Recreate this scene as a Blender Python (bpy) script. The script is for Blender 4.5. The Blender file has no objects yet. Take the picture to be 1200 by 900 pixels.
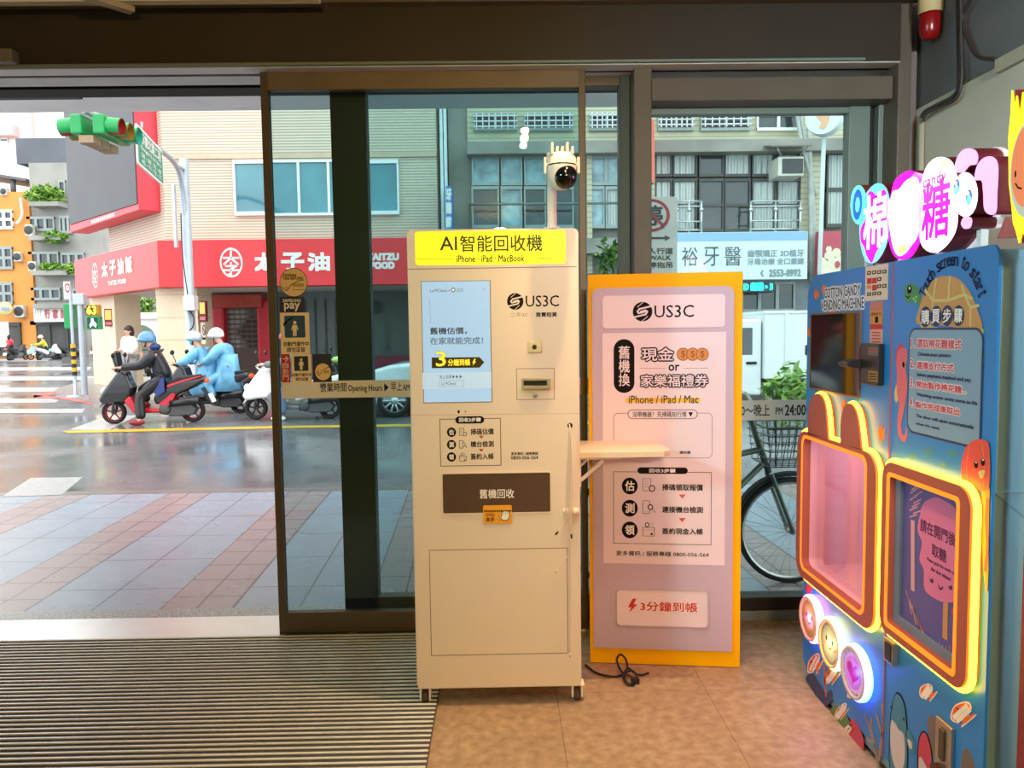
import bpy, bmesh, math, random
from mathutils import Vector, Matrix
random.seed(7)
SC = bpy.context.scene
COL = SC.collection
# ---------------------------------------------------------------- camera, sky, lights, exposure
H = 1.45
F = 900.0
YAW, PITCH, ROLL = math.radians(0.75), math.radians(4.05), math.radians(0.75)
cam = bpy.data.cameras.new('camera')
cam.sensor_width = 36.0
cam.lens = 36.0 * F / 1200.0
cam.clip_start = 0.05
cam.clip_end = 600
camo = bpy.data.objects.new('camera', cam)
COL.objects.link(camo)
CROT = Matrix.Rotation(-YAW, 3, 'Z') @ Matrix.Rotation(math.pi / 2 - PITCH, 3, 'X') @ Matrix.Rotation(-ROLL, 3, 'Z')
CPOS = Vector((0, 0, H))
camo.matrix_world = Matrix.Translation(CPOS) @ CROT.to_4x4()
SC.camera = camo
SC.view_settings.view_transform = 'Standard'
SC.view_settings.look = 'None'
SC.view_settings.exposure = 0.0
SC.view_settings.gamma = 1.0
SC.view_settings.use_curve_mapping = False
SC.cycles.use_denoising = True
SC.cycles.transparent_max_bounces = 24
SC.cycles.max_bounces = 8
SC.cycles.diffuse_bounces = 4
SC.cycles.glossy_bounces = 4
SC.cycles.sample_clamp_indirect = 6.0
SC.cycles.caustics_reflective = False
SC.cycles.caustics_refractive = False
world = bpy.data.worlds.new('overcast sky')
SC.world = world
world.use_nodes = True
WN = world.node_tree
for n in list(WN.nodes): WN.nodes.remove(n)
wo = WN.nodes.new('ShaderNodeOutputWorld')
wb = WN.nodes.new('ShaderNodeBackground')
wr = WN.nodes.new('ShaderNodeValToRGB')
wt = WN.nodes.new('ShaderNodeTexCoord')
ws = WN.nodes.new('ShaderNodeSeparateXYZ')
WN.links.new(wt.outputs['Generated'], ws.inputs[0])
WN.links.new(ws.outputs['Z'], wr.inputs[0])
wr.color_ramp.elements[0].position = 0.0
wr.color_ramp.elements[0].color = (0.80, 0.86, 0.90, 1)
wr.color_ramp.elements[1].position = 0.5
wr.color_ramp.elements[1].color = (1.0, 1.0, 1.0, 1)
WN.links.new(wr.outputs[0], wb.inputs[0])
wb.inputs[1].default_value = 3.0
WN.links.new(wb.outputs[0], wo.inputs[0])

def lamp(name, kind, loc, energy, color, size=0.2, target=None, spot=None, blend=0.4, spread=None):
    l = bpy.data.lights.new(name, kind)
    l.energy = energy
    l.color = color
    if kind == 'AREA':
        l.shape = 'DISK'
        l.size = size
        if spread: l.spread = spread
    else:
        l.shadow_soft_size = size
    if kind == 'SPOT':
        l.spot_size = spot
        l.spot_blend = blend
    o = bpy.data.objects.new(name, l)
    COL.objects.link(o)
    o.location = loc
    if target is not None:
        o.rotation_euler = (Vector(target) - Vector(loc)).to_track_quat('-Z', 'Y').to_euler()
    return o
WARM = (1.0, 0.70, 0.34)
# shop spot lamps under the ceiling, plus unseen fill lamps added for brightness
lamp('shop_spot_lamp', 'AREA', (0.19, 1.64, 2.87), 2.5, WARM, 0.06, (0.1, 3.0, 0.9), spread=math.radians(150))
lamp('shop_spot_lamp', 'AREA', (0.19, 1.48, 2.86), 2.5, WARM, 0.06, (0.3, 3.0, 0.6), spread=math.radians(150))
lamp('shop_fill_lamp', 'AREA', (0.0, -3.4, 2.60), 42, (1.0, 0.67, 0.20), 0.5, (0.0, 3.0, 0.8), spread=math.radians(110))  # unseen warm fill behind the camera, added to light the kiosk evenly
lamp('kiosk_spot_lamp', 'SPOT', (0.34, 2.60, 2.90), 240, (1.0, 0.67, 0.28), 0.02, (0.22, 2.1, 0.0), spot=math.radians(70), blend=1.0)
lamp('poster_fill_spot', 'SPOT', (0.10, 2.0, 2.88), 34, (1.0, 0.68, 0.62), 0.03, (0.75, 3.25, 0.6), spot=math.radians(44), blend=0.8)  # added fill spot, only there to brighten the poster
lamp('wall_fill_lamp', 'AREA', (0.85, -3.7, 2.60), 22, (0.74, 0.92, 1.0), 0.4, (2.3, 2.0, 2.1), spread=math.radians(42))  # unseen cool fill, added to brighten the right wall
lamp('side_fill_lamp', 'AREA', (-2.9, 0.5, 2.70), 11, (0.42, 0.98, 1.0), 0.4, (1.2, 2.3, 1.3), spread=math.radians(60))  # unseen cool fill added for the vending machine front, in place of daylight
lamp('floor_fill_spot', 'SPOT', (0.50, 1.9, 2.88), 40, (1.0, 0.66, 0.42), 0.06, (0.55, 2.3, 0.0), spot=math.radians(54), blend=0.7)  # added downward fill that brightens the floor

# ---------------------------------------------------------------- photo pixel -> world helpers
def ray(px, py):
    return (CROT @ Vector(((px - 600) / F, (450 - py) / F, -1.0))).normalized()
def hit(px, py, p0, n):
    d = ray(px, py); n = Vector(n)
    return CPOS + d * ((Vector(p0) - CPOS).dot(n) / d.dot(n))
def onY(px, py, Y): return hit(px, py, (0, Y, 0), (0, 1, 0))
def onX(px, py, X): return hit(px, py, (X, 0, 0), (1, 0, 0))
def onZ(px, py, Z): return hit(px, py, (0, 0, Z), (0, 0, 1))

# ---------------------------------------------------------------- materials
def lin(c):
    if isinstance(c, str):
        c = c.lstrip('#'); c = [int(c[i:i + 2], 16) / 255 for i in (0, 2, 4)]
    else:
        c = [x / 255 for x in c]
    return tuple((x / 12.92 if x <= 0.04045 else ((x + 0.055) / 1.055) ** 2.4) for x in c)
MATS = {}
def mat(name, color=(200, 200, 200), rough=0.5, metal=0.0, emit=0.0, ecol=None, noise=0.08, nscale=6.0, bump=0.0, spec=0.5, coat=0.0):
    if name in MATS: return MATS[name]
    m = bpy.data.materials.new(name)
    m.use_nodes = True
    nt = m.node_tree
    b = nt.nodes['Principled BSDF']
    c = lin(color)
    b.inputs['Roughness'].default_value = rough
    b.inputs['Metallic'].default_value = metal
    b.inputs['Specular IOR Level'].default_value = spec
    if coat: b.inputs['Coat Weight'].default_value = coat
    b.inputs['Base Color'].default_value = (*c, 1)
    if noise > 0 or bump > 0:
        tc = nt.nodes.new('ShaderNodeTexCoord')
        nz = nt.nodes.new('ShaderNodeTexNoise')
        nz.inputs['Scale'].default_value = nscale
        nz.inputs['Detail'].default_value = 5
        nt.links.new(tc.outputs['Object'], nz.inputs['Vector'])
        if noise > 0:
            r = nt.nodes.new('ShaderNodeValToRGB')
            r.color_ramp.elements[0].position = 0.3
            r.color_ramp.elements[1].position = 0.7
            r.color_ramp.elements[0].color = (*[x * (1 - noise) for x in c], 1)
            r.color_ramp.elements[1].color = (*[min(1, x * (1 + noise)) for x in c], 1)
            nt.links.new(nz.outputs[0], r.inputs[0])
            nt.links.new(r.outputs[0], b.inputs['Base Color'])
        if bump > 0:
            bp = nt.nodes.new('ShaderNodeBump')
            bp.inputs['Strength'].default_value = bump
            bp.inputs['Distance'].default_value = 0.01
            nt.links.new(nz.outputs[0], bp.inputs['Height'])
            nt.links.new(bp.outputs[0], b.inputs['Normal'])
    if emit > 0:
        b.inputs['Emission Color'].default_value = (*lin(ecol if ecol is not None else color), 1)
        b.inputs['Emission Strength'].default_value = emit
    MATS[name] = m
    return m
def glass(name, tint, refl=1.0):
    if name in MATS: return MATS[name]
    m = bpy.data.materials.new(name); m.use_nodes = True
    nt = m.node_tree
    for n in list(nt.nodes): nt.nodes.remove(n)
    out = nt.nodes.new('ShaderNodeOutputMaterial')
    mix = nt.nodes.new('ShaderNodeMixShader')
    tr = nt.nodes.new('ShaderNodeBsdfTransparent')
    gl = nt.nodes.new('ShaderNodeBsdfGlossy')
    fr = nt.nodes.new('ShaderNodeFresnel')
    ge = nt.nodes.new('ShaderNodeNewGeometry')
    inv = nt.nodes.new('ShaderNodeMath'); inv.operation = 'SUBTRACT'; inv.inputs[0].default_value = 1
    mu = nt.nodes.new('ShaderNodeMath'); mu.operation = 'MULTIPLY'
    m2 = nt.nodes.new('ShaderNodeMath'); m2.operation = 'MULTIPLY'; m2.inputs[1].default_value = refl
    tr.inputs[0].default_value = (*[x ** 0.5 for x in tint], 1)
    gl.inputs['Roughness'].default_value = 0.01
    gl.inputs[0].default_value = (1, 1, 1, 1)
    fr.inputs[0].default_value = 1.52
    nt.links.new(ge.outputs['Backfacing'], inv.inputs[1])
    nt.links.new(inv.outputs[0], mu.inputs[0]); nt.links.new(fr.outputs[0], mu.inputs[1])
    nt.links.new(mu.outputs[0], m2.inputs[0]); nt.links.new(m2.outputs[0], mix.inputs[0])
    nt.links.new(tr.outputs[0], mix.inputs[1]); nt.links.new(gl.outputs[0], mix.inputs[2])
    nt.links.new(mix.outputs[0], out.inputs[0])
    MATS[name] = m
    return m
class NT:
    """small node-tree writer"""
    def __init__(s, name, rough=0.5):
        s.m = bpy.data.materials.new(name); s.m.use_nodes = True
        s.nt = s.m.node_tree; s.b = s.nt.nodes['Principled BSDF']
        s.b.inputs['Roughness'].default_value = rough
        MATS[name] = s.m
        s.tc = s.nt.nodes.new('ShaderNodeTexCoord').outputs['Object']
        sp = s.nt.nodes.new('ShaderNodeSeparateXYZ'); s.nt.links.new(s.tc, sp.inputs[0])
        s.x, s.y, s.z = sp.outputs
    def put(s, inp, v):
        if hasattr(v, 'is_output'): s.nt.links.new(v, inp)
        else: inp.default_value = v
    def math(s, op, a, b=None, c=None):
        n = s.nt.nodes.new('ShaderNodeMath'); n.operation = op
        for i, v in enumerate((a, b, c)):
            if v is not None: s.put(n.inputs[i], v)
        return n.outputs[0]
    def noise(s, scale, detail=4, vec=None, rough=0.5):
        n = s.nt.nodes.new('ShaderNodeTexNoise'); n.inputs['Scale'].default_value = scale
        n.inputs['Detail'].default_value = detail; n.inputs['Roughness'].default_value = rough
        s.nt.links.new(vec if vec is not None else s.tc, n.inputs['Vector'])
        return n.outputs[0]
    def ramp(s, f, stops):
        n = s.nt.nodes.new('ShaderNodeValToRGB'); cr = n.color_ramp
        while len(cr.elements) < len(stops): cr.elements.new(0.5)
        for e, (p, c) in zip(cr.elements, stops):
            e.position = p; e.color = (*c, 1) if len(c) == 3 else c
        s.put(n.inputs[0], f)
        return n.outputs[0]
    def mix(s, f, a, b, mode='MIX'):
        n = s.nt.nodes.new('ShaderNodeMix'); n.data_type = 'RGBA'; n.blend_type = mode
        s.put(n.inputs[0], f)
        for i, v in ((6, a), (7, b)):
            if hasattr(v, 'is_output'): s.nt.links.new(v, n.inputs[i])
            else: n.inputs[i].default_value = (*v, 1)
        return n.outputs[2]
    def color(s, v): s.put(s.b.inputs['Base Color'], v if hasattr(v, 'is_output') else (*v, 1))
    def rough(s, v): s.put(s.b.inputs['Roughness'], v)
    def bump(s, h, strength=0.3, dist=0.01):
        n = s.nt.nodes.new('ShaderNodeBump'); n.inputs['Strength'].default_value = strength
        n.inputs['Distance'].default_value = dist
        s.nt.links.new(h, n.inputs['Height']); s.nt.links.new(n.outputs[0], s.b.inputs['Normal'])

# ---------------------------------------------------------------- things and meshes
WM = {}
def tag(o, label=None, cat=None, group=None, kind=None):
    if label: o['label'] = label
    if cat: o['category'] = cat
    if group: o['group'] = group
    if kind: o['kind'] = kind
    return o
def thing(name, label, cat, loc=(0, 0, 0), rz=0.0, group=None, kind=None, scale=1.0):
    o = bpy.data.objects.new(name, None)
    o.empty_display_size = 0.05
    COL.objects.link(o)
    o.location = loc; o.rotation_euler = (0, 0, rz); o.scale = (scale,) * 3
    WM[o] = Matrix.Translation(Vector(loc)) @ Matrix.Rotation(rz, 4, 'Z') @ Matrix.Scale(scale, 4)
    return tag(o, label, cat, group, kind)
def rrect(x0, y0, x1, y1, r, seg=6):
    if x0 > x1: x0, x1 = x1, x0
    if y0 > y1: y0, y1 = y1, y0
    r = max(1e-5, min(r, (x1 - x0) / 2 - 1e-6, (y1 - y0) / 2 - 1e-6))
    pts = []
    for cx, cy, a0 in ((x1 - r, y1 - r, 0), (x0 + r, y1 - r, 90), (x0 + r, y0 + r, 180), (x1 - r, y0 + r, 270)):
        for i in range(seg + 1):
            a = math.radians(a0 + 90 * i / seg)
            pts.append((cx + r * math.cos(a), cy + r * math.sin(a)))
    return pts
def ellp(cx, cy, rx, ry, n=28, a0=0.0, a1=2 * math.pi, rot=0.0):
    full = abs(a1 - a0 - 2 * math.pi) < 1e-6
    pts = []
    for i in range(n if full else n + 1):
        a = a0 + (a1 - a0) * i / n
        x, y = rx * math.cos(a), ry * math.sin(a)
        pts.append((cx + x * math.cos(rot) - y * math.sin(rot), cy + x * math.sin(rot) + y * math.cos(rot)))
    return pts
def smooth_path(pts, n=6):
    P = [Vector(p) for p in pts]; out = []
    for i in range(len(P) - 1):
        p0 = P[max(i - 1, 0)]; p1 = P[i]; p2 = P[i + 1]; p3 = P[min(i + 2, len(P) - 1)]
        for k in range(n):
            t = k / n
            out.append(0.5 * ((2 * p1) + (p2 - p0) * t + (2 * p0 - 5 * p1 + 4 * p2 - p3) * t * t + (3 * p1 - p0 - 3 * p2 + p3) * t ** 3))
    out.append(P[-1])
    return out
class MB:
    def __init__(s):
        s.v = []; s.f = []; s.mi = []; s.mats = []; s.sm = []
    def add(s, verts, faces, m, smooth=False):
        if m not in s.mats: s.mats.append(m)
        k = s.mats.index(m); b = len(s.v)
        s.v += [tuple(v) for v in verts]
        for f in faces:
            s.f.append([b + i for i in f]); s.mi.append(k); s.sm.append(smooth)
        return s
    def box(s, x0, x1, y0, y1, z0, z1, m, R=None):
        vs = [Vector((x, y, z)) for x in (x0, x1) for y in (y0, y1) for z in (z0, z1)]
        if R is not None: vs = [R @ v for v in vs]
        return s.add(vs, [(0, 1, 3, 2), (4, 6, 7, 5), (0, 4, 5, 1), (2, 3, 7, 6), (0, 2, 6, 4), (1, 5, 7, 3)], m)
    def prism(s, pts, m, O, U, V, N, d0, d1, smooth=False):
        O, U, V, N = Vector(O), Vector(U), Vector(V), Vector(N); n = len(pts)
        a = [O + U * p[0] + V * p[1] + N * d0 for p in pts]
        b = [O + U * p[0] + V * p[1] + N * d1 for p in pts]
        s.add(a + b, [tuple(range(n))[::-1], tuple(range(n, 2 * n))], m)
        return s.add(a + b, [(i, (i + 1) % n, n + (i + 1) % n, n + i) for i in range(n)], m, smooth)
    def ring(s, outer, inner, m, O, U, V, N, d0, d1):
        O, U, V, N = Vector(O), Vector(U), Vector(V), Vector(N); n = len(outer)
        L = [[O + U * p[0] + V * p[1] + N * d for p in q] for q, d in ((outer, d0), (outer, d1), (inner, d1), (inner, d0))]
        vs = L[0] + L[1] + L[2] + L[3]; fs = []
        for k in range(4):
            k2 = (k + 1) % 4
            for i in range(n):
                j = (i + 1) % n
                fs.append((k * n + i, k * n + j, k2 * n + j, k2 * n + i))
        return s.add(vs, fs, m)
    def tube(s, pts, r, m, seg=8, r1=None, cap=True, closed=False):
        P = [Vector(p) for p in pts]; n = len(P)
        vs = []; fs = []; up = None
        for i in range(n):
            if closed: t = (P[(i + 1) % n] - P[i - 1])
            else: t = (P[min(i + 1, n - 1)] - P[max(i - 1, 0)])
            if t.length < 1e-9: t = Vector((0, 0, 1))
            t.normalize()
            if up is None: up = Vector((0, 0, 1)) if abs(t.z) < 0.9 else Vector((1, 0, 0))
            a = t.cross(up)
            if a.length < 1e-5: a = t.cross(Vector((0.3, 1, 0.2)))
            a.normalize(); b = a.cross(t).normalized(); up = b
            rr = r if r1 is None else r + (r1 - r) * i / max(1, n - 1)
            for k in range(seg):
                an = 2 * math.pi * k / seg
                vs.append(P[i] + a * rr * math.cos(an) + b * rr * math.sin(an))
        for i in range(n if closed else n - 1):
            i2 = (i + 1) % n
            for k in range(seg):
                fs.append((i * seg + k, i * seg + (k + 1) % seg, i2 * seg + (k + 1) % seg, i2 * seg + k))
        s.add(vs, fs, m, True)
        if cap and not closed:
            s.add(vs[:seg], [tuple(range(seg))], m); s.add(vs[-seg:], [tuple(range(seg))[::-1]], m)
        return s
    def lathe(s, prof, m, O, A, seg=24, smooth=True):
        """prof: (radius, distance along axis A)"""
        O, A = Vector(O), Vector(A).normalized()
        a = A.cross(Vector((0, 0, 1)) if abs(A.z) < 0.9 else Vector((1, 0, 0))).normalized(); b = A.cross(a)
        vs = []; n = len(prof)
        for (r, h) in prof:
            for k in range(seg):
                an = 2 * math.pi * k / seg
                vs.append(O + A * h + a * r * math.cos(an) + b * r * math.sin(an))
        fs = [(i * seg + k, i * seg + (k + 1) % seg, (i + 1) * seg + (k + 1) % seg, (i + 1) * seg + k) for i in range(n - 1) for k in range(seg)]
        return s.add(vs, fs, m, smooth)
    def ball(s, c, rx, ry, rz, m, seg=16, rings=10, R=None, z0=-1.0, z1=1.0):
        c = Vector(c); vs = []
        a0, a1 = math.asin(z0), math.asin(z1)
        for i in range(rings + 1):
            e = a0 + (a1 - a0) * i / rings
            for k in range(seg):
                an = 2 * math.pi * k / seg
                v = Vector((rx * math.cos(e) * math.cos(an), ry * math.cos(e) * math.sin(an), rz * math.sin(e)))
                if R is not None: v = R @ v
                vs.append(c + v)
        fs = [(i * seg + k, i * seg + (k + 1) % seg, (i + 1) * seg + (k + 1) % seg, (i + 1) * seg + k) for i in range(rings) for k in range(seg)]
        return s.add(vs, fs, m, True)
    def build(s, name, parent=None, world=True, bevel=0.0, label=None, bseg=2, cat=None, group=None, kind=None):
        me = bpy.data.meshes.new(name)
        vs = s.v
        if parent is not None and world:
            iv = WM[parent].inverted(); vs = [tuple(iv @ Vector(v)) for v in vs]
        me.from_pydata(vs, [], s.f)
        for m in s.mats: me.materials.append(m)
        me.polygons.foreach_set('material_index', s.mi)
        me.polygons.foreach_set('use_smooth', s.sm)
        me.update()
        if bevel or True:
            bm = bmesh.new(); bm.from_mesh(me)
            bmesh.ops.remove_doubles(bm, verts=bm.verts, dist=1e-6)
            if not isinstance(s, Deck): bmesh.ops.recalc_face_normals(bm, faces=bm.faces)
            bm.to_mesh(me); bm.free()
        o = bpy.data.objects.new(name, me)
        COL.objects.link(o)
        if parent is not None:
            o.parent = parent; WM[o] = WM[parent]
        else: WM[o] = Matrix.Identity(4)
        if bevel:
            md = o.modifiers.new('bevel', 'BEVEL'); md.width = bevel; md.segments = bseg
            md.limit_method = 'ANGLE'; md.angle_limit = math.radians(40)
        tag(o, label, cat, group, kind)
        return o
TXT = {}
def text_geo(t):
    if t in TXT: return TXT[t]
    cu = bpy.data.curves.new('t', 'FONT'); cu.body = t; cu.resolution_u = 2; cu.fill_mode = 'FRONT'
    ob = bpy.data.objects.new('t', cu); COL.objects.link(ob)
    dg = bpy.context.evaluated_depsgraph_get()
    me = bpy.data.meshes.new_from_object(ob.evaluated_get(dg))
    vs = [(v.co.x, v.co.y) for v in me.vertices]; fs = [tuple(p.vertices) for p in me.polygons]
    bpy.data.objects.remove(ob); bpy.data.curves.remove(cu); bpy.data.meshes.remove(me)
    x0 = min(v[0] for v in vs); x1 = max(v[0] for v in vs); y0 = min(v[1] for v in vs); y1 = max(v[1] for v in vs)
    TXT[t] = ([(((v[0] - x0) / max(1e-6, x1 - x0)), ((v[1] - y0) / max(1e-6, y1 - y0))) for v in vs], fs)
    return TXT[t]
class Deck(MB):
    """printed artwork lying on a plane: O + u*U + v*V, N towards the viewer; pixel arguments are hits on the plane"""
    def __init__(s, O, U, V, N, step=0.0005, base=0.0005):
        super().__init__()
        s.O, s.U, s.V, s.N = Vector(O), Vector(U).normalized(), Vector(V).normalized(), Vector(N).normalized()
        s.step = step; s.base = base
    def q(s, px, py):
        p = hit(px, py, s.O, s.N) - s.O
        return (p.dot(s.U), p.dot(s.V))
    def at(s, u, v, l): return s.O + s.U * u + s.V * v + s.N * (s.base + s.step * l)
    def puv(s, pts, m, l=0): return s.add([s.at(u, v, l) for u, v in pts], [tuple(range(len(pts)))], m)
    def poly(s, pts, m, l=0): return s.puv([s.q(*p) for p in pts], m, l)
    def spoly(s, pts, m, l=0, n=5):
        P = [s.q(*p) for p in pts]; k = len(P)
        P = smooth_path([Vector((*P[-1], 0))] + [Vector((*p, 0)) for p in P] + [Vector((*P[0], 0)), Vector((*P[1], 0))], n)[n:-n - 1]
        return s.puv([(p.x, p.y) for p in P], m, l)
    def bb(s, x0, y0, x1, y1):
        a, b = s.q(x0, y0), s.q(x1, y1)
        return min(a[0], b[0]), min(a[1], b[1]), max(a[0], b[0]), max(a[1], b[1])
    def rect(s, x0, y0, x1, y1, m, l=0, r=0.0):
        return s.puv(rrect(*s.bb(x0, y0, x1, y1), r), m, l)
    def ell(s, x0, y0, x1, y1, m, l=0, n=28):
        b = s.bb(x0, y0, x1, y1)
        return s.puv(ellp((b[0] + b[2]) / 2, (b[1] + b[3]) / 2, (b[2] - b[0]) / 2, (b[3] - b[1]) / 2, n), m, l)
    def frame(s, x0, y0, x1, y1, w, m, l=0, r=0.0):
        b = s.bb(x0, y0, x1, y1)
        o = rrect(*b, r); i = rrect(b[0] + w, b[1] + w, b[2] - w, b[3] - w, max(r - w, 0)); n = len(o)
        return s.add([s.at(*p, l) for p in o + i], [(k, (k + 1) % n, n + (k + 1) % n, n + k) for k in range(n)], m)
    def lineuv(s, P, w, m, l=0):
        for kk, (a, b) in enumerate(zip(P[:-1], P[1:])):
            l += 0.06
            d = Vector((b[0] - a[0], b[1] - a[1]))
            if d.length < 1e-7: continue
            d.normalize(); n = Vector((-d.y, d.x)) * w / 2; e = d * w * 0.3
            s.puv([(a[0] + n.x - e.x, a[1] + n.y - e.y), (a[0] - n.x - e.x, a[1] - n.y - e.y), (b[0] - n.x + e.x, b[1] - n.y + e.y), (b[0] + n.x + e.x, b[1] + n.y + e.y)], m, l)
        return s
    def line(s, pts, w, m, l=0): return s.lineuv([s.q(*p) for p in pts], w, m, l)
    def textuv(s, t, b, m, l=0, bold=0.0, out=None, ow=0.0, n=8):
        vs, fs = text_geo(t); w, h = b[2] - b[0], b[3] - b[1]; cnt = [0]
        def put(dx, dy, mm, ll):
            ll += cnt[0] * 0.09; cnt[0] += 1
            s.add([s.at(b[0] + x * w + dx, b[1] + y * h + dy, ll) for x, y in vs], fs, mm)
        if out is not None:
            for k in range(n):
                a = 2 * math.pi * k / n
                put(ow * math.cos(a), ow * math.sin(a), out, l)
            l += 1; cnt[0] = 0
        put(0, 0, m, l)
        if bold:
            for k in range(4):
                a = math.pi / 4 + math.pi / 2 * k
                put(bold * math.cos(a), bold * math.sin(a), m, l)
        return s
    def text(s, t, x0, y0, x1, y1, m, l=0, bold=0.0, out=None, ow=0.0):
        return s.textuv(t, s.bb(x0, y0, x1, y1), m, l, bold, out, ow)
    def vtext(s, t, x0, y0, x1, y1, m, l=0, bold=0.0, gap=0.08, out=None, ow=0.0):
        b = s.bb(x0, y0, x1, y1); n = len(t); h = (b[3] - b[1]) / n
        for i, c in enumerate(t):
            s.textuv(c, (b[0], b[3] - (i + 1) * h + gap * h / 2, b[2], b[3] - i * h - gap * h / 2), m, l, bold, out, ow)
        return s
def skin(name, parent, m, joints, edges, sub=1, smooth=True):
    """one continuous surface grown around a chain of joints: joints = [(x, y, z, r) or (x, y, z, rx, ry)]"""
    me = bpy.data.meshes.new(name)
    me.from_pydata([j[:3] for j in joints], edges, [])
    o = bpy.data.objects.new(name, me); COL.objects.link(o)
    me.materials.append(m)
    md = o.modifiers.new('skin', 'SKIN'); md.use_smooth_shade = True; md.branch_smoothing = 0.6
    if not me.skin_vertices:
        bm = bmesh.new(); bm.from_mesh(me); bm.verts.layers.skin.verify(); bm.to_mesh(me); bm.free()
    for i, j in enumerate(joints):
        sv = me.skin_vertices[0].data[i]
        sv.radius = (j[3], j[4] if len(j) > 4 else j[3]); sv.use_root = (i == 0)
    ss = o.modifiers.new('subsurf', 'SUBSURF'); ss.levels = sub; ss.render_levels = sub
    if parent is not None: o.parent = parent; WM[o] = WM[parent]
    return o
def struct(o, label=None):
    o['kind'] = 'structure'
    if label: o['label'] = label
    return o
# ================================================================ the shop interior and its glass front
YL, YG = 3.63, 3.74                 # sliding leaf, fixed glass
XR, XLW, ZC = 1.93, -3.3, 2.915
beam_m = mat('beam brown paint', (50, 38, 26), 0.55, noise=0.12, nscale=3)
frame_m = mat('bronze anodised frame', (96, 82, 66), 0.4, 0.35, noise=0.06)
post_m = mat('grey brown post', (100, 88, 78), 0.5, noise=0.1, nscale=4)
green_m = mat('grey green metal', (122, 138, 134), 0.45, 0.2, noise=0.05)
dark_m = mat('dark rubber', (22, 21, 20), 0.6)
black_m = mat('black print', (18, 14, 16), 0.7, noise=0, spec=0.15)
white_m = mat('white print', (238, 234, 228), 0.6, noise=0)
steel_m = mat('brushed steel', (178, 176, 172), 0.3, 0.9, noise=0.06, nscale=30)
# floor: worn beige stone sheet
t = NT('shop floor stone sheet', 0.4)
n1 = t.noise(3.0, 6); n2 = t.noise(26.0, 6)
c = t.ramp(n2, [(0.25, lin((144, 118, 94))), (0.55, lin((180, 154, 124))), (0.8, lin((198, 176, 148)))])
c2 = t.mix(t.math('MULTIPLY', n1, 0.55), c, lin((120, 96, 74)))
jx = t.math('LESS_THAN', t.math('ABSOLUTE', t.math('SUBTRACT', t.math('FRACT', t.math('DIVIDE', t.math('ADD', t.x, 0.1), 0.6)), 0.5)), 0.0035)
jy = t.math('LESS_THAN', t.math('ABSOLUTE', t.math('SUBTRACT', t.math('FRACT', t.math('DIVIDE', t.math('ADD', t.y, 0.33), 0.6)), 0.5)), 0.0035)
c3 = t.mix(t.math('MULTIPLY', t.math('MAXIMUM', jx, jy), 0.5), c2, lin((70, 52, 40)))
t.color(c3); t.rough(t.ramp(n1, [(0.3, (0.28,) * 3), (0.7, (0.5,) * 3)])); floor_m = t.m
t = NT('cream wall paint', 0.7)
n1 = t.noise(2.0, 6); n2 = t.noise(14, 8, rough=0.7)
c = t.ramp(n1, [(0.3, lin((196, 188, 172))), (0.7, lin((212, 204, 188)))])
t.color(t.mix(t.ramp(n2, [(0.68, (0, 0, 0)), (0.74, (0.5,) * 3)]), c, lin((140, 130, 118)))); cream_m = t.m
upwall_m = mat('grey blue wall paint', (118, 116, 120), 0.7, noise=0.1, nscale=3)
ceil_m = mat('ceiling board', (150, 138, 118), 0.7, noise=0.06)
struct(MB().box(XLW, XR, -4.2, 3.80, -0.12, 0.0, floor_m).build('floor'))
struct(MB().box(XLW, XR + 0.1, -4.2, 3.56, ZC, ZC + 0.1, ceil_m).build('ceiling'))
zb = onY(1075, 125, 3.55).z
struct(MB().box(XR, XR + 0.1, -4.2, 3.8, 0, zb, cream_m).build('wall_right'))
struct(MB().box(XR + 0.02, XR + 0.12, -4.2, 3.8, zb, ZC, upwall_m).build('wall_right_upper'))
struct(MB().box(XLW - 0.1, XLW, -4.2, 3.8, 0, ZC, cream_m).build('wall_left'))
struct(MB().box(XLW - 0.1, XR + 0.1, -4.3, -4.2, 0, ZC, cream_m).build('wall_back'))
# header beam over the opening, lower lip, posts
zh0 = onY(500, 76, 3.55).z
xd0 = onY(1036, 300, 3.66).x
b = MB().box(XLW, xd0, 3.55, 3.80, zh0, ZC + 0.1, beam_m)
b.box(XLW, 1.66, 3.535, 3.55, zh0 + 0.0, zh0 + 0.012, green_m)
pu = mat('daylit beam underside', (226, 224, 220), 0.5)  # underside of the brown beam, street daylight put into its pale colour
b.box(XLW, xd0, 3.55, 3.635, zh0 - 0.006, zh0, pu).box(XLW, xd0, 3.635, 3.665, zh0 - 0.003, zh0, dark_m).box(XLW, xd0, 3.665, 3.79, zh0 - 0.006, zh0, pu)
b.box(XLW, XR, 3.50, 3.56, ZC - 0.018, ZC, mat('ceiling trim', (104, 92, 74), 0.6))
struct(b.build('wall_front_header', bevel=0.003))
zt = onY(600, 62, 3.8).z
struct(MB().box(XLW, 1.7, 3.80, 3.86, zt - 0.02, 3.6, mat('outer fascia grey', (150, 148, 144), 0.6)).build('wall_front_fascia'))
xa, xb = onY(741, 400, 3.66).x, onY(761, 400, 3.66).x
struct(MB().box(xa, xb, 3.60, 3.80, 0, ZC, post_m).build('trim_1', bevel=0.004))
xc, xd, xe = onY(992, 400, 3.7).x, onY(1036, 300, 3.66).x, onY(1063, 200, 3.58).x
b = MB().box(xd, xe, 3.56, 3.82, 0, ZC, post_m).box(xe + 0.012, XR, 3.60, 3.82, 0, ZC, mat('lilac grey paint', (128, 114, 114), 0.6))
struct(b.build('trim_2', bevel=0.004))
z1, z2 = onY(900, 90, 3.60).z, onY(900, 117, 3.60).z
b = MB().box(xb, xd - 0.004, 3.60, 3.80, z2, z1, post_m)
struct(b.build('trim_3', bevel=0.004))
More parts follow.
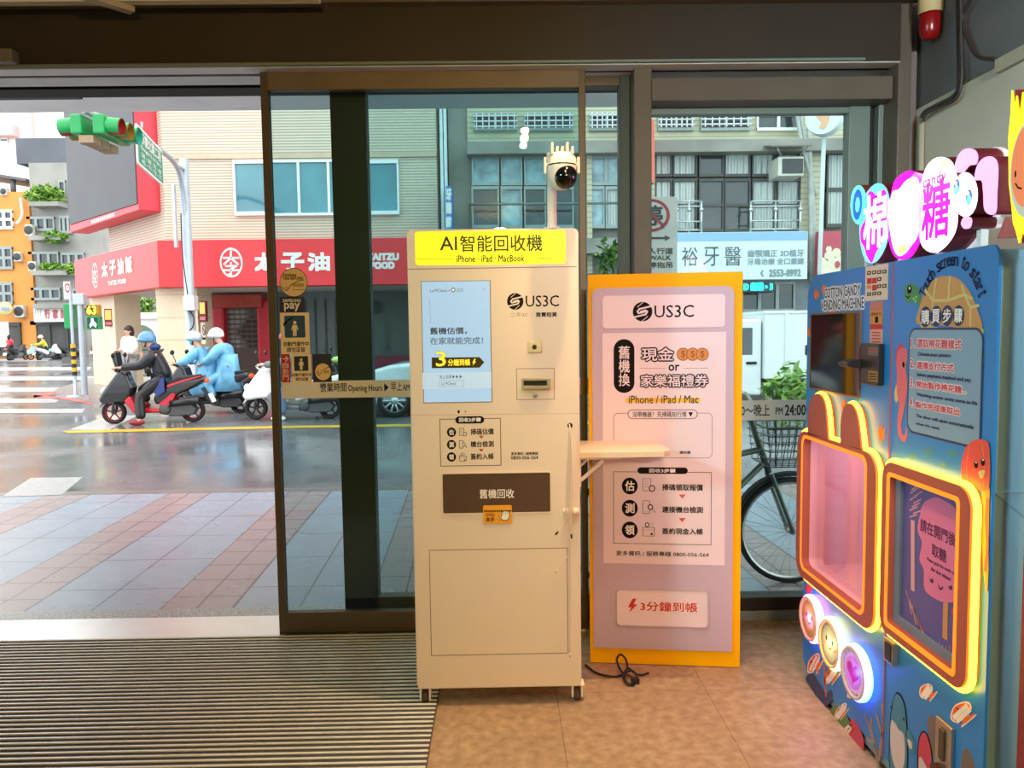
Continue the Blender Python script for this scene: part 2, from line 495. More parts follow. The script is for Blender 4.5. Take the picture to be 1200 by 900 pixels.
struct(MB().box(XLW, xa, 3.60, 3.86, -0.004, 0.004, mat('threshold aluminium', (226, 226, 224), 0.28, 0.6, noise=0.05)).build('trim_4'))
# window on the right: fixed pane in a grey-green frame on a dark sill
tint1 = glass('pale teal glass', (0.66, 0.82, 0.82))
tint2 = glass('teal door glass', (0.56, 0.74, 0.75))
zs = onY(900, 696, YG).z
w1 = struct(thing('window_1', None, None, ((xb + xd) / 2, YG, 0)))
b = MB().box(xc, xc + 0.10, YG - 0.03, YG + 0.04, zs, z2, green_m).box(xc + 0.13, xd, YG - 0.05, YG + 0.04, 0, z2, green_m)
b.box(xc + 0.10, xc + 0.13, YG, YG + 0.03, 0, z2, dark_m)
b.box(xb, xc + 0.01, YG - 0.02, YG + 0.03, z2 - 0.03, z2, green_m)
b.build('window_frame', w1, bevel=0.003)
b = MB().box(xb, xd, YG - 0.05, YG + 0.05, 0.05, zs, mat('dark sill', (40, 36, 34), 0.4)).box(xb, xd, YG - 0.06, YG + 0.05, 0, 0.05, green_m)
b.build('window_sill', w1, bevel=0.004)
MB().box(xb, xc + 0.01, YG - 0.004, YG + 0.004, zs, z2, tint1).build('glass_pane', w1)
def frosted(name, c, tl=.55):
    m = bpy.data.materials.new(name); m.use_nodes = True; nt = m.node_tree; MATS[name] = m
    for n in list(nt.nodes): nt.nodes.remove(n)
    out = nt.nodes.new('ShaderNodeOutputMaterial'); a = nt.nodes.new('ShaderNodeBsdfDiffuse'); t_ = nt.nodes.new('ShaderNodeBsdfTranslucent'); mx = nt.nodes.new('ShaderNodeMixShader')
    nz = nt.nodes.new('ShaderNodeTexNoise'); nz.inputs['Scale'].default_value = 8; rp = nt.nodes.new('ShaderNodeValToRGB'); c = lin(c)
    rp.color_ramp.elements[0].color = (*[x * .95 for x in c], 1); rp.color_ramp.elements[1].color = (*c, 1)
    nt.links.new(nz.outputs[0], rp.inputs[0]); nt.links.new(rp.outputs[0], a.inputs[0]); nt.links.new(rp.outputs[0], t_.inputs[0]); mx.inputs[0].default_value = tl
    nt.links.new(a.outputs[0], mx.inputs[1]); nt.links.new(t_.outputs[0], mx.inputs[2]); nt.links.new(mx.outputs[0], out.inputs[0])
    return m
film_m = frosted('frosted film strip', (226, 228, 226))
navy_m = mat('navy print', (28, 34, 70), 0.6, noise=0)
d = Deck((0, YG - 0.006, 0), (1, 0, 0), (0, 0, 1), (0, -1, 0), 0.0004, 0)
d.rect(762, 471, 993, 491, film_m, 0)
d.text('上午AM 09:00～晚上', 815, 475, 902, 487.5, navy_m, 1, 0.001)
d.text('PM', 909, 477.5, 917, 485.5, navy_m, 1, 0.0008)
d.text('24:00', 920, 474.5, 944, 486.5, navy_m, 1, 0.0016)
d.build('opening_hours_strip', w1)
# fixed side light behind the sliding leaf
w2 = struct(thing('window_2', None, None, (0.2, YG, 0)))
xs0, xs1 = onY(397, 420, YG).x, onY(437, 420, YG).x
dkgreen_m = mat('dark green metal', (58, 66, 60), 0.45, 0.3)
zt2 = onY(600, 88, YG).z
b = MB().box(xs0, xs1, YG - 0.02, YG + 0.06, 0.02, zt2, dkgreen_m)
b.box(xa - 0.05, xa, YG - 0.03, YG + 0.05, 0.02, zt2, dkgreen_m)
b.box(xs0, xa, YG - 0.02, YG + 0.05, 0.0, 0.14, frame_m)
b.box(xs0, xa, YG - 0.02, YG + 0.05, zt2 - 0.06, zt2, frame_m)
b.build('window_frame', w2, bevel=0.003)
MB().box(xs1, xa - 0.05, YG + 0.01, YG + 0.018, 0.13, zt2 - 0.05, tint2).build('glass_pane', w2)
d = Deck((0, YG + 0.004, 0), (1, 0, 0), (0, 0, 1), (0, -1, 0), 0.0004, 0)
d.rect(437, 446, 735, 462, film_m, 0)
d.build('opening_hours_strip', w2)
# sliding glass leaf
d1 = struct(thing('door_1', None, None, (0, YL, 0)))
xl0, xl1 = onY(325, 420, YL).x - 0.03, onY(325, 420, YL).x + 0.002
xr0, xr1 = onY(683, 250, YL).x - 0.016, onY(683, 250, YL).x + 0.014
zt3, zt4 = onY(500, 82, YL - 0.02).z, onY(500, 104, YL - 0.02).z
zb1, zb2 = onY(410, 743, YL - 0.02).z, onY(410, 717, YL - 0.02).z
b = MB().box(xl0, xl1, YL - 0.02, YL + 0.02, zb1, zt3, frame_m).box(xr0, xr1, YL - 0.02, YL + 0.02, zb1, zt3, frame_m)
b.box(xl1, xr0, YL - 0.02, YL + 0.02, zt4, zt3, mat('bronze top rail', (116, 100, 80), 0.45, 0.2)).box(xl1, xr0, YL - 0.02, YL + 0.02, zb1, zb2, frame_m)
b.box(xl1, xr0, YL - 0.026, YL + 0.026, zb1 - 0.004, zb1 + 0.012, dark_m)
b.build('door_frame', d1, bevel=0.003)
MB().box(xl1, xr0, YL - 0.004, YL + 0.004, zb2, zt4, tint2).build('glass_pane', d1)
p = onY(413, 746, YL - 0.03)
MB().box(p.x - 0.02, p.x + 0.02, p.y - 0.02, p.y + 0.02, 0.004, zb1 + 0.01, steel_m).build('floor_guide', d1, bevel=0.003)
dk = Deck((0, YL - 0.006, 0), (1, 0, 0), (0, 0, 1), (0, -1, 0), 0.0003, 0)
film2_m = frosted('warm lit frosted film', (250, 238, 214), .2)  # white film, with the warm lamp light put into its cream colour
dk.rect(330, 447, 690, 462, film2_m, 0)
dk.text('營業時間', 375, 449, 406, 459, black_m, 1, 0.0005)
dk.text('Opening Hours ▶', 408, 450, 455.5, 460, black_m, 1, 0.0006)
dk.text('早上', 458, 448, 471, 458, black_m, 1, 0.0005)
dk.text('AM', 472, 450.5, 480, 457.5, black_m, 1, 0.0005)
dk.build('opening_hours_strip', d1)
# stickers on the leaf
gold_m = mat('gold sticker', (238, 204, 146), 0.5, noise=0.02)
blue_s = mat('blue sticker', (24, 74, 112), 0.5, noise=0.02)
navy_s = mat('navy sticker', (24, 30, 66), 0.5, noise=0.02)
beige_s = mat('beige sticker', (248, 228, 192), 0.5, noise=0.02)
red_s = mat('red sticker', (190, 30, 36), 0.5, noise=0.02)
def sticker(label):
    return Deck((0, YL - 0.0075, 0), (1, 0, 0), (0, 0, 1), (0, -1, 0), 0.0003, 0)
s = sticker(''); s.ell(327, 314, 361, 348, black_m, 0); s.ell(327.7, 314.7, 360.3, 347.3, gold_m, 1)
s.text('TAIWAN', 331.5, 321, 347, 324, black_m, 2, 0.0006); s.text('TAX REFUND', 331.5, 324.6, 355, 327.6, black_m, 2, 0.0006)
s.line([(330, 336), (336, 341), (341, 334), (350, 329), (356, 328)], 0.003, black_m, 2)
s.line([(335, 336), (337.5, 339)], 0.003, red_s, 2)
s.text('退稅服務', 343, 332, 356, 336, black_m, 2); s.line([(343, 339.5), (356, 339.5)], 0.0015, black_m, 2)
s.build('round_sticker', d1, label='round gold tax refund sticker')
s = sticker(''); s.rect(327.5, 348, 356.5, 366, navy_s, 0, 0.004)
s.text('SAMSUNG', 331.5, 350.5, 352.5, 353.8, white_m, 1, 0.0006); s.text('pay', 333, 355.2, 351.5, 364.6, white_m, 1, 0.0016)
s.build('sticker', d1, label='navy pay sticker')
def walker(s, cx, y0, h, m, l):
    k = h / 26.0
    s.ell(cx - 3 * k, y0, cx + 3 * k, y0 + 6 * k, m, l)
    s.poly([(cx - 4 * k, y0 + 7 * k), (cx + 4 * k, y0 + 7 * k), (cx + 6 * k, y0 + 16 * k), (cx + 4.4 * k, y0 + 16 * k), (cx + 3 * k, y0 + 11 * k), (cx + 3 * k, y0 + 26 * k), (cx + 0.6 * k, y0 + 26 * k), (cx, y0 + 17 * k), (cx - 0.6 * k, y0 + 26 * k), (cx - 3 * k, y0 + 26 * k), (cx - 3 * k, y0 + 11 * k), (cx - 4.4 * k, y0 + 16 * k), (cx - 6 * k, y0 + 16 * k)], m, l)
s = sticker(''); s.rect(328, 366.5, 363.5, 414.5, beige_s, 0); s.rect(333, 370, 358, 395.5, blue_s, 1, 0.006)
walker(s, 345.5, 376, 18, beige_s, 2)
s.poly([(332, 379), (340, 372.5), (347, 369.5), (338, 376), (332.5, 383)], black_m, 2)
s.text('自動門運作中', 332.5, 400.5, 362, 405.5, black_m, 1, 0.0005); s.text('請勿逗留', 336, 407, 357.5, 412.5, black_m, 1, 0.0005)
s.build('sticker', d1, label='beige automatic door sticker with blue walker sign')
s = sticker(''); s.rect(329, 415, 340.5, 448, red_s, 0)
s.line([(331.5, 420.5), (337.5, 420.5)], 0.004, white_m, 1); s.line([(334.8, 417.6), (337.7, 420.5), (334.8, 423.4)], 0.004, white_m, 1)
s.vtext('自動門', 331, 424.5, 338.5, 446, white_m, 1)
s.build('sticker', d1, label='red sticker with arrow')
s = sticker(''); s.rect(341, 415, 365.5, 448, beige_s, 0); s.rect(344.5, 417.5, 361.5, 434.5, navy_s, 1, 0.005)
walker(s, 353, 420, 13.5, beige_s, 2)
s.text('自動門運作中', 342.5, 437.5, 365, 441, black_m, 1, 0.0004); s.text('請勿逗留', 346.5, 442.5, 361, 446, black_m, 1, 0.0004)
s.build('sticker', d1, label='small beige sticker with navy walker sign')
s = sticker(''); s.rect(366, 415, 389, 447.5, navy_s, 0); s.ell(369, 426, 388, 445.5, gold_m, 1)
s.line([(371, 436), (374, 440), (378, 434), (383, 431), (387, 430)], 0.0025, black_m, 2); s.line([(371.5, 434.5), (374, 437)], 0.003, red_s, 2)
s.text('退稅', 379.5, 434, 386, 437.5, black_m, 2)
s.build('sticker', d1, label='navy sticker with gold disc')
# roller shutter housing and soffits seen above the open doorway
gs = mat('street lit soffit', (226, 222, 218), 0.6, noise=0.08, nscale=2)  # outer beam underside, light from the street put into the pale colour
b = MB()
b.box(-7, 6, 3.865, 4.00, onY(150, 104, 3.865).z, 3.6, mat('shutter slot', (22, 18, 18), 0.7))
struct(b.build('wall_shutter_housing', bevel=0.003))
zo = onY(150, 113, 6.0).z
b = MB().box(-9, 7, 6.0, 6.02, zo, zo + 0.3, mat('beam face brown', (70, 56, 48), 0.7)).box(-9, 7, 6.02, 6.4, zo, zo + 0.3, gs).box(-9, onY(97, 115, 6.0).x, 5.9, 6.0, zo - 0.02, zo + 0.05, mat('dark trim', (60, 48, 42), 0.6))
b.box(-9, 7, 3.86, 6.5, zo + 0.3, zo + 0.4, mat('arcade ceiling', (52, 48, 46), 0.8))
struct(b.build('ceiling_arcade'))
# sensor box on the beam, ceiling light, alarm lamp, cables
p = onY(0, 64, 3.50)
o = MB().box(p.x - 0.06, onY(15, 64, 3.5).x, 3.49, 3.55, onY(8, 73, 3.5).z, onY(8, 57, 3.5).z, mat('sensor grey', (120, 112, 100), 0.5)).build('door_sensor', bevel=0.006)
tag(o, 'small grey door sensor box on the brown beam above the open doorway', 'sensor')
cl = thing('ceiling_light', 'long cream ceiling light trough along the brown beam', 'ceiling light', (-1.5, 3.3, ZC - 0.03))
xq = onY(374, 10, 3.45).x
b = MB().box(XLW + 0.02, xq, 3.30, 3.49, ZC - 0.03, ZC, mat('cream trough', (216, 204, 172), 0.5, emit=0.2))
b.build('housing', cl, bevel=0.004)
b = MB()
for k in range(3): b.box(XLW + 0.02, xq + 0.005, 3.30 + 0.07 * k, 3.315 + 0.07 * k, ZC - 0.045, ZC - 0.03, mat('cream rail', (196, 180, 146), 0.5))
b.build('rail', cl, bevel=0.002)
b = MB().box(-0.03, 0.03, -0.2, 0.2, -0.02, 0.02, mat('cream rail', (0, 0, 0)))
q = onY(133, 5, 3.42); R = Matrix.Rotation(-0.7, 3, 'Z')
bb = MB(); bb.box(-0.025, 0.025, -0.2, 0.09, -0.012, 0.012, MATS['cream rail'], R); bb.v = [(v[0] + q.x, v[1] + 3.40, v[2] + ZC - 0.06) for v in bb.v]
bb.build('cross_bar', cl, bevel=0.003)
al = thing('alarm_lamp', 'red and cream alarm lamp high on the right wall corner', 'alarm lamp', (XR, 3.2, 2.8))
q = onX(1098, 22, XR)
MB().lathe([(0.0, -0.09), (0.03, -0.085), (0.042, -0.06), (0.045, 0.0), (0.04, 0.02)], mat('red lens', (150, 16, 20), 0.25), (q.x - 0.03, q.y, q.z), (0, 0, 1), 18).build('lens', al)
MB().lathe([(0.048, 0.02), (0.05, 0.04), (0.05, 0.12)], mat('cream lamp base', (214, 188, 140), 0.5), (q.x - 0.03, q.y, q.z), (0, 0, 1), 18).build('base', al)
def wallpath(pts, off=0.012): return smooth_path([onX(x, y, XR + 0.02 - off) for x, y in pts], 6)
cb = MB()
cable_m = mat('dark cable', (62, 52, 50), 0.5)
cb.tube(smooth_path([onX(x, y, XR - 0.012) for x, y in [(1123, -30), (1123, 40), (1124, 95), (1118, 112), (1100, 122), (1084, 131), (1080, 140)]], 6), 0.009, cable_m)
cb.tube(smooth_path([onX(x, y, XR - 0.026) for x, y in [(1126, -30), (1126, 40), (1127, 92), (1120, 116), (1100, 126), (1086, 133), (1082, 142)]], 6), 0.007, cable_m)
cb.tube(smooth_path([onX(x, y, XR - 0.012) for x, y in [(1150, -30), (1140, -5), (1128, 20), (1134, 45), (1146, 66), (1168, 69)]], 6), 0.008, cable_m)
tag(cb.build('wall_cable'), 'bundle of dark cables hanging down the upper right wall', 'cable')
cd = MB()
cd.tube([onX(1080, 139, XR - 0.014), onX(1078, 330, XR - 0.014)], 0.013, mat('cream conduit', (190, 178, 158), 0.5))
cd.box(XR - 0.02, XR, 1.5, onX(1172, 66, XR).y, zb - 0.03, zb + 0.02, MATS['cream conduit'])
tag(cd.build('cable_conduit'), 'cream cable conduit running along and down the right wall', 'conduit')
# ribbed entrance mat
mt = thing('entrance_mat', 'grey ribbed aluminium and rubber entrance mat inside the doorway', 'mat', (-1.7, 2.4, 0))
xm = onZ(508, 850, 0.012).x
MB().box(XLW + 0.01, xm, 1.3, 3.59, 0.0, 0.008, mat('mat rubber', (78, 78, 79), 0.55, noise=0.15, nscale=40)).build('base', mt)
b = MB(); rib_m = mat('mat aluminium rib', (232, 232, 232), 0.35, 0.25, noise=0.1, nscale=12); y = 1.32
while y < 3.585:
    b.box(XLW + 0.012, xm - 0.003, y, y + 0.0105, 0.008, 0.014, rib_m); y += 0.033
b.build('ribs', mt, bevel=0.002, bseg=1)
# ================================================================ recycling kiosk
YK = 2.875
kx0, kx1 = onY(489, 806, YK).x, onY(684, 803, YK).x
kx0 = (kx0 + onY(476.5, 300, YK).x) / 2
kx1 = (kx1 + onY(675.5, 300, YK).x) / 2
kz0, kz1 = onY(586, 806, YK).z, onY(575, 268, YK).z
kio_m = mat('kiosk cream enamel', (227, 210, 190), 0.42, noise=0.02, nscale=2)
groove_m = mat('panel gap', (96, 70, 52), 0.8, noise=0)
kiosk = thing('recycling_kiosk', 'tall cream phone recycling kiosk with yellow top sign and screen, on casters', 'kiosk', ((kx0 + kx1) / 2, YK + 0.25, 0))
b = MB(); b.prism(rrect(kx0, kz0, kx1, kz1, 0.022, 5), kio_m, (0, YK, 0), (1, 0, 0), (0, 0, 1), (0, 1, 0), 0.0, 0.5)
b.build('body', kiosk, bevel=0.004)
KD = lambda: Deck((0, YK, 0), (1, 0, 0), (0, 0, 1), (0, -1, 0), 0.0004, 0.0004)
# top sign plate
yel_m = mat('fluorescent yellow panel', (238, 240, 4), 0.35, emit=0.42, ecol=(236, 244, 0), noise=0.02)
ink_m = mat('dark ink', (58, 52, 24), 0.6, noise=0)
d = KD(); d.rect(486, 271.5, 663, 309, yel_m, 0, 0.012)
for xa_, xb_, t_ in ((515.5, 535.5, 'AI'), (539, 635.5, '智能回收機')):
    d.text(t_, xa_, 277.5 if t_ == 'AI' else 276, xb_, 293 if t_ == 'AI' else 294, ink_m, 1, 0.0007)
d.text('iPhone · iPad · MacBook', 535, 299.5, 614.5, 306.5, ink_m, 1, 0.0006)
d.line([(488, 303.3), (532, 303.3)], 0.0012, ink_m, 1); d.line([(618, 303), (662, 302)], 0.0012, ink_m, 1)
d.build('top_sign', kiosk, label='fluorescent yellow lit title panel')
d = KD(); d.line([(475.5, 315.5), (675.5, 312.5)], 0.0022, groove_m, 0)
d.line([(481, 486.5), (679.5, 484.5)], 0.0012, mat('faint seam', (176, 148, 118), 0.7, noise=0), 0)
d.build('panel_seam', kiosk)
# touch screen
scr_m = bpy.data.materials.new('kiosk screen'); scr_m.use_nodes = True
sb = scr_m.node_tree.nodes['Principled BSDF']
sb.inputs['Base Color'].default_value = (*lin((120, 150, 180)), 1); sb.inputs['Roughness'].default_value = 0.08
tx = scr_m.node_tree.nodes.new('ShaderNodeTexCoord'); nz = scr_m.node_tree.nodes.new('ShaderNodeTexNoise'); nz.inputs['Scale'].default_value = 2.0
rp = scr_m.node_tree.nodes.new('ShaderNodeValToRGB'); rp.color_ramp.elements[0].color = (*lin((146, 178, 208)), 1); rp.color_ramp.elements[1].color = (*lin((176, 204, 224)), 1)
scr_m.node_tree.links.new(tx.outputs['Object'], nz.inputs['Vector']); scr_m.node_tree.links.new(nz.outputs[0], rp.inputs[0])
scr_m.node_tree.links.new(rp.outputs[0], sb.inputs['Emission Color']); sb.inputs['Emission Strength'].default_value = 0.84
MATS['kiosk screen'] = scr_m
def em(name, c, e=0.75): return mat(name, c, 0.2, emit=e, noise=0)
se_dark = em('screen dark', (30, 38, 52), 0.4); se_mid = em('screen mid ink', (64, 82, 104), 0.5); se_white = em('screen white', (220, 232, 240)); se_yel = em('screen yellow', (236, 214, 60)); se_brown = em('screen brown', (48, 40, 16), 0.6)
se_pale = em('screen pale beam', (156, 184, 208), 0.7)
scr = KD(); scr.frame(493.2, 329.5, 577, 471.5, 0.004, mat('screen bezel', (120, 100, 84), 0.4), 0)
scr.rect(494, 330.2, 576, 470.5, scr_m, 1)
scr.rect(495, 437, 576, 455, em('screen band', (160, 184, 206)), 2)
scr.text('Le MCheck ×', 504, 338.8, 527.5, 342.3, se_dark, 2); scr.text('US3C', 534.5, 338, 543.5, 341.8, se_mid, 2)
scr.ell(529, 337, 533.5, 342.6, se_dark, 2); scr.ell(530, 338.2, 532.5, 341.4, se_white, 3)
scr.line([(503.5, 350), (504.5, 379)], 0.0008, se_mid, 2); scr.line([(565, 339), (569, 339)], 0.0012, se_mid, 2)
scr.text('舊機估價，', 504, 384, 547, 391.5, se_dark, 2, 0.0006); scr.text('在家就能完成！', 504, 395.5, 566, 403, se_mid, 2, 0.0003)
scr.poly([(506, 419), (562, 418.5), (567.5, 424.5), (562, 430.8), (506, 431.5)], se_brown, 2)
scr.text('3', 511, 412, 522.5, 429, se_yel, 3, 0.0012, se_brown, 0.002); scr.text('分鐘到帳', 525, 421, 551, 428.3, se_yel, 3, 0.0007)
scr.poly([(556, 420.5), (553.4, 425), (555, 425), (553.6, 428.6), (558, 423.6), (556.4, 423.6), (557.5, 420.5)], se_yel, 3)
scr.text('馬上估價 ▶ ▶ ▶', 515, 439.5, 541.5, 443.5, se_mid, 3); scr.text('Le MCheck', 517, 447.5, 534.5, 451.3, se_mid, 3)
scr.frame(514.5, 446, 544, 453, 0.0008, se_mid, 3, 0.004)
scr.build('touch_screen', kiosk, label='upright pale blue touch screen')
# US3C mark
def s_mark(d, x0, y0, x1, y1, ink, ground, l):
    d.ell(x0, y0, x1, y1, ink, l)
    W, Hh = x1 - x0, y1 - y0
    g = lambda u, v: (x0 + u * W, y0 + v * Hh)
    wd = 0.055 * (d.bb(x0, y0, x1, y1)[2] - d.bb(x0, y0, x1, y1)[0])
    d.line([g(.99, .20), g(.34, .36), g(.24, .50), g(.30, .58), g(.50, .54)], wd * 1.5, ground, l + 1)
    d.line([g(.40, .50), g(.66, .43), g(.74, .50), g(.66, .64), g(.02, .80)], wd * 1.5, ground, l + 1)
    d.line([g(.50, .54), g(.66, .50)], wd * 1.2, ground, l + 1)
    d.line([g(.52, .02), g(.24, .26)], wd * 0.6, ground, l + 1); d.line([g(.76, .74), g(.48, .98)], wd * 0.6, ground, l + 1)
pr = KD(); s_mark(pr, 594, 343.5, 613.5, 363, black_m, kio_m, 0)
pr.text('US3C', 616, 346.5, 655, 359, black_m, 0, 0.0004)
pr.text('二手3C', 598, 366.5, 619, 371, mat('grey ink', (130, 112, 94), 0.6, noise=0), 0); pr.line([(623, 366), (623, 371.5)], 0.0008, MATS['grey ink'], 0); pr.text('買賣租賃', 628, 366.2, 652.5, 371, black_m, 0, 0.0005)
pr.build('logo_print', kiosk, label='dark printed logo'); pr = KD()
# steps box
pr.frame(515, 491, 587.5, 545.5, 0.0022, black_m, 0)
pr.rect(533.5, 488, 567.5, 496, black_m, 1, 0.014); pr.text('回收3步驟', 538, 489.7, 563.5, 494, white_m, 2, 0.0006)
def icon_doc(d, x, y, s, m, l):
    d.frame(x, y, x + 6 * s, y + 9 * s, 0.0018, m, l, 0.002)
    for k in range(3): d.line([(x + 1.3 * s, y + (2 + 2 * k) * s), (x + 4.6 * s, y + (2 + 2 * k) * s)], 0.0010, m, l)
    d.ell(x + 4.5 * s, y + 4.8 * s, x + 9 * s, y + 9.6 * s, m, l); d.ell(x + 5.2 * s, y + 5.5 * s, x + 8.3 * s, y + 8.9 * s, kio_m, l + 1)
def icon_phone(d, x, y, s, m, l):
    d.frame(x, y, x + 5.2 * s, y + 9.4 * s, 0.0020, m, l, 0.003); d.line([(x + 1.8 * s, y + 8 * s), (x + 3.4 * s, y + 8 * s)], 0.001, m, l)
    d.ell(x + 3.6 * s, y + 2.6 * s, x + 7.6 * s, y + 6.8 * s, m, l + 1); d.ell(x + 4.3 * s, y + 3.3 * s, x + 6.9 * s, y + 6.1 * s, kio_m, l + 2); d.line([(x + 7 * s, y + 6.2 * s), (x + 9 * s, y + 8.4 * s)], 0.0024, m, l)
def icon_wallet(d, x, y, s, m, l):
    d.frame(x, y + 3.4 * s, x + 8.6 * s, y + 10 * s, 0.0019, m, l, 0.002); d.line([(x, y + 5.4 * s), (x + 8.6 * s, y + 5.4 * s)], 0.001, m, l)
    d.ell(x + 1.6 * s, y, x + 5 * s, y + 3.6 * s, m, l); d.ell(x + 2.2 * s, y + .6 * s, x + 4.4 * s, y + 3 * s, kio_m, l + 1)
    d.line([(x + 6.8 * s, y + 0.2 * s), (x + 6.8 * s, y + 2.6 * s)], 0.001, m, l)
    d.rect(x + 5.6 * s, y + 7.6 * s, x + 7.2 * s, y + 9 * s, m, l)
for (yy, ch, txt_, ic) in ((506.5, '估', '掃碼估價', icon_doc), (521, '測', '機台檢測', icon_phone), (535.5, '領', '簽約入帳', icon_wallet)):
    pr.ell(523.6, yy - 5.5, 534.6, yy + 5.5, black_m, 1); pr.text(ch, 526.3, yy - 3, 531.9, yy + 3, white_m, 2, 0.0007)
    ic(pr, 538, yy - 5, 1.0, ink_m, 1)
    pr.text(txt_, 551.5, yy - 4, 578.5, yy + 2.6, black_m, 1, 0.0005)
tri_m = mat('orange red print', (206, 84, 46), 0.6, noise=0)
for yy in (510.5, 526): pr.poly([(561, yy), (567, yy), (564, yy + 3.6)], tri_m, 1)
pr.build('step_list_print', kiosk, label='dark printed three step list'); pr = KD()
pr.text('更多資訊 / 服務專線', 599, 530, 630.5, 533, black_m, 0, 0.0003); pr.text('0800-056-564', 599, 534.6, 630.5, 538, black_m, 0, 0.0004)
pr.build('phone_number_print', kiosk); pr = KD()
pr.ell(536, 480.5, 539, 484.5, black_m, 0, 10); pr.ell(544.5, 481.3, 546.3, 483.6, MATS['grey ink'], 0, 10)
pr.build('indicator_print', kiosk)
# small camera window, slot panel
b = MB(); bx = KD().bb(618.5, 400, 634.5, 413)
b.prism(rrect(*bx, 0.004), steel_m, (0, YK, 0), (1, 0, 0), (0, 0, 1), (0, -1, 0), 0.0, 0.004)
bx = KD().bb(623.5, 404, 629, 409.5); b.prism(ellp((bx[0] + bx[2]) / 2, (bx[1] + bx[3]) / 2, (bx[2] - bx[0]) / 2, (bx[3] - bx[1]) / 2, 16), dark_m, (0, YK, 0), (1, 0, 0), (0, 0, 1), (0, -1, 0), 0.004, 0.006)
b.build('camera_window', kiosk, bevel=0.001, label='small steel camera window')
d = KD(); d.frame(605, 432, 650, 468, 0.0018, groove_m, 0); sl = d.build('slot_panel', kiosk)
b = MB(); bo = KD().bb(611, 443, 645, 455.5); bi = KD().bb(613.5, 446, 641, 451.5)
o_, i_ = rrect(*bo, 0.003), rrect(*bi, 0.001)
b.ring(o_, i_, steel_m, (0, YK, 0), (1, 0, 0), (0, 0, 1), (0, -1, 0), 0.0, 0.014)
b.prism(i_, dark_m, (0, YK, 0), (1, 0, 0), (0, 0, 1), (0, -1, 0), 0.0, 0.003)
b.build('card_slot', sl, bevel=0.001, label='steel card slot')
c = onY(627, 463, YK); MB().lathe([(0.0, 0.008), (0.007, 0.008), (0.009, 0.004), (0.009, 0)], steel_m, c, (0, -1, 0), 16).build('lock', sl)
# recycling drawer and warning label
b = MB(); bx = KD().bb(518.5, 555.5, 645, 599.5)
b.ring(rrect(bx[0] - 0.004, bx[1] - 0.004, bx[2] + 0.004, bx[3] + 0.004, 0.008), rrect(*bx, 0.006), kio_m, (0, YK, 0), (1, 0, 0), (0, 0, 1), (0, -1, 0), 0, 0.003)
b.prism(rrect(*bx, 0.006), mat('smoked drawer', (86, 66, 54), 0.25), (0, YK, 0), (1, 0, 0), (0, 0, 1), (0, -1, 0), 0, 0.002)
dr = b.build('drawer', kiosk, label='dark smoked recycling drawer')
d = KD(); d.text('舊機回收', 562, 573.5, 602.5, 583.5, white_m, 5, 0.0004); d.build('drawer_lettering', dr)
d = KD(); lab = mat('orange label', (232, 160, 40), 0.5, noise=0.02)
d.rect(566, 592, 600, 613, lab, 8, 0.006); d.line([(567, 598.8), (600, 598.3)], 0.0018, black_m, 9)
for k in range(13): d.rect(567.5 + 2.45 * k, 597.6, 568.9 + 2.45 * k, 599.8, black_m, 9)
d.text('小心', 569.5, 600.5, 579.5, 605, black_m, 9, 0.0005); d.text('夾手', 569.5, 606.3, 579.5, 611, black_m, 9, 0.0005)
d.spoly([(583.5, 602.5), (587, 605), (588, 600), (589.5, 598.2), (591, 598.2), (592, 598), (593.5, 598), (595, 598.2), (596.5, 599.5), (597.5, 604), (595, 609.5), (589, 609.5), (585.5, 606)], black_m, 9)
d.spoly([(584.5, 602.8), (587.6, 605.8), (588.8, 600.4), (589.8, 599.2), (592, 599), (595, 599.2), (596, 600.4), (596.7, 604), (594.4, 608.7), (589.4, 608.7), (586.2, 605.6)], white_m, 10)
for xx in (590.3, 592.3, 594.3): d.line([(xx, 599.2), (xx + .3, 602.6)], 0.0012, black_m, 11)
d.line([(582.5, 607.5), (586, 610)], 0.0016, red_s, 10)
d.build('warning_label', kiosk, label='orange trapped hand warning label')
# service door outline
d = KD(); d.frame(502.7, 644.5, 666, 765.5, 0.0022, groove_m, 0); d.build('service_door', kiosk)
# cable outlet, hooks
c = onY(668, 498.5, YK); b = MB(); b.lathe([(0.0, 0.001), (0.0085, 0.001), (0.010, 0.002), (0.010, 0)], dark_m, c, (0, -1, 0), 16); b.build('cable_outlet', kiosk)
for (px_, py_) in ((663.5, 599), (674.5, 599)):
    c = onY(px_, py_, YK); b = MB()
    b.lathe([(0.0, 0.022), (0.010, 0.020), (0.014, 0.014), (0.014, 0.0)], kio_m, c, (0, -1, 0), 16)
    b.box(c.x - 0.011, c.x + 0.011, YK - 0.010, YK, c.z - 0.028, c.z, kio_m)
    b.build('cable_hook', kiosk, bevel=0.002)
# fold-down side shelf with its bracket
sx0, sx1 = kx1, onY(783, 525, YK + 0.12).x
zs_ = onY(700, 534, YK + 0.04).z
sh_m = mat('shelf cream laminate', (222, 204, 176), 0.35, noise=0.03)
b = MB().prism([(sx0, YK + 0.05), (sx1 - 0.03, YK + 0.05), (sx1, YK + 0.08), (sx1, YK + 0.36), (sx0, YK + 0.36)], sh_m, (0, 0, zs_), (1, 0, 0), (0, 1, 0), (0, 0, 1), -0.012, 0.012)
shf = b.build('side_shelf', kiosk, bevel=0.002)
b = MB()
for yy in (YK + 0.08, YK + 0.31):
    b.box(sx0, sx0 + 0.012, yy, yy + 0.025, zs_ - 0.13, zs_ - 0.012, white_m)
    b.box(sx0, sx0 + 0.17, yy, yy + 0.025, zs_ - 0.022, zs_ - 0.012, white_m)
    b.tube([(sx0 + 0.012, yy + 0.012, zs_ - 0.105), (sx0 + 0.10, yy + 0.012, zs_ - 0.028)], 0.008, white_m, 8)
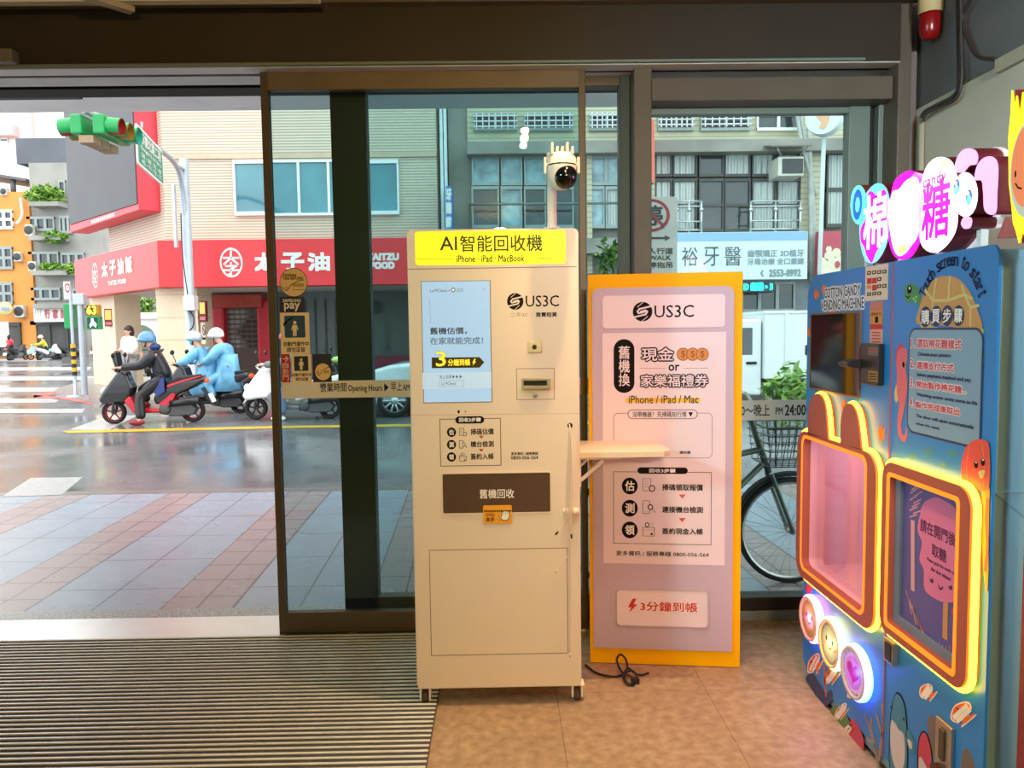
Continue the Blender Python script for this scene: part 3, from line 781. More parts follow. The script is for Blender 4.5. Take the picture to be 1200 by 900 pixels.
b.build('bracket', shf, bevel=0.0015)
# casters
for px_, yo in ((499, 0.04), (676, 0.04), (499, 0.45), (676, 0.45)):
    cx = onY(px_, 815, YK + 0.04).x; cy = YK + yo; b = MB()
    b.box(cx - 0.028, cx + 0.028, cy - 0.028, cy + 0.028, kz0 - 0.006, kz0, white_m)
    b.box(cx - 0.022, cx - 0.014, cy - 0.022, cy + 0.022, 0.018, kz0 - 0.004, white_m)
    b.box(cx + 0.014, cx + 0.022, cy - 0.022, cy + 0.022, 0.018, kz0 - 0.004, white_m)
    k = b.build('caster', kiosk, bevel=0.004)
    w_ = MB(); w_.lathe([(0.004, -0.012), (0.022, -0.012), (0.026, -0.008), (0.026, 0.008), (0.022, 0.012), (0.004, 0.012)], mat('caster tyre', (84, 60, 48), 0.6), (cx, cy, 0.026), (1, 0, 0), 20)
    w_.build('wheel', k)
# camera on a pole: pole, dome camera with fins and black lens ball
yp = YK + 0.025
pz = onY(647, 268, yp); pt_ = onY(647, 205, yp)
sc_m = mat('camera white plastic', (226, 216, 204), 0.35, noise=0.02)
pole = MB().lathe([(0.018, kz1 - 0.002), (0.018, pt_.z + 0.08)], sc_m, (pz.x, yp, 0), (0, 0, 1), 20).lathe([(0.03, kz1 - 0.001), (0.03, kz1 + 0.006), (0.018, kz1 + 0.008)], sc_m, (pz.x, yp, 0), (0, 0, 1), 20)
po = pole.build('camera_pole', kiosk)
cc = onY(658.5, 196, yp - 0.09); cx, cy, cz = cc.x, yp - 0.085, cc.z
px1 = 2.875 / F
R_ = 0.052
b = MB(); b.lathe([(0.0, 0.050), (0.040, 0.048), (R_, 0.030), (R_ + 0.001, 0.008)], sc_m, (cx, cy, cz), (0, 0, 1), 28)
b.lathe([(R_ - 0.004, 0.009), (R_ - 0.004, 0.003)], dark_m, (cx, cy, cz), (0, 0, 1), 28)
b.lathe([(R_ + 0.001, 0.003), (R_, -0.03), (R_ - 0.012, -0.062), (R_ - 0.03, -0.078), (0.0, -0.082)], sc_m, (cx, cy, cz), (0, 0, 1), 28)
for k in range(5):
    xx = cx - 0.036 + 0.018 * k; b.box(xx - 0.0045, xx + 0.0045, cy - 0.035, cy + 0.04, cz + 0.04, cz + (0.082 if k in (0, 3) else 0.068), sc_m)
b.tube([(cx, cy, cz + 0.02), (pz.x, yp, cz + 0.02)], 0.02, sc_m, 12)
head = b.build('dome_camera', po, bevel=0.0015)
b = MB(); b.ball((cx + 0.012, cy - 0.026, cz - 0.038), 0.043, 0.043, 0.043, mat('black glossy lens', (10, 9, 10), 0.08), 24, 14); b.build('lens_ball', po, label='glossy black lens ball')
b = MB()
for sx in (-1, 1):
    xx = cx + sx * (R_ + 0.008); b.box(xx - 0.0045, xx + 0.0045, cy - 0.008, cy + 0.008, cz - 0.022, cz + 0.036, sc_m); b.box(min(cx, xx), max(cx, xx), cy - 0.006, cy + 0.006, cz + 0.004, cz + 0.016, sc_m)
b.build('antenna', po, bevel=0.002)
# charging cables hanging from the outlet
cord_m = mat('white cord', (226, 206, 188), 0.5, noise=0)
def cord(pts, off, label, tip):
    P = smooth_path([onY(x, y, YK - off) for x, y in pts], 6)
    P[0] = Vector((P[0].x, YK - 0.002, P[0].z))
    t_ = thing('charging_cable', label, 'cable', P[0], 0, 'charging cables on the kiosk')
    b = MB(); b.tube(P, 0.0021, cord_m, 6); b.build('cord', t_)
    e = P[-1]; dv = (P[-1] - P[-3]).normalized()
    MB().tube([e, e + dv * 0.016], 0.0036, dark_m if tip else cord_m, 8).build('plug', t_)
cord([(668, 498), (666, 530), (664, 575), (663, 600), (662, 612), (654, 623)], 0.026, 'short white charging cable on the kiosk, dark tip bent left of the hooks', True)
cord([(668, 498), (668.5, 530), (668, 575), (668.5, 612), (669.5, 626)], 0.028, 'short white charging cable on the kiosk, dark tip straight below the hooks', True)
cord([(668, 498), (667, 540), (666.5, 590), (668, 640), (668.5, 700), (668, 765)], 0.031, 'longest white charging cable, hanging straight down to the kiosk service door edge', False)
cord([(668, 498), (670, 540), (670.5, 590), (667, 630), (665, 652), (654, 668)], 0.034, 'white charging cable curling to the left above the kiosk service door', False)

# ================================================================ yellow advertising board
BL = onZ(691.5, 777, 0.0); BR = onZ(867, 783, 0.0)
BU = (BR - BL); bw = BU.length; BU.normalize(); BN = Vector((BU.y, -BU.x, 0))
BD = lambda off=0.0: Deck(BL + BN * off, BU, (0, 0, 1), BN, 0.0004, 0.0004)
bh = BD().q(780, 320)[1]
yb_m = mat('yellow board', (246, 184, 0), 0.55, noise=0.03, spec=0.15)
lil_m = mat('lilac poster', (188, 172, 188), 0.5, noise=0.03, nscale=2)
pale_m = mat('pale pink paper', (226, 212, 218), 0.5, noise=0.02)
board = thing('advertising_board', 'tall yellow advertising board with lilac phone trade-in poster, behind the kiosk shelf', 'sign board', BL + BU * bw / 2)
b = MB(); b.prism([(0, 0.002), (bw, 0.002), (bw, bh), (0, bh)], yb_m, BL, BU, (0, 0, 1), BN, -0.03, 0.0); b.build('panel', board, bevel=0.003)
b = MB()
for u in (0.12, bw - 0.12): b.prism([(0, 0.002), (0.14, 0.002), (0, 0.5)], yb_m, BL + BU * u - BN * 0.03, -BN, (0, 0, 1), BU, -0.01, 0.01)
b.build('stand_fin', board, bevel=0.002)
D0 = BD(); x0, y0, x1, y1 = D0.bb(695, 338, 860.5, 763)
x0 = (D0.q(695, 345)[0] + D0.q(694, 755)[0]) / 2; x1 = (D0.q(860.5, 345)[0] + D0.q(857, 770)[0]) / 2
b = MB(); pts = rrect(x0, y0, x1, y1, 0.04); pts = [p for p in pts]
pts = [(x0, y0), (x1, y0)] + rrect(x0, y0, x1, y1, 0.035)[:14]
b.prism(pts, lil_m, BL, BU, (0, 0, 1), BN, 0.0, 0.012); b.build('poster_panel', board, bevel=0.002, label='raised lilac poster panel')
b = MB(); bx = D0.bb(706, 347, 849, 383.5); b.prism(rrect(*bx, 0.016), pale_m, BL, BU, (0, 0, 1), BN, 0.012, 0.016); b.build('logo_plate', board, bevel=0.001)
d = BD(0.016); s_mark(d, 741.5, 354, 764.5, 376.5, black_m, pale_m, 0); d.text('US3C', 767, 358, 813, 371.5, black_m, 0, 0.0004)
d.build('logo_print', board, label='dark logo print')
b = MB(); bx = D0.bb(706, 390.5, 848.5, 661.5); b.prism(rrect(*bx, 0.001), pale_m, BL, BU, (0, 0, 1), BN, 0.012, 0.013)
pn = b.build('content_panel', board)
d = BD(0.013)
d.rect(719, 397.5, 743.5, 460.5, black_m, 0, 0.05); d.vtext('舊機換', 725, 405, 738, 453, pale_m, 1, 0.0008)
d.text('現金', 752, 408, 789, 422.5, pale_m, 1, 0.0012, black_m, 0.0065)
coin_m = mat('coin print', (206, 132, 56), 0.5, noise=0); coin2_m = mat('coin print dark', (146, 84, 28), 0.5, noise=0)
for k in range(3):
    cx_ = 800.5 + 11.2 * k
    d.ell(cx_ - 7.6, 407.5, cx_ + 7.6, 422.8, coin2_m, 1 + 3 * k); d.ell(cx_ - 6.6, 408.5, cx_ + 6.6, 421.8, coin_m, 2 + 3 * k); d.text('$', cx_ - 2.4, 410.8, cx_ + 2.4, 419.6, coin2_m, 3 + 3 * k, 0.0006)
d.text('or', 783.5, 427.5, 796, 434.5, black_m, 1, 0.0011); d.line([(750, 431.5), (779, 431.5)], 0.0014, coin2_m, 1); d.line([(801, 431.5), (830, 431.5)], 0.0014, coin2_m, 1)
d.text('家樂福禮券', 751, 439.5, 829.5, 453, pale_m, 1, 0.0009, black_m, 0.006)
d.rect(733, 466.5, 820, 471.5, mat('yellow highlighter', (232, 188, 46), 0.6, noise=0), 1); d.text('iPhone / iPad / Mac', 737, 463.5, 818.5, 472.5, ink_m, 2, 0.0006)
d.frame(719, 484, 834.5, 537, 0.0016, black_m, 0, 0.02); d.rect(735.5, 480, 817.5, 491, black_m, 1, 0.02); d.rect(736.3, 480.7, 816.7, 490.3, pale_m, 2, 0.02)
d.text('沒帶機器？先掃碼知行情 ▼', 741, 482.3, 812, 488.7, black_m, 3, 0.0002)
d.text('讓估價', 796.5, 528.3, 809, 532, black_m, 1, 0.0003)
# step box
d.frame(718.5, 552.5, 833.5, 638.8, 0.0022, black_m, 0); d.rect(747, 547.5, 806, 555.5, black_m, 1, 0.014); d.text('回收3步驟', 761, 549.2, 791.5, 553.8, white_m, 2, 0.0006)
for (yy, ch, txt_, ic) in ((569.5, '估', '掃碼領取報價', icon_doc), (595.5, '測', '連接機台檢測', icon_phone), (621, '領', '簽約現金入帳', icon_wallet)):
    d.ell(728.6, yy - 10, 747.4, yy + 10, black_m, 1); d.text(ch, 732.8, yy - 5.8, 743.4, yy + 5.6, white_m, 2, 0.0013)
    ic(d, 753, yy - 9, 1.65, black_m, 1)
    d.text(txt_, 776, yy - 2.2, 823.5, yy + 5.6, black_m, 1, 0.0008)
for yy in (579.5, 607): d.poly([(795.5, yy), (803.5, yy), (799.5, yy + 5)], tri_m, 1)
d.text('更多資訊 / 服務專線 0800-056-564', 722, 645.3, 830.5, 653, black_m, 0, 0.0004)
d.build('print', pn, label='dark print with steps, coins and phone number')
b = MB(); bx = D0.bb(723, 689, 829, 733.5)
b.ring(rrect(bx[0] - .003, bx[1] - .003, bx[2] + .003, bx[3] + .003, 0.018), rrect(*bx, 0.016), lil_m, BL, BU, (0, 0, 1), BN, 0.012, 0.018)
b.prism(rrect(*bx, 0.016), pale_m, BL, BU, (0, 0, 1), BN, 0.012, 0.0135)
cp = b.build('slogan_plate', board)
d = BD(0.0135); rd = mat('crimson print', (196, 22, 34), 0.5, noise=0)
d.poly([(741.5, 701.5), (735.8, 711.5), (740, 711.5), (737.2, 718), (746.6, 708.2), (742.4, 708.2), (745.8, 701.5)], rd, 1)
d.text('3分鐘到帳', 750.5, 704.5, 817, 717.5, rd, 1, 0.0012, white_m, 0.004)
d.build('print', cp, label='crimson slogan lettering')
# power cord on the floor
cb = MB(); z = 0.006
def fl(x, y, h=0.0): return onZ(x, y + 7, z) + Vector((0, 0, h))
P = [fl(686, 772), fl(698, 781), fl(712, 785), fl(726, 785), fl(735, 779, .01), fl(733, 773, .03), fl(727, 772, .045), fl(723, 778, .04), fl(729, 786, .02), fl(738, 788, .012), fl(745, 791), fl(741, 796), fl(733, 794, .01), fl(733, 787, .02), fl(742, 785, .02), fl(746, 791, .012), fl(738, 795, .005), fl(730, 790, .015), fl(736, 783, .025), fl(744, 786, .015), fl(752, 784), fl(760, 781.5)]
cb.tube(smooth_path(P, 6), 0.0045, mat('black cord', (18, 16, 16), 0.45), 7)
cb.box(P[10].x - 0.02, P[10].x + 0.012, P[10].y - 0.02, P[10].y + 0.005, 0.0, 0.022, MATS['black cord'])
tag(cb.build('power_cord'), 'black power cord bunched in a knot on the floor between kiosk and yellow board', 'cord')
# ================================================================ cotton candy vending machine (front panel in the plane X = XM)
XM = 1.216
MU, MV, MN = Vector((0, -1, 0)), Vector((0, 0, 1)), Vector((-1, 0, 0))
MD = lambda off=0.0: Deck((XM - off, 0, 0), MU, MV, MN, 0.0005, 0.0005)
Q = MD()
def mk(): return MB()
def pris(b, pts, m, d0, d1): return b.prism(pts, m, (XM, 0, 0), MU, MV, MN, d0, d1)
blue_m = mat('sea blue panel', (26, 122, 196), 0.38, noise=0.05, nscale=2)
side_m = mat('grey teal cabinet', (124, 160, 182), 0.4, noise=0.04, nscale=2)
machine = thing('candy_vending_machine', 'blue cotton candy vending machine with glowing rabbit eared window by the right wall', 'vending machine', (XM + 0.3, 2.4, 0))
u0, u1 = Q.q(943.5, 560)[0], Q.q(1161.5, 600)[0]
vt = (Q.q(970, 320.5)[1] + Q.q(1150, 288)[1]) / 2
vb = Q.q(943, 800)[1] + 0.0
vb = 0.06
ztop = vt
outl = rrect(u0, vb, u1, vt, 0.05, 8)
n8 = 9
far_top = ellp(u0 + 0.085, vt - 0.10, 0.085, 0.10, 8, math.pi / 2, math.pi)
near_top = ellp(u1 - 0.03, vt - 0.05, 0.03, 0.05, 8, 0, math.pi / 2)
far_bot = ellp(u0 + 0.06, vb + 0.09, 0.06, 0.09, 8, math.pi, 1.5 * math.pi)
outl = near_top + far_top + far_bot + [(u1, vb)]
# window openings are cut from the panel by building it as rings
def box_uv(x0, y0, x1, y1): return Q.bb(x0, y0, x1, y1)
usm = Q.q(1042, 560)[0]
us0 = Q.q(942, 560)[0]
W1 = (Q.q(951, 520)[0], Q.q(1024, 717)[1], Q.q(1025, 600)[0], Q.q(950, 509)[1])
W1 = (W1[0], (Q.q(1024, 722)[1] + Q.q(953, 664)[1]) / 2, W1[2], (W1[3] + Q.q(1024, 541)[1]) / 2)
F1 = (Q.q(943.5, 560)[0], (Q.q(1037, 752)[1] + Q.q(945, 668)[1]) / 2, Q.q(1037.5, 640)[0], (Q.q(945, 503)[1] + Q.q(1036, 532)[1]) / 2)
SC1 = box_uv(952, 369, 1008, 466); SC1 = (Q.q(951.5, 410)[0], (Q.q(952, 453)[1] + Q.q(1008, 466)[1]) / 2, Q.q(1008.5, 420)[0], (Q.q(952, 369)[1] + Q.q(1008, 367)[1]) / 2)
F2 = (Q.q(1044.5, 640)[0], (Q.q(1046, 737)[1] + Q.q(1142, 813)[1]) / 2, Q.q(1150, 690)[0], (Q.q(1048, 538)[1] + Q.q(1146, 572)[1]) / 2)
W2 = (Q.q(1054, 640)[0], (Q.q(1056, 728)[1] + Q.q(1130, 788)[1]) / 2, Q.q(1134, 690)[0], (Q.q(1056, 556)[1] + Q.q(1133, 588)[1]) / 2)
# front panel: outer part + hole for window 1 (cut with a ring around W1)
hole = rrect(*W1, 0.03, 8)
b = mk()
# panel left of / right of / above / below the window opening
xs_ = [W1[0] + 0.002, W1[2] - 0.002]
def clip(pts, a, bb_, axis):
    """clip polygon to a <= coord <= bb_"""
    def half(P, keep, inter):
        out = []
        for i in range(len(P)):
            p, q = P[i], P[(i + 1) % len(P)]
            if keep(p): out.append(p)
            if keep(p) != keep(q): out.append(inter(p, q))
        return out
    def it(c):
        def f(p, q):
            t = (c - p[axis]) / (q[axis] - p[axis]); return (p[0] + (q[0] - p[0]) * t, p[1] + (q[1] - p[1]) * t)
        return f
    P = half(pts, lambda p: p[axis] >= a - 1e-9, it(a)); return half(P, lambda p: p[axis] <= bb_ + 1e-9, it(bb_))
pl, pr_ = clip(outl, u0 - 1, xs_[0], 0), clip(outl, xs_[1], u1 + 1, 0)
mid = clip(outl, xs_[0], xs_[1], 0)
pris(b, pl, blue_m, -0.008, 0.0); pris(b, pr_, blue_m, -0.008, 0.0)
pris(b, clip(mid, W1[3] - 0.002, 9, 1), blue_m, -0.008, 0.0); pris(b, clip(mid, -9, W1[1] + 0.002, 1), blue_m, -0.008, 0.0)
b.build('front_panel', machine)
# cabinet behind, opened for the window compartment
b = mk(); xk = XM + 0.0085; xw = XR - 0.015
YA, YB = -u1 + 0.012, -u0 - 0.012
cb0, cb1 = -W1[2] - 0.01, -W1[0] + 0.03      # compartment in Y
b.box(xk, xw, YA, YB, 0.02, W1[1] - 0.02, side_m)
b.box(xk, xw, YA, YB, W1[3] + 0.02, ztop - 0.012, side_m)
b.box(xk, xw, YA, cb0, W1[1] - 0.02, W1[3] + 0.02, side_m)
b.box(xw - 0.02, xw, cb0, YB, W1[1] - 0.02, W1[3] + 0.02, side_m)
b.box(xk, xw - 0.02, YB - 0.012, YB, W1[1] - 0.02, W1[3] + 0.02, side_m)
b.box(XM - 0.003, XM + 0.035, YA - 0.008, YA + 0.002, 0.0, 0.05, dark_m)
b.build('cabinet', machine, bevel=0.008)
pink_m = mat('pink lining', (236, 176, 196), 0.5, noise=0.02)
b = mk(); xi = XM + 0.40
b.box(xi, xi + 0.01, cb0, YB - 0.012, W1[1] - 0.02, W1[3] + 0.02, mat('pale compartment back', (196, 186, 184), 0.5))
b.box(xk, xi, cb0, YB - 0.012, W1[1] - 0.03, W1[1] - 0.005, pink_m); b.box(xk, xi, cb0, YB - 0.012, W1[3] + 0.005, W1[3] + 0.03, pink_m)
b.box(xk, xi, cb0 - 0.001, cb0 + 0.006, W1[1] - 0.02, W1[3] + 0.02, pink_m); b.box(xk, xi, YB - 0.02, YB - 0.012, W1[1] - 0.02, W1[3] + 0.02, pink_m)
comp = b.build('candy_compartment', machine, label='pink lined candy making compartment')
MB().lathe([(0.0, 0.05), (0.03, 0.045), (0.06, 0.01), (0.07, 0.0)], steel_m, (XM + 0.22, -W1[2] + 0.12, W1[1] - 0.005), (0, 0, 1), 24).build('spinner_head', comp)
l = lamp('compartment_lamp', 'POINT', (XM + 0.2, (cb0 + YB) / 2, W1[3] - 0.05), 1.5, (1.0, 0.76, 0.8), 0.05); l.parent = machine; l.location = WM[machine].inverted() @ Vector(l.location)
b = mk(); pris(b, rrect(*W1, 0.03), glass('clear cabinet glass', (0.92, 0.9, 0.9)), -0.016, -0.010); b.build('window_glass', machine)
b = mk(); b.ring(rrect(W1[0] - .004, W1[1] - .004, W1[2] + .004, W1[3] + .004, 0.032, 8), rrect(W1[0] + .003, W1[1] + .003, W1[2] - .003, W1[3] - .003, 0.03, 8), pink_m, (XM, 0, 0), MU, MV, MN, -0.05, 0.004); b.build('window_gasket', machine)
# salmon frames with LED edge
fr_m = mat('salmon frame', (176, 84, 66), 0.45, noise=0.03)
led_m = mat('amber led strip', (255, 190, 30), 0.4, emit=7.5, ecol=(255, 176, 28), noise=0)
ledy_m = mat('yellow led strip', (255, 220, 60), 0.4, emit=11, ecol=(255, 178, 36), noise=0)
amb_m = mat('amber lit bevel', (250, 150, 40), 0.4, emit=0.9, ecol=(255, 120, 16), noise=0)
TH = 0.034
def earpoly(pxs):
    return [Q.q(*p) for p in pxs]
ear1 = [(956.5, 508), (957, 485), (960, 468), (966, 461.5), (972, 463), (976.5, 472), (979, 488), (981, 515)]
ear2 = [(996, 520), (996.5, 494), (1000, 478), (1005.5, 472.5), (1011, 476), (1015.5, 486), (1018, 500), (1021, 526)]
b = mk(); ro, ri = rrect(*F1, 0.075, 8), rrect(*W1, 0.035, 8)
b.ring(ro, ri, fr_m, (XM, 0, 0), MU, MV, MN, 0.0, TH)
for e in (ear1, ear2):
    P = smooth_path([Vector((*Q.q(*p), 0)) for p in e], 4); pris(b, [(p.x, p.y) for p in P], fr_m, 0.0, TH)
f1 = b.build('window_frame', machine, label='salmon rabbit eared window frame')
b = mk(); r2 = rrect(W1[0] - 0.012, W1[1] - 0.012, W1[2] + 0.012, W1[3] + 0.012, 0.04, 8)
b.ring(r2, ri, amb_m, (XM, 0, 0), MU, MV, MN, TH, TH + 0.002); b.build('inner_light_edge', f1)
def led_path(pxs, name, parent, off=TH * 0.5, grow=0.006, closed=True):
    pass
def uvtube(pts, m, w=0.011, d=TH * 0.55, closed=True):
    bb_ = mk(); bb_.tube([Vector((XM, 0, 0)) + MU * p[0] + MV * p[1] + MN * d for p in pts], w, m, 8, closed=closed); return bb_
# left frame strip: rises over the ears
def rr_side(b_, r): return rrect(b_[0] - 0.004, b_[1] - 0.004, b_[2] + 0.004, b_[3] + 0.004, r, 8)
R1 = rr_side(F1, 0.078)            # starts at near top corner arc, runs to far top, far bottom, near bottom
earp = lambda e: [(p.x, p.y) for p in smooth_path([Vector((*Q.q(*p), 0)) for p in e], 4)]
e1, e2 = earp(ear1), earp(ear2)
topv = F1[3] + 0.004
e1 = [p for p in e1 if p[1] >= topv]; e2 = [p for p in e2 if p[1] >= topv]
near, rest = R1[:9], R1[9:]
path = near + [(e2[-1][0] + .004, topv)] + e2[::-1] + [(e2[0][0] - .004, topv), (e1[-1][0] + .004, topv)] + e1[::-1] + [(e1[0][0] - .004, topv)] + rest
uvtube(path, ledy_m, 0.0085).build('led_strip', f1, label='glowing amber light strip')
# right frame
b = mk(); ro, ri2 = rrect(*F2, 0.055, 8), rrect(*W2, 0.012, 8)
b.ring(ro, ri2, fr_m, (XM, 0, 0), MU, MV, MN, 0.0, TH); f2 = b.build('door_frame', machine, label='salmon frame around the take-out door')
b = mk(); r2 = rrect(W2[0] - 0.016, W2[1] - 0.016, W2[2] + 0.012, W2[3] + 0.012, 0.018, 8)
b.ring(r2, ri2, amb_m, (XM, 0, 0), MU, MV, MN, TH, TH + 0.002); b.build('inner_light_edge', f2)
uvtube(rr_side(F2, 0.058), ledy_m, 0.0095).build('led_strip', f2, label='glowing amber light strip')
# take-out door
b = mk(); pris(b, rrect(*W2, 0.012), mat('indigo door', (92, 84, 150), 0.3, noise=0.05), 0.0, 0.006)
gd = (W2[0] + 0.03, W2[1] + 0.03, W2[2], W2[3])
b.ring(rrect(*W2, 0.008), rrect(W2[0] + 0.03, W2[1] + 0.025, W2[2] - 0.004, W2[3] - 0.006, 0.006), mat('grey blue door rim', (110, 124, 146), 0.4), (XM, 0, 0), MU, MV, MN, 0.006, 0.016)
door = b.build('take_out_door', machine, label='indigo take-out door')
d = MD(0.006)
cpink = mat('candy pink print', (226, 116, 160), 0.5, noise=0.03); hot = mat('hot pink print', (216, 60, 106), 0.5, noise=0); wood = mat('stick print', (214, 140, 92), 0.5, noise=0)
plum = mat('plum lettering', (92, 34, 76), 0.6, noise=0); strokes = mat('pale brush print', (226, 158, 160), 0.5, noise=0)
d.rect(1106.0, 700, 1110.5, 751, wood, 1)
d.spoly([(1078, 606), (1083, 590), (1096, 583), (1108, 587), (1120, 596), (1123, 612), (1131, 626), (1130, 650), (1132, 668), (1128, 688), (1122, 704), (1108, 706), (1094, 700), (1084, 690), (1083, 668), (1078, 655), (1081, 636), (1076, 622)], cpink, 2)
d.spoly([(1118, 712), (1124, 704), (1126, 712), (1128, 720), (1122, 727), (1116, 718)], hot, 3)
d.text('請在開門後~', 1079.5, 607, 1126, 644, plum, 3, 0.0008); d.text('取糖', 1093, 636.5, 1109.6, 660, plum, 3, 0.0008)
d.text('Please grab the candy out', 1087.4, 652.5, 1120.6, 676, plum, 3, 0.0003); d.text('after door released', 1091.7, 663.5, 1114.8, 681, plum, 3, 0.0003)
for xx, yy in ((1092.5, 680), (1114.5, 688)): d.ell(xx - 2.2, yy - 4.5, xx + 2.2, yy + 4.5, plum, 3); d.ell(xx - 1.2, yy - 3.6, xx + 0.2, yy - 1.2, white_m, 4)
d.line([(1100.5, 686), (1102, 690), (1104, 690.5), (1105.5, 688)], 0.005, plum, 3)
for k in range(9):
    xx = 1066 + random.random() * 9; yy = 574 + k * 4
    d.line([(xx, yy), (xx + 9, yy - 7 + k * .5)], 0.004, strokes, 1)
for k in range(12):
    xx = 1062 + k * 2.2; yy = 694 + k * 5.2
    d.line([(xx, yy - 2), (xx + 4 + random.random() * 6, yy + 18 + random.random() * 6)], 0.004, strokes, 1)
for k in range(8):
    xx = 1100 + k * 4; yy = 757 + k * 3
    d.line([(xx, yy + 6), (xx + 1, yy - 4 - random.random() * 8)], 0.003, strokes, 1)
d.line([(1070, 612), (1070, 690)], 0.02, strokes, 1)
d.build('door_print', door, label='pink candy floss print with Chinese lettering')
# door seam, far door edge
seam = mat('pink seam', (150, 80, 104), 0.5, noise=0)
b = mk(); pris(b, [(usm - .003, vb), (usm + .003, vb), (usm + .003, vt - .002), (usm - .003, vt - .002)], seam, 0.0, 0.003); b.build('door_seam', machine)
# dark display, top left
b = mk(); pris(b, rrect(*SC1, 0.004), mat('dark display glass', (30, 27, 24), 0.06, spec=0.6, noise=0), 0.0, 0.005)
b.ring(rrect(SC1[0] - .006, SC1[1] - .006, SC1[2] + .006, SC1[3] + .006, 0.008), rrect(*SC1, 0.004), mat('bronze display rim', (112, 76, 50), 0.4), (XM, 0, 0), MU, MV, MN, 0.0, 0.007)
b.build('display', machine, label='dark glossy display')
# payment sheet and stickers
d = MD(); pap = mat('payment sheet', (214, 196, 170), 0.5, noise=0.03)
d.rect(1014.5, 313, 1040.5, 351, pap, 0)
sq = [('k', 0, 0), ('k', 1, 0), ('k', 2, 0), ('k', 3, 0), ('r', 0, 1), ('r', 1, 1), ('k', 2, 1), ('y', 0, 2), ('r', 1, 2), ('k', 2, 2), ('k', 3, 2), ('k', 0, 3), ('k', 1, 3), ('k', 2, 3)]
for cc_, i, j in sq:
    x_ = 1016.5 + 6 * i; y_ = 318 - 0.5 * i + 8.3 * j
    d.rect(x_, y_, x_ + (4.6 if cc_ != 'r' else 5.3), y_ + (3.6 if cc_ != 'r' else 6), {'k': black_m, 'r': red_s, 'y': coin_m}[cc_], 1)
    if cc_ == 'k': d.rect(x_ + 1.2, y_ + 1, x_ + 3.4, y_ + 2.6, pap, 2)
d.rect(1020, 354, 1034.8, 366, mat('rose sticker', (190, 110, 100), 0.5, noise=0.05), 0); d.rect(1020, 364, 1034.6, 380, coin_m, 1); d.rect(1020, 380, 1034.4, 386, red_s, 0); d.rect(1019.8, 386, 1034.2, 404, mat('pale rose sticker', (214, 158, 140), 0.5), 0)
d.text('掃碼支付', 1021.5, 366.5, 1033, 369.5, black_m, 2); d.rect(1026, 371, 1029.5, 378, black_m, 2)
for k in range(4): d.line([(1022, 389.5 + 3.6 * k), (1032, 390 + 3.6 * k)], 0.004, red_s, 1)
d.build('payment_stickers', machine, label='payment sheet and small stickers')
# card reader
b = mk(); bx = Q.bb(1016.5, 402, 1036, 452); pris(b, rrect(*bx, 0.006), mat('reader black', (24, 22, 24), 0.35), 0, 0.022)
rdr = b.build('card_reader', machine, bevel=0.003, label='black card reader')
b = mk(); bx = Q.bb(1008, 418, 1021, 432)
b.prism([(0.0, 0.0), (0.045, 0.004), (0.05, 0.02), (0.03, 0.026), (0, 0.03)], MATS['reader black'], (XM - 0.02, -bx[0] - 0.012, bx[1] + 0.0), MN, MV, MU, -0.03, 0.045)
b.build('reader_nose', rdr, bevel=0.003)
d = MD(0.0225); d.rect(1017.5, 406.5, 1029, 417, mat('reader grey', (86, 84, 80), 0.4), 0); d.line([(1019, 411), (1027, 412)], 0.004, red_s, 1); d.rect(1017.5, 434, 1028.5, 448, mat('brass label', (150, 118, 50), 0.4, 0.3), 0)
for k in range(3): d.line([(1018.5, 438 + 3 * k), (1027.5, 438.4 + 3 * k)], 0.003, black_m, 1)
d.build('reader_print', rdr)
# printed sea scene on the panel
d = MD(); o_clown = mat('clownfish orange', (240, 110, 32), 0.5, noise=0.05); w_clown = mat('clownfish white', (240, 226, 214), 0.5, noise=0)
navy = mat('panel navy', (34, 44, 90), 0.5, noise=0); redt = mat('panel red lettering', (196, 52, 74), 0.5, noise=0)
shell = mat('turtle shell', (196, 142, 88), 0.5, noise=0.03); shell2 = mat('turtle shell rim', (206, 182, 120), 0.5, noise=0.02); tgreen = mat('turtle green', (66, 132, 84), 0.5, noise=0.03); tspot = mat('turtle spots', (148, 198, 128), 0.5, noise=0)
d.text('COTTON CANDY', 966.5, 338.5, 1008.5, 345.3, navy, 0, 0.0012, white_m, 0.0065); d.text('VENDING MACHINE', 963, 352.5, 1012.5, 360.8, navy, 0, 0.0012, white_m, 0.0065)
d.spoly([(1080, 378), (1100, 384), (1150, 384), (1146, 398), (1132, 410), (1112, 412), (1094, 404), (1083, 394)], shell2, 0)
d.spoly([(1126, 402), (1139, 396), (1150, 408), (1155, 420), (1150, 422), (1143, 414), (1146, 428), (1141, 431), (1132, 420)], tgreen, 0)
for xx, yy in ((1148, 412), (1151, 418), (1138, 421), (1142, 426), (1137, 426)): d.ell(xx - 1.1, yy - 1.8, xx + 1.1, yy + 1.8, tspot, 1)
d.spoly([(1061, 336), (1066, 332), (1073, 334), (1078, 342), (1081, 354), (1080, 366), (1076, 358), (1071, 354), (1063, 355), (1060, 346)], tgreen, 0)
d.ell(1063.6, 334.5, 1068.6, 344, black_m, 1); d.ell(1065.5, 336, 1067.4, 339.5, white_m, 2); d.line([(1062, 347), (1064.5, 349), (1066.5, 347)], 0.004, black_m, 1)
for xx, yy in ((1071, 350), (1074, 348), (1073, 353)): d.ell(xx - 1, yy - 1.6, xx + 1, yy + 1.6, tspot, 1)
d.spoly([(1075, 379), (1078, 360), (1086, 338), (1098, 326), (1111, 323.5), (1124, 327), (1136, 340), (1145, 360), (1151, 385), (1125, 384), (1100, 381)], shell, 2)
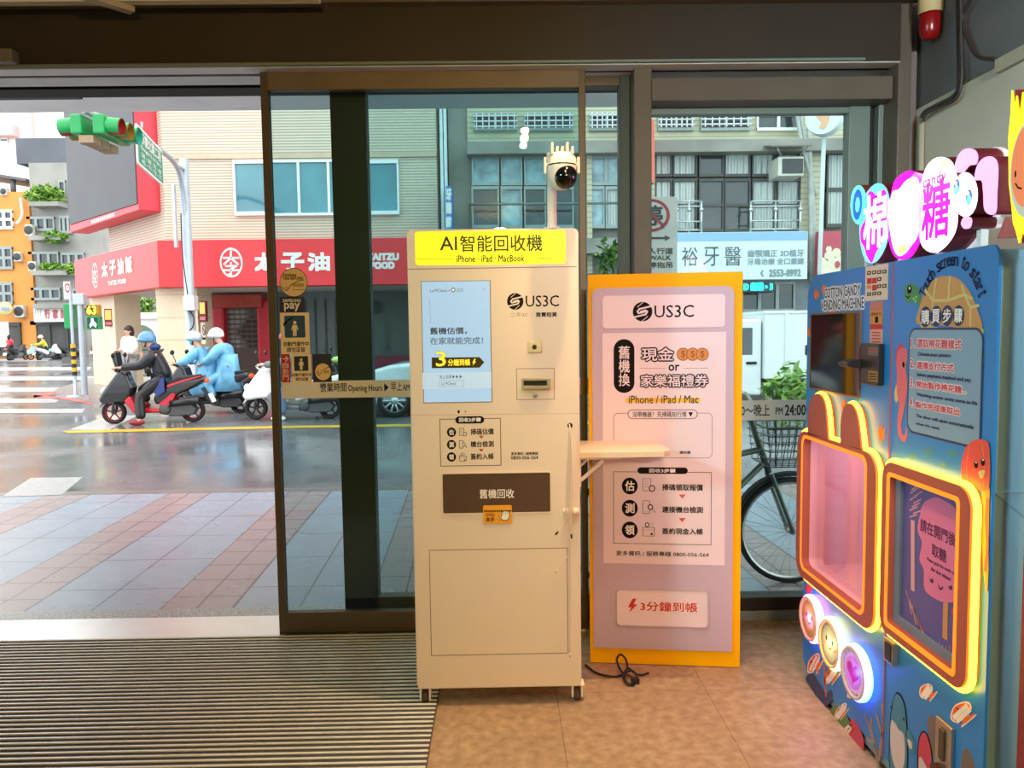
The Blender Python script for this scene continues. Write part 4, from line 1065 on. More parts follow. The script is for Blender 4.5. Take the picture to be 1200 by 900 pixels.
for ln in ([(1085, 340), (1094, 352), (1112, 352), (1131, 345), (1140, 350)], [(1094, 352), (1092, 378)], [(1112, 352), (1114, 324)], [(1131, 345), (1128, 334)], [(1094, 352), (1098, 327)], [(1131, 345), (1138, 360), (1138, 382)], [(1138, 360), (1148, 358)]): d.line(ln, 0.008, shell2, 3)
for ch, xx, yy in zip('購買步驟', (1085.5, 1098, 1111, 1124.3), (371.5, 370.5, 370, 370)):
    d.ell(xx - 6.2, yy - 12, xx + 6.2, yy + 12, navy, 4); d.text(ch, xx - 4.4, yy - 8, xx + 4.4, yy + 8, white_m, 5, 0.0008)
s_ = 'Touch screen to start'; nC = len(s_)
cu_, cv_ = Q.q(1113, 372); ru = Q.q(1146, 372)[0] - cu_; ru = (Q.q(1148, 372)[0] - Q.q(1079, 372)[0]) / 2 * 0.97; rv = Q.q(1113, 312)[1] - cv_
for i, ch in enumerate(s_):
    if ch == ' ': continue
    a = math.radians(152 - 130 * i / (nC - 1)); pu, pv = cu_ + ru * math.cos(a), cv_ + rv * math.sin(a)
    vs, fs = text_geo(ch); up_ = ch.isupper() or ch in 'hdkltbi'
    hgt = 0.036 if up_ else 0.026; wid = 0.018 if ch not in 'iltr' else 0.011
    tx_, ty_ = math.sin(a), -math.cos(a) * rv / ru; L_ = math.hypot(tx_, ty_); tx_, ty_ = tx_ / L_, ty_ / L_
    for ox in (-0.0012, 0.0012):
        d.add([d.at(pu + ((x - .5) * wid + ox) * tx_ - (y * hgt) * ty_, pv + ((x - .5) * wid + ox) * ty_ + (y * hgt) * tx_, 3) for x, y in vs], fs, navy)
# instruction panel
panel_m = mat('instruction panel', (122, 152, 178), 0.5, noise=0.03)
b_ = (Q.q(1065, 440)[0], (Q.q(1065, 505)[1] + Q.q(1150, 529)[1]) / 2, Q.q(1152.5, 440)[0], Q.q(1110, 384)[1])
o_, i_ = rrect(*b_, 0.035, 8), rrect(b_[0] + .006, b_[1] + .006, b_[2] - .006, b_[3] - .006, 0.03, 8)
d.puv(o_, navy, 3); d.puv(i_, panel_m, 4)
for tt, bbx, mm, ou in (('1.', (1069, 397, 1073.5, 407), redt, 1), ('選取棉花糖樣式', (1076.5, 397, 1128, 409.5), redt, 1), ('Choose your pattern', (1077, 412.5, 1115.5, 420), navy, 0),
        ('2.', (1068.5, 420.5, 1073, 431), redt, 1), ('選擇支付方式', (1076, 423.5, 1119, 436), redt, 1), ('Select payment method and pay', (1076, 436.5, 1139.5, 449), navy, 0),
        ('3.', (1068, 443, 1072.5, 453.5), redt, 1), ('開始製作棉花糖...', (1075.5, 446, 1134, 462), redt, 1), ('Watching cotton candy come to life', (1075.5, 460, 1146.7, 476), navy, 0),
        ('4.', (1067.5, 466, 1072, 477), redt, 1), ('製作完成後取出', (1074.7, 470, 1126, 487), redt, 1), ('The door will open automatically', (1074.7, 485, 1142.7, 504), navy, 0), ("when it's ready", (1074.7, 494.5, 1102.7, 504.5), navy, 0)):
    if ou: d.text(tt, *bbx, mm, 6, 0.0008, mat('lettering halo', (226, 206, 212), 0.5, noise=0), 0.0035)
    else: d.text(tt, *bbx, mm, 6, 0.0008)
# seahorse
sh_ = mat('seahorse pink', (214, 100, 110), 0.5, noise=0.04); sh2 = mat('seahorse rose', (196, 60, 86), 0.5, noise=0)
d.spoly([(1050, 424), (1051, 410), (1055, 403), (1059, 406), (1058, 412), (1053, 418), (1052, 430)], sh2, 0)
d.spoly([(1051, 424), (1053, 411), (1058, 407), (1063, 410), (1063.5, 420), (1062, 432), (1063.5, 445), (1063, 462), (1060, 480), (1057, 494), (1057, 505), (1059.5, 510), (1062, 507), (1062, 502), (1063.5, 503), (1063.6, 511), (1060.5, 518), (1056, 515), (1052.5, 506), (1052.5, 490), (1054, 475), (1051.5, 460), (1051.5, 440)], sh_, 1)
d.ell(1058, 423.5, 1060.6, 431, black_m, 2); d.spoly([(1052, 450), (1049, 456), (1048.5, 466), (1050.5, 472), (1053, 464)], shell2, 0)
# octopus behind the take-out frame
oc = mat('octopus coral', (224, 78, 66), 0.5, noise=0.06); oc2 = mat('octopus tentacle', (238, 130, 52), 0.5, noise=0.04)
d.spoly([(1130, 570), (1128, 545), (1133, 525), (1144, 515.5), (1156, 516), (1160.8, 526), (1160.5, 570), (1150, 575), (1138, 574)], oc, 5)
for ln in ([(1137, 522), (1134, 545), (1136, 570)], [(1152, 517), (1155, 540), (1154, 570)]): d.line(ln, 0.003, mat('octopus line', (240, 120, 90), 0.5, noise=0), 6)
for xx, yy in ((1145.5, 544.5), (1153.5, 541.5)): d.ell(xx - 2.2, yy - 5, xx + 2.2, yy + 5, black_m, 7); d.ell(xx - .6, yy - 4, xx + 1.2, yy - 1.2, white_m, 8)
d.spoly([(1148.5, 553), (1156, 551), (1154, 559), (1151, 560.5)], shell2, 7)
d.spoly([(1152, 578), (1160.5, 572), (1160, 600), (1159, 680), (1156, 690), (1152, 640)], oc2, 4)
d.line([(1158.5, 585), (1157, 610), (1158.5, 640), (1156, 668)], 0.01, sh2, 5)
# small fish and clownfish
def fish(x, y, w, h, m, l=0, tilt=0.0):
    P = [(-.5, 0), (-.25, -.42), (.1, -.4), (.28, -.12), (.5, -.36), (.46, .36), (.28, .14), (.08, .42), (-.25, .4)]
    d.spoly([(x + w * p[0] - tilt * h * p[1], y + h * p[1] + tilt * w * p[0]) for p in P], m, l)
for x, y, w, h in ((957, 345, 6, 13), (966, 339, 6, 12), (948.5, 389, 5, 12), (952, 471, 5, 12), (990, 477, 7, 18), (1033, 508, 8, 22), (975, 366, 8, 6)): fish(x, y, w, h, o_clown, 0)
for x, y, w, h in ((1117, 531, 15, 10), (1089, 529, 12, 12), (1106, 545, 8, 9), (1070, 535, 9, 8)): fish(x, y, w, h, mat('teal print', (60, 130, 150), 0.5, noise=0), 0)
def clown(x, y, w, h, tilt):
    fish(x, y, w * 1.15, h * 1.15, w_clown, 1, tilt); fish(x, y, w, h, o_clown, 2, tilt)
    for f_ in (-.12, .14): d.line([(x + w * f_ - tilt * -h * .36, y - h * .36 + tilt * w * f_), (x + w * f_ - tilt * h * .36, y + h * .36 + tilt * w * f_)], 0.012, w_clown, 3)
    d.ell(x - w * .40, y - h * .12 - tilt * w * .3, x - w * .28, y + h * .06 - tilt * w * .3, black_m, 4)
clown(1087, 811, 14, 15, .7); clown(1128, 836, 15, 19, 1.1); clown(955, 778, 12, 22, .5); clown(975, 792, 10, 18, .7); clown(986, 834, 8, 18, .7); clown(992, 858, 7, 16, .8); clown(998, 812, 6, 11, .7)
fish(948, 690, 8, 14, sh2, 0); d.spoly([(993, 880), (994, 856), (999, 842), (1006, 850), (1012, 866), (1012, 885), (1007, 894), (1001, 890)], sh2, 1)
cor = mat('coral print', (150, 128, 120), 0.5, noise=0); cor2 = mat('coral orange', (206, 104, 62), 0.5, noise=0); grn = mat('sea grass print', (88, 120, 70), 0.5, noise=0.05)
d.spoly([(972, 850), (976, 828), (988, 832), (1000, 858), (1004, 900), (990, 890)], grn, 0)
d.spoly([(944, 795), (951, 806), (962, 826), (968, 828), (976, 818), (974, 808), (968, 812), (960, 800), (952, 788)], mat('coral dark', (40, 58, 100), 0.5, noise=0), 0)
for ln in ([(1030, 900), (1024, 870), (1014, 838)], [(1030, 890), (1036, 850), (1034, 826)], [(1024, 870), (1016, 866)], [(1028, 882), (1020, 850), (1022, 842)], [(1034, 862), (1028, 838)], [(968, 815), (966, 780)], [(966, 800), (974, 778)], [(960, 790), (954, 770)]):
    d.line(ln, 0.014, cor if ln[0][0] > 1000 else cor2, 1)
seal = mat('seal blue', (58, 124, 150), 0.5, noise=0.05); belly = mat('seal belly', (206, 190, 190), 0.5, noise=0)
d.spoly([(1043, 850), (1045, 828), (1050, 812), (1056, 814), (1061, 826), (1063, 842), (1064, 862), (1064, 900), (1056, 925), (1046, 920), (1042, 890)], black_m, 1)
d.spoly([(1044, 850), (1046, 829), (1050, 814), (1055.5, 816), (1060, 827), (1062, 842), (1063, 862), (1063, 898), (1056, 922), (1047, 917), (1043, 890)], seal, 2)
d.spoly([(1045, 845), (1050, 848), (1054, 855), (1060, 862), (1061, 890), (1056, 905), (1048, 895), (1044, 870)], belly, 3)
for xx, yy in ((1045.5, 829), (1060, 843)): d.ell(xx - 1, yy - 2.5, xx + 1, yy + 2.5, black_m, 4)
d.spoly([(1062, 858), (1067, 858), (1072, 870), (1072, 882), (1066, 880)], seal, 2); d.spoly([(1064.5, 866), (1069, 870), (1069, 878), (1065.5, 874)], belly, 3)
d.spoly([(1075, 900), (1076, 870), (1081, 857), (1088, 862), (1093, 885), (1094, 930), (1076, 930)], black_m, 1); d.spoly([(1076.5, 900), (1077.4, 871), (1081.5, 859), (1087, 863), (1092, 886), (1093, 928), (1077, 928)], sh2, 2); d.spoly([(1078, 888), (1084, 894), (1088, 905), (1086, 925), (1078, 920)], belly, 3)
rock = mat('rock print', (112, 96, 92), 0.5, noise=0.06); d.spoly([(1087, 850), (1090, 838), (1096, 842), (1101, 862), (1103, 905), (1092, 880)], rock, 0); d.spoly([(1126, 900), (1129, 880), (1134, 878), (1142, 895), (1146, 930), (1126, 925)], rock, 0)
for x, y in ((1131, 745), (1100, 830)): pass
d.build('printed_scene', machine, label='printed sea animals and instruction lettering')
# round lit buttons
def button(cx, cy, ry, ecol, e, fcol, kind):
    u, v = Q.q(cx, cy); r = (Q.q(cx, cy - ry)[1] - Q.q(cx, cy + ry)[1]) / 2
    A = Vector((XM, 0, 0)) + MU * u + MV * v
    b = mk(); b.lathe([(0.0, 0.026), (r * 0.80, 0.026), (r * 0.80, 0.02)], mat('button face ' + kind, fcol, 0.4, noise=0.03), A, MN, 36)
    b.lathe([(r * 0.80, 0.020), (r * 0.82, 0.032), (r * 0.92, 0.034), (r * 0.94, 0.028)], mat('button rim', (216, 176, 130), 0.35), A, MN, 36)
    bt = b.build('round_button', machine, label=kind + ' round button')
    b = mk(); b.lathe([(r * 0.94, 0.0), (r * 1.02, 0.008), (r * 1.02, 0.022), (r * 0.94, 0.030)], mat('button glow ' + kind, (255, 255, 255), 0.4, emit=e, ecol=ecol, noise=0), A, MN, 36); b.build('light_ring', bt)
    l_ = lamp('button_lamp', 'POINT', A + MN * 0.055, 0.5, lin(ecol), 0.015); l_.parent = machine; l_.location = WM[machine].inverted() @ Vector(l_.location)
    g = Deck(A + MN * 0.0262, MU, MV, MN, 0.0004, 0.0003)
    if kind == 'heart':
        g.puv(ellp(0, 0, r * .74, r * .74), mat('button pale pink', (236, 176, 190), 0.5, noise=0), 0); g.puv(ellp(0, 0, r * .60, r * .60), mat('button rose', (226, 120, 150), 0.5, noise=0), 1)
        P = [(r * .40 * math.sin(t_) ** 3 * 1.2, r * .40 * (13 * math.cos(t_) - 5 * math.cos(2 * t_) - 2 * math.cos(3 * t_) - math.cos(4 * t_)) / 15) for t_ in [k * 2 * math.pi / 28 for k in range(28)]]
        g.puv(P, mat('button heart', (190, 24, 66), 0.4, noise=0), 2)
        for k in range(14):
            a = k * 2 * math.pi / 14; g.puv(ellp(r * .76 * math.cos(a), r * .76 * math.sin(a), r * .05, r * .05, 8), w_clown, 2)
    else:
        for sx in (-1, 1): g.puv(ellp(sx * r * .28, r * .12, r * .07, r * .11, 12), black_m, 1); g.puv(ellp(sx * r * .46, -r * .12, r * .10, r * .07, 12), mat('cheek pink', (232, 120, 120), 0.5, noise=0), 1)
        g.lineuv([(-r * .16, -r * .12), (0, -r * .24), (r * .16, -r * .12)], r * .05, black_m, 1)
        if kind == 'grey': g.puv(ellp(0, 0, r * .7, r * .7), mat('button grey art', (150, 150, 150), 0.5, noise=0.1), 0)
    g.build('button_print', bt)
button(956, 725, 27, (255, 120, 255), 6.0, (240, 190, 120), 'yellow bear faced')
button(980.5, 754, 29.5, (255, 225, 130), 6.0, (176, 172, 160), 'grey')
button(1009, 788, 32, (70, 110, 255), 6.0, (220, 200, 200), 'heart')
# lock and coin return
b = mk(); bx = Q.bb(1042.5, 745, 1053, 781); pris(b, rrect(*bx, 0.004), steel_m, 0, 0.02); pris(b, rrect(bx[0] + .012, bx[1] + .008, bx[2] - .008, bx[3] - .01, 0.004), dark_m, 0.02, 0.022); b.build('door_lock', machine, bevel=0.002)
b = mk(); cm_ = (Q.q(1101, 850)[0], 0.03, Q.q(1119, 870)[0], (Q.q(1101, 838)[1] + Q.q(1119, 853)[1]) / 2); pris(b, rrect(*cm_, 0.004), steel_m, 0, 0.012)
co_ = b.build('coin_unit', machine, bevel=0.002, label='steel coin slot unit'); b = mk()
um = (cm_[0] + cm_[2]) / 2
pris(b, rrect(um - .012, cm_[3] - .11, um + .012, cm_[3] - .02, 0.006), mat('steel dark', (96, 94, 90), 0.35, 0.8), 0.012, 0.018)
pris(b, rrect(um - .028, cm_[3] - .17, um + .028, cm_[3] - .13, 0.006), mat('coin slot brown', (60, 24, 26), 0.4), 0.012, 0.03)
pris(b, rrect(um - .03, cm_[3] - .25, um + .03, cm_[3] - .17, 0.02), dark_m, 0.012, 0.022)
b.build('coin_slot', co_, bevel=0.002); b = mk(); b.ring(rrect(um - .034, cm_[3] - .26, um + .034, cm_[3] - .18, .02), rrect(um - .026, cm_[3] - .25, um + .026, cm_[3] - .19, .015), steel_m, (XM, 0, 0), MU, MV, MN, 0.012, 0.03); b.build('return_cup_rim', co_)
# ---------------------------------------------------------------- light box sign standing on the machine
XS = XM + 0.06
SD = lambda off=0.0: Deck((XS - off, 0, 0), MU, MV, MN, 0.0006, 0.0006)
S = SD()
sign = thing('light_box_sign', 'glowing pink and white blob shaped candy sign on top of the vending machine', 'light sign', (XS + 0.05, 2.45, ztop))
ret_m = mat('sign dark red return', (128, 38, 44), 0.4, noise=0.05); wh_e = mat('sign white light', (255, 250, 250), 0.4, emit=2.6, ecol=(255, 246, 246), noise=0); bk_m = mat('sign backing white', (244, 232, 236), 0.4, noise=0, emit=0.35)
mag_e = mat('sign magenta light', (236, 0, 220), 0.4, emit=1.1, ecol=(255, 0, 220), noise=0); cy_e = mat('sign cyan light', (120, 226, 240), 0.4, emit=1.0, ecol=(110, 226, 240), noise=0); bl_e = mat('sign blue light', (30, 110, 200), 0.4, emit=0.9, ecol=(20, 100, 210), noise=0)
ye_e = mat('sign yellow light', (250, 240, 110), 0.4, emit=1.6, ecol=(255, 240, 90), noise=0); pk_e = mat('sign pink light', (255, 170, 240), 0.4, emit=1.3, ecol=(250, 150, 240), noise=0)
def blob(pxs, face, name, label=None, smooth=True):
    P = smooth_path([Vector((*S.q(*p), 0)) for p in (pxs[-1:] + pxs + pxs[:2])], 5)[5:-6] if smooth else [Vector((*S.q(*p), 0)) for p in pxs]
    P = [(p.x, p.y) for p in P]; cu = sum(p[0] for p in P) / len(P); cv = sum(p[1] for p in P) / len(P)
    b = MB(); b.prism(P, ret_m, (XS, 0, 0), MU, MV, MN, -0.07, -0.002); b.prism(P, face, (XS, 0, 0), MU, MV, MN, -0.002, 0.0)
    big = [(cu + (p[0] - cu) * 1.06 + (0.004 if p[0] > cu else -.004), cv + (p[1] - cv) * 1.045) for p in P]
    b.prism(big, bk_m, (XS, 0, 0), MU, MV, MN, -0.082, -0.07)
    return b.build(name, sign, label=label)
def ov(cx, cy, rx, ry, n=12): return [(cx + rx * math.cos(2 * math.pi * k / n), cy + ry * math.sin(2 * math.pi * k / n)) for k in range(n)]
l1 = blob(ov(1006, 240, 9.5, 23), cy_e, 'light_box', 'cyan swirl light box')
l2 = blob([(1010, 240), (1016, 225), (1027, 215), (1037, 219), (1042, 235), (1042, 265), (1037, 290), (1026, 307), (1015, 306), (1009, 290), (1007, 265)], cy_e, 'light_box', 'magenta light box with white character')
l3 = blob([(1047, 215), (1056, 204), (1068, 200), (1078, 208), (1081, 228), (1080, 262), (1077, 285), (1066, 302), (1052, 303), (1044, 292), (1040, 268), (1042, 240)], mag_e, 'light_box', 'white and magenta light box')
l4 = blob([(1083, 202), (1092, 188), (1104, 184), (1115, 190), (1121, 208), (1122, 240), (1120, 268), (1110, 286), (1096, 296), (1082, 290), (1076, 270), (1076, 235)], wh_e, 'light_box', 'large white light box with magenta character')
l6 = blob([(1119, 200), (1121, 186), (1128, 176), (1138, 174), (1145, 180), (1144, 192), (1136, 194), (1128, 202)], pk_e, 'ear')
l7 = blob([(1142, 210), (1145, 194), (1153, 185), (1163, 184), (1169, 194), (1168, 225), (1166, 250), (1154, 247), (1152, 225), (1150, 212)], pk_e, 'ear')
l5 = blob(ov(1131, 228, 14, 26), wh_e, 'head', 'white rabbit head light box')
l8 = blob([(1126, 262), (1130, 254), (1138, 256), (1137, 266), (1130, 268)], pk_e, 'foot')
g = SD(); g.ell(1000, 224, 1010.5, 256, bl_e, 1); g.ell(1003, 232, 1008, 248, cy_e, 2); g.build('swirl_print', l1)
g = SD()
g.spoly([(1017, 228), (1022, 224), (1028, 229), (1036, 222), (1040, 232), (1039, 262), (1034, 284), (1027, 296), (1022, 308), (1016, 300), (1013, 290), (1009, 282), (1009, 268), (1014, 258), (1018, 246)], mag_e, 1)
g.text('棉', 1013.5, 232, 1038, 287, wh_e, 2, 0.004); g.build('character_print', l2)
g = SD(); g.spoly([(1046, 226), (1054, 222), (1062, 212), (1074, 208), (1078, 222), (1077, 262), (1075, 278), (1068, 288), (1062, 296), (1054, 300), (1048, 292), (1044, 274), (1042, 252)], wh_e, 1)
g.spoly([(1053, 292), (1060, 286), (1063, 290), (1057, 299)], ye_e, 2); g.spoly([(1076, 230), (1079, 214), (1081, 230), (1080, 262), (1077, 262)], pk_e, 2); g.build('blob_print', l3)
g = SD(); g.spoly([(1092, 192), (1100, 186), (1110, 187), (1114, 193), (1108, 196), (1098, 198)], ye_e, 1)
dm = mat('sign plum lettering', (120, 10, 110), 0.4, emit=0.25, noise=0)
g.text('candy', 1082.5, 208, 1109, 216, dm, 2, 0.0018)
g.text('糖', 1082.5, 217, 1112.5, 275, mag_e, 2, 0.0045); g.build('character_print', l4)
g = SD()
for xx, yy in ((1121.5, 219), (1136, 231)): g.ell(xx - 3.6, yy - 8, xx + 3.6, yy + 8, bl_e, 1); g.ell(xx - 2.6, yy - 1, xx + 2.8, yy + 7, cy_e, 2); g.ell(xx - 1.6, yy - 6, xx + .8, yy - 2, wh_e, 3)
g.line([(1125.5, 232), (1127.5, 233.5)], 0.004, pk_e, 1); g.build('face_print', l5)
b = MB(); pp = [S.q(*p) for p in [(1140, 254), (1162, 278), (1130, 280)]]
b.prism(pp, mat('coral bracket', (206, 104, 98), 0.4), (XS, 0, 0), MU, MV, MN, -0.12, -0.09)
b.build('bracket', sign)
for uu in (-2.75, -2.45, -2.1): MB().box(XS + 0.03, XS + 0.05, -uu - 0.01, -uu + 0.01, ztop - 0.010, ztop + 0.06, white_m).build('foot_bracket', sign)
ld = lamp('sign_glow_lamp', 'AREA', (XS - 0.03, 2.5, ztop + 0.25), 6.5, (1.0, 0.24, 0.86), 0.35, (XS - 1.0, 2.05, 0.6)); ld.parent = sign; ld.location = WM[sign].inverted() @ Vector(ld.location)
# sun shaped sign further along the wall
XF = XM - 0.02
sun = thing('sun_sign', 'spiky yellow sun shaped sign with orange face at the right edge', 'light sign', (XF, 1.75, 0))
SF = Deck((XF, 0, 0), MU, MV, MN)
P = [SF.q(*p) for p in [(1183.5, 160), (1186, 135), (1187.5, 106), (1190.5, 128), (1193, 112), (1196, 140), (1200, 108), (1205, 150), (1214, 120), (1218, 165), (1230, 150), (1228, 195), (1236, 220), (1226, 240), (1222, 280), (1212, 262), (1206, 292), (1200, 268), (1196, 285), (1192, 270), (1189, 262), (1187, 240), (1184, 215)]]
b = MB(); b.prism(P, mat('sun yellow light', (250, 236, 40), 0.4, emit=0.9, ecol=(255, 230, 30), noise=0), (XF, 0, 0), MU, MV, MN, 0.0, 0.004); b.prism([(p[0] * 1 + .006, p[1]) for p in P], MATS['sign dark red return'], (XF, 0, 0), MU, MV, MN, -0.06, 0.0); sb_ = b.build('light_box', sun)
g = Deck((XF - 0.004, 0, 0), MU, MV, MN); g.ell(1186, 148, 1226, 250, white_m, 1); g.ell(1187.5, 152, 1222, 238, mat('sun orange face', (236, 130, 84), 0.5, emit=0.4, noise=0), 2); g.ell(1190, 200, 1192, 208, black_m, 3); g.line([(1191, 215), (1194, 220), (1198, 221)], .004, black_m, 3)
g.build('face_print', sb_)
b = MB(); q0 = SF.q(1204, 285); b.box(XF + 0.03, XF + 0.06, -q0[0] - 0.02, -q0[0] + 0.02, 0.0, 1.75, MATS['sign dark red return']); b.build('post', sun)
# ================================================================ street: pavement, road, buildings
ZS, ZR = -0.06, -0.17
t = NT('wet pavement tiles', 0.25)
u = t.math('ADD', t.math('SUBTRACT', t.x, 0.415), t.math('MULTIPLY', t.y, 0.045))
per = 1.14
ph = t.math('FRACT', t.math('DIVIDE', t.math('ADD', u, 20 * per + 2.13), per))
pink = t.math('LESS_THAN', ph, 0.40 / per)
def nearline(v, c, w): return t.math('LESS_THAN', t.math('ABSOLUTE', t.math('SUBTRACT', v, c)), w)
jl = t.math('MAXIMUM', t.math('MAXIMUM', nearline(ph, 0.0, 0.008), nearline(ph, 0.40 / per, 0.007)), t.math('MAXIMUM', nearline(ph, 0.2 / per, 0.005), nearline(ph, 0.77 / per, 0.005)))
fy = t.math('FRACT', t.math('DIVIDE', t.y, 0.30)); fy2 = t.math('FRACT', t.math('DIVIDE', t.y, 0.60))
jp = t.math('MULTIPLY', pink, nearline(fy, 0.5, 0.02)); jg = t.math('MULTIPLY', t.math('SUBTRACT', 1, pink), nearline(fy2, 0.5, 0.009))
joint = t.math('MAXIMUM', jl, t.math('MAXIMUM', jp, jg))
apron = t.math('LESS_THAN', t.y, 4.16)
n1 = t.noise(1.3, 5); n2 = t.noise(120, 3); n3 = t.noise(5, 5)
cg = t.mix(n3, lin((136, 152, 170)), lin((160, 174, 190))); cp = t.mix(n3, lin((150, 138, 142)), lin((166, 153, 156)))
c = t.mix(pink, cg, cp); c = t.mix(t.math('MULTIPLY', joint, 0.75), c, lin((52, 52, 54)))
ca = t.ramp(n2, [(0.35, lin((112, 116, 118))), (0.52, lin((152, 156, 156))), (0.66, lin((206, 208, 206)))])
c = t.mix(apron, c, ca)
t.color(c); t.rough(t.ramp(n1, [(0.2, (0.18,) * 3), (0.8, (0.36,) * 3)])); t.bump(n2, 0.12, 0.004); pave_m = t.m
t = NT('wet asphalt', 0.2)
n1 = t.noise(0.5, 5); n2 = t.noise(60, 4); n3 = t.noise(2.2, 6)
c = t.mix(n3, lin((88, 91, 96)), lin((124, 125, 128))); c = t.mix(t.ramp(n2, [(0.4, (0, 0, 0)), (0.7, (0.35,) * 3)]), c, lin((120, 120, 122)))
t.color(c); t.rough(t.ramp(n1, [(0.38, (0.06,) * 3), (0.62, (0.34,) * 3)])); t.bump(n2, 0.10, 0.004); road_m = t.m
YC = 7.25
struct(MB().box(-14, 12, 3.86, YC, ZS - 0.15, ZS, pave_m).build('sidewalk'))
struct(MB().box(-14, 12, YC, YC + 0.16, ZS - 0.16, ZS + 0.002, mat('wet kerb', (120, 118, 116), 0.3, noise=0.1)).build('kerb_near'))
struct(MB().box(-90, 40, 3.0, 130, ZR - 0.2, ZR, road_m).build('road'))
white_p = mat('road paint white', (184, 186, 186), 0.3, noise=0.12, nscale=5); yel_p = mat('road paint yellow', (214, 176, 40), 0.35, noise=0.15, nscale=4); red_p = mat('road paint red', (206, 92, 88), 0.35, noise=0.12)
b = MB()
def onroad(pts, m, h=0.004):
    P = [onZ(x, y, ZR) for x, y in pts]; n = len(P)
    b.add([p + Vector((0, 0, h)) for p in P], [tuple(range(n))], m)
onroad([(72, 505.2), (330, 499.5), (700, 494), (700, 497), (330, 502.2), (80, 508)], yel_p, 0.006)
onroad([(80, 504), (128, 487), (162, 487), (128, 504)], white_p)
for (x0, x1, y, h) in ((-60, 60, 421, 3), (-60, 108, 431, 4), (-60, 112, 442, 4.5), (-60, 100, 455, 5), (-80, 70, 468, 5), (-80, 100, 480, 5)): onroad([(x0, y), (x1, y - 1), (x1 - 4, y + h - 1), (x0, y + h)], white_p)
onroad([(40, 463), (82, 466.2), (110, 472.5), (108, 475), (80, 469), (38, 465.5)], red_p)
onroad([(38, 462.5), (84, 456), (84, 459), (40, 466)], red_p)
b.box(-14, 12, YC + .2, YC + .3, ZR, ZR + .004, red_p)
struct(b.build('road_marking'))
b = MB(); P = [onZ(x, y, ZS + 0.003) for x, y in [(2, 582), (36, 560), (97, 559), (72, 580)]]; b.add(P, [(0, 1, 2, 3)], mat('pale drain cover', (168, 172, 174), 0.3, noise=0.2, nscale=20)); struct(b.build('pavement_cover'))
# far kerb and pavement below the corner building
YF = 19.0
cc = onY(184, 281, YF - 0.4); CX = cc.x
ca_ = Vector((-math.cos(math.radians(46)), math.sin(math.radians(46)), 0)); cn_ = Vector((-ca_.y, ca_.x, 0)); cn_ = -cn_ if cn_.y > 0 else cn_
fk = mat('far pavement', (150, 142, 134), 0.35, noise=0.1)
b = MB(); b.prism([(CX - 0.6 - 5.6, YF + 8), (CX - 0.6 - 3.6, YF + 2.4), (CX - 0.6, YF - 1.6), (20, YF - 2.3), (20, YF + 8)], fk, (0, 0, 0), (1, 0, 0), (0, 1, 0), (0, 0, 1), ZR, ZR + 0.14)
struct(b.build('sidewalk_far'))
# ---------------------------------------------------------------- corner restaurant building
def tilewall(name, col, groove, pitch=0.105, frac=0.22):
    t = NT(name, 0.6); f = t.math('FRACT', t.math('DIVIDE', t.z, pitch)); g = t.math('LESS_THAN', f, frac)
    n = t.noise(1.2, 5); c = t.mix(n, lin(col), lin([x * .9 for x in col])); t.color(t.mix(g, c, lin(groove))); t.bump(t.math('MULTIPLY', g, -1), 0.5, 0.02); return t.m
tile_m = tilewall('beige ribbed tile', (222, 210, 190), (172, 158, 134), 0.068, 0.42)
red_m = mat('sign red', (228, 46, 52), 0.4, noise=0.04, nscale=1); red2 = mat('sign red light', (236, 66, 66), 0.4, noise=0.03)
crim = mat('crimson pilaster', (196, 22, 52), 0.4, noise=0.08)
stone = mat('beige stone cladding', (226, 208, 178), 0.5, noise=0.06, nscale=1.5)
sofm = mat('white soffit', (222, 220, 216), 0.6)
fr_w = mat('white window frame', (232, 236, 236), 0.4, noise=0.03)
gl_t = mat('teal window glass', (52, 128, 140), 0.06, spec=1.0, noise=0.35, nscale=0.6); gl_d = mat('dark window glass', (54, 62, 66), 0.08, spec=0.9, noise=0.3, nscale=0.7)
rest = thing('restaurant_building', 'beige tiled corner restaurant building with red shop fascia across the street', 'building', (CX + 3, YF, 0))
zsT, zsB = onY(250, 281, YF - 0.4).z, onY(250, 336, YF - 0.4).z
xE = onY(514, 300, YF).x
C0 = Vector((CX, YF - 0.4, 0)); W0 = Vector((onY(193, 250, YF).x, YF, 0))
zt_ = 14.0
cham_L = 5.2
def cpt(base, s_, z_): return base + ca_ * s_ + Vector((0, 0, z_))
b = MB()
b.prism([(W0.x, W0.y), (xE, YF), (xE, YF + 7), (W0.x + ca_.x * 4.1, YF + 7), (W0.x + ca_.x * 4.1, W0.y + ca_.y * 4.1)], tile_m, (0, 0, 0), (1, 0, 0), (0, 1, 0), (0, 0, 1), zsT - 0.3, zt_)
b.build('tiled_wall', rest)
zb_ = onY(250, 183.5, YF).z; b = MB().box(W0.x + 0.3, xE, YF - 0.05, YF, zb_ - 0.06, zb_ + 0.05, mat('beige band', (196, 176, 150), 0.6)); b.build('wall_band', rest)
b = MB()
for xx in (516.5, 521): b.box(onY(xx, 200, YF).x, onY(xx + 3.5, 200, YF).x, YF - 0.12, YF, ZR, zt_, mat('pale downpipe', (206, 220, 220), 0.5))
b.build('downpipe', rest)
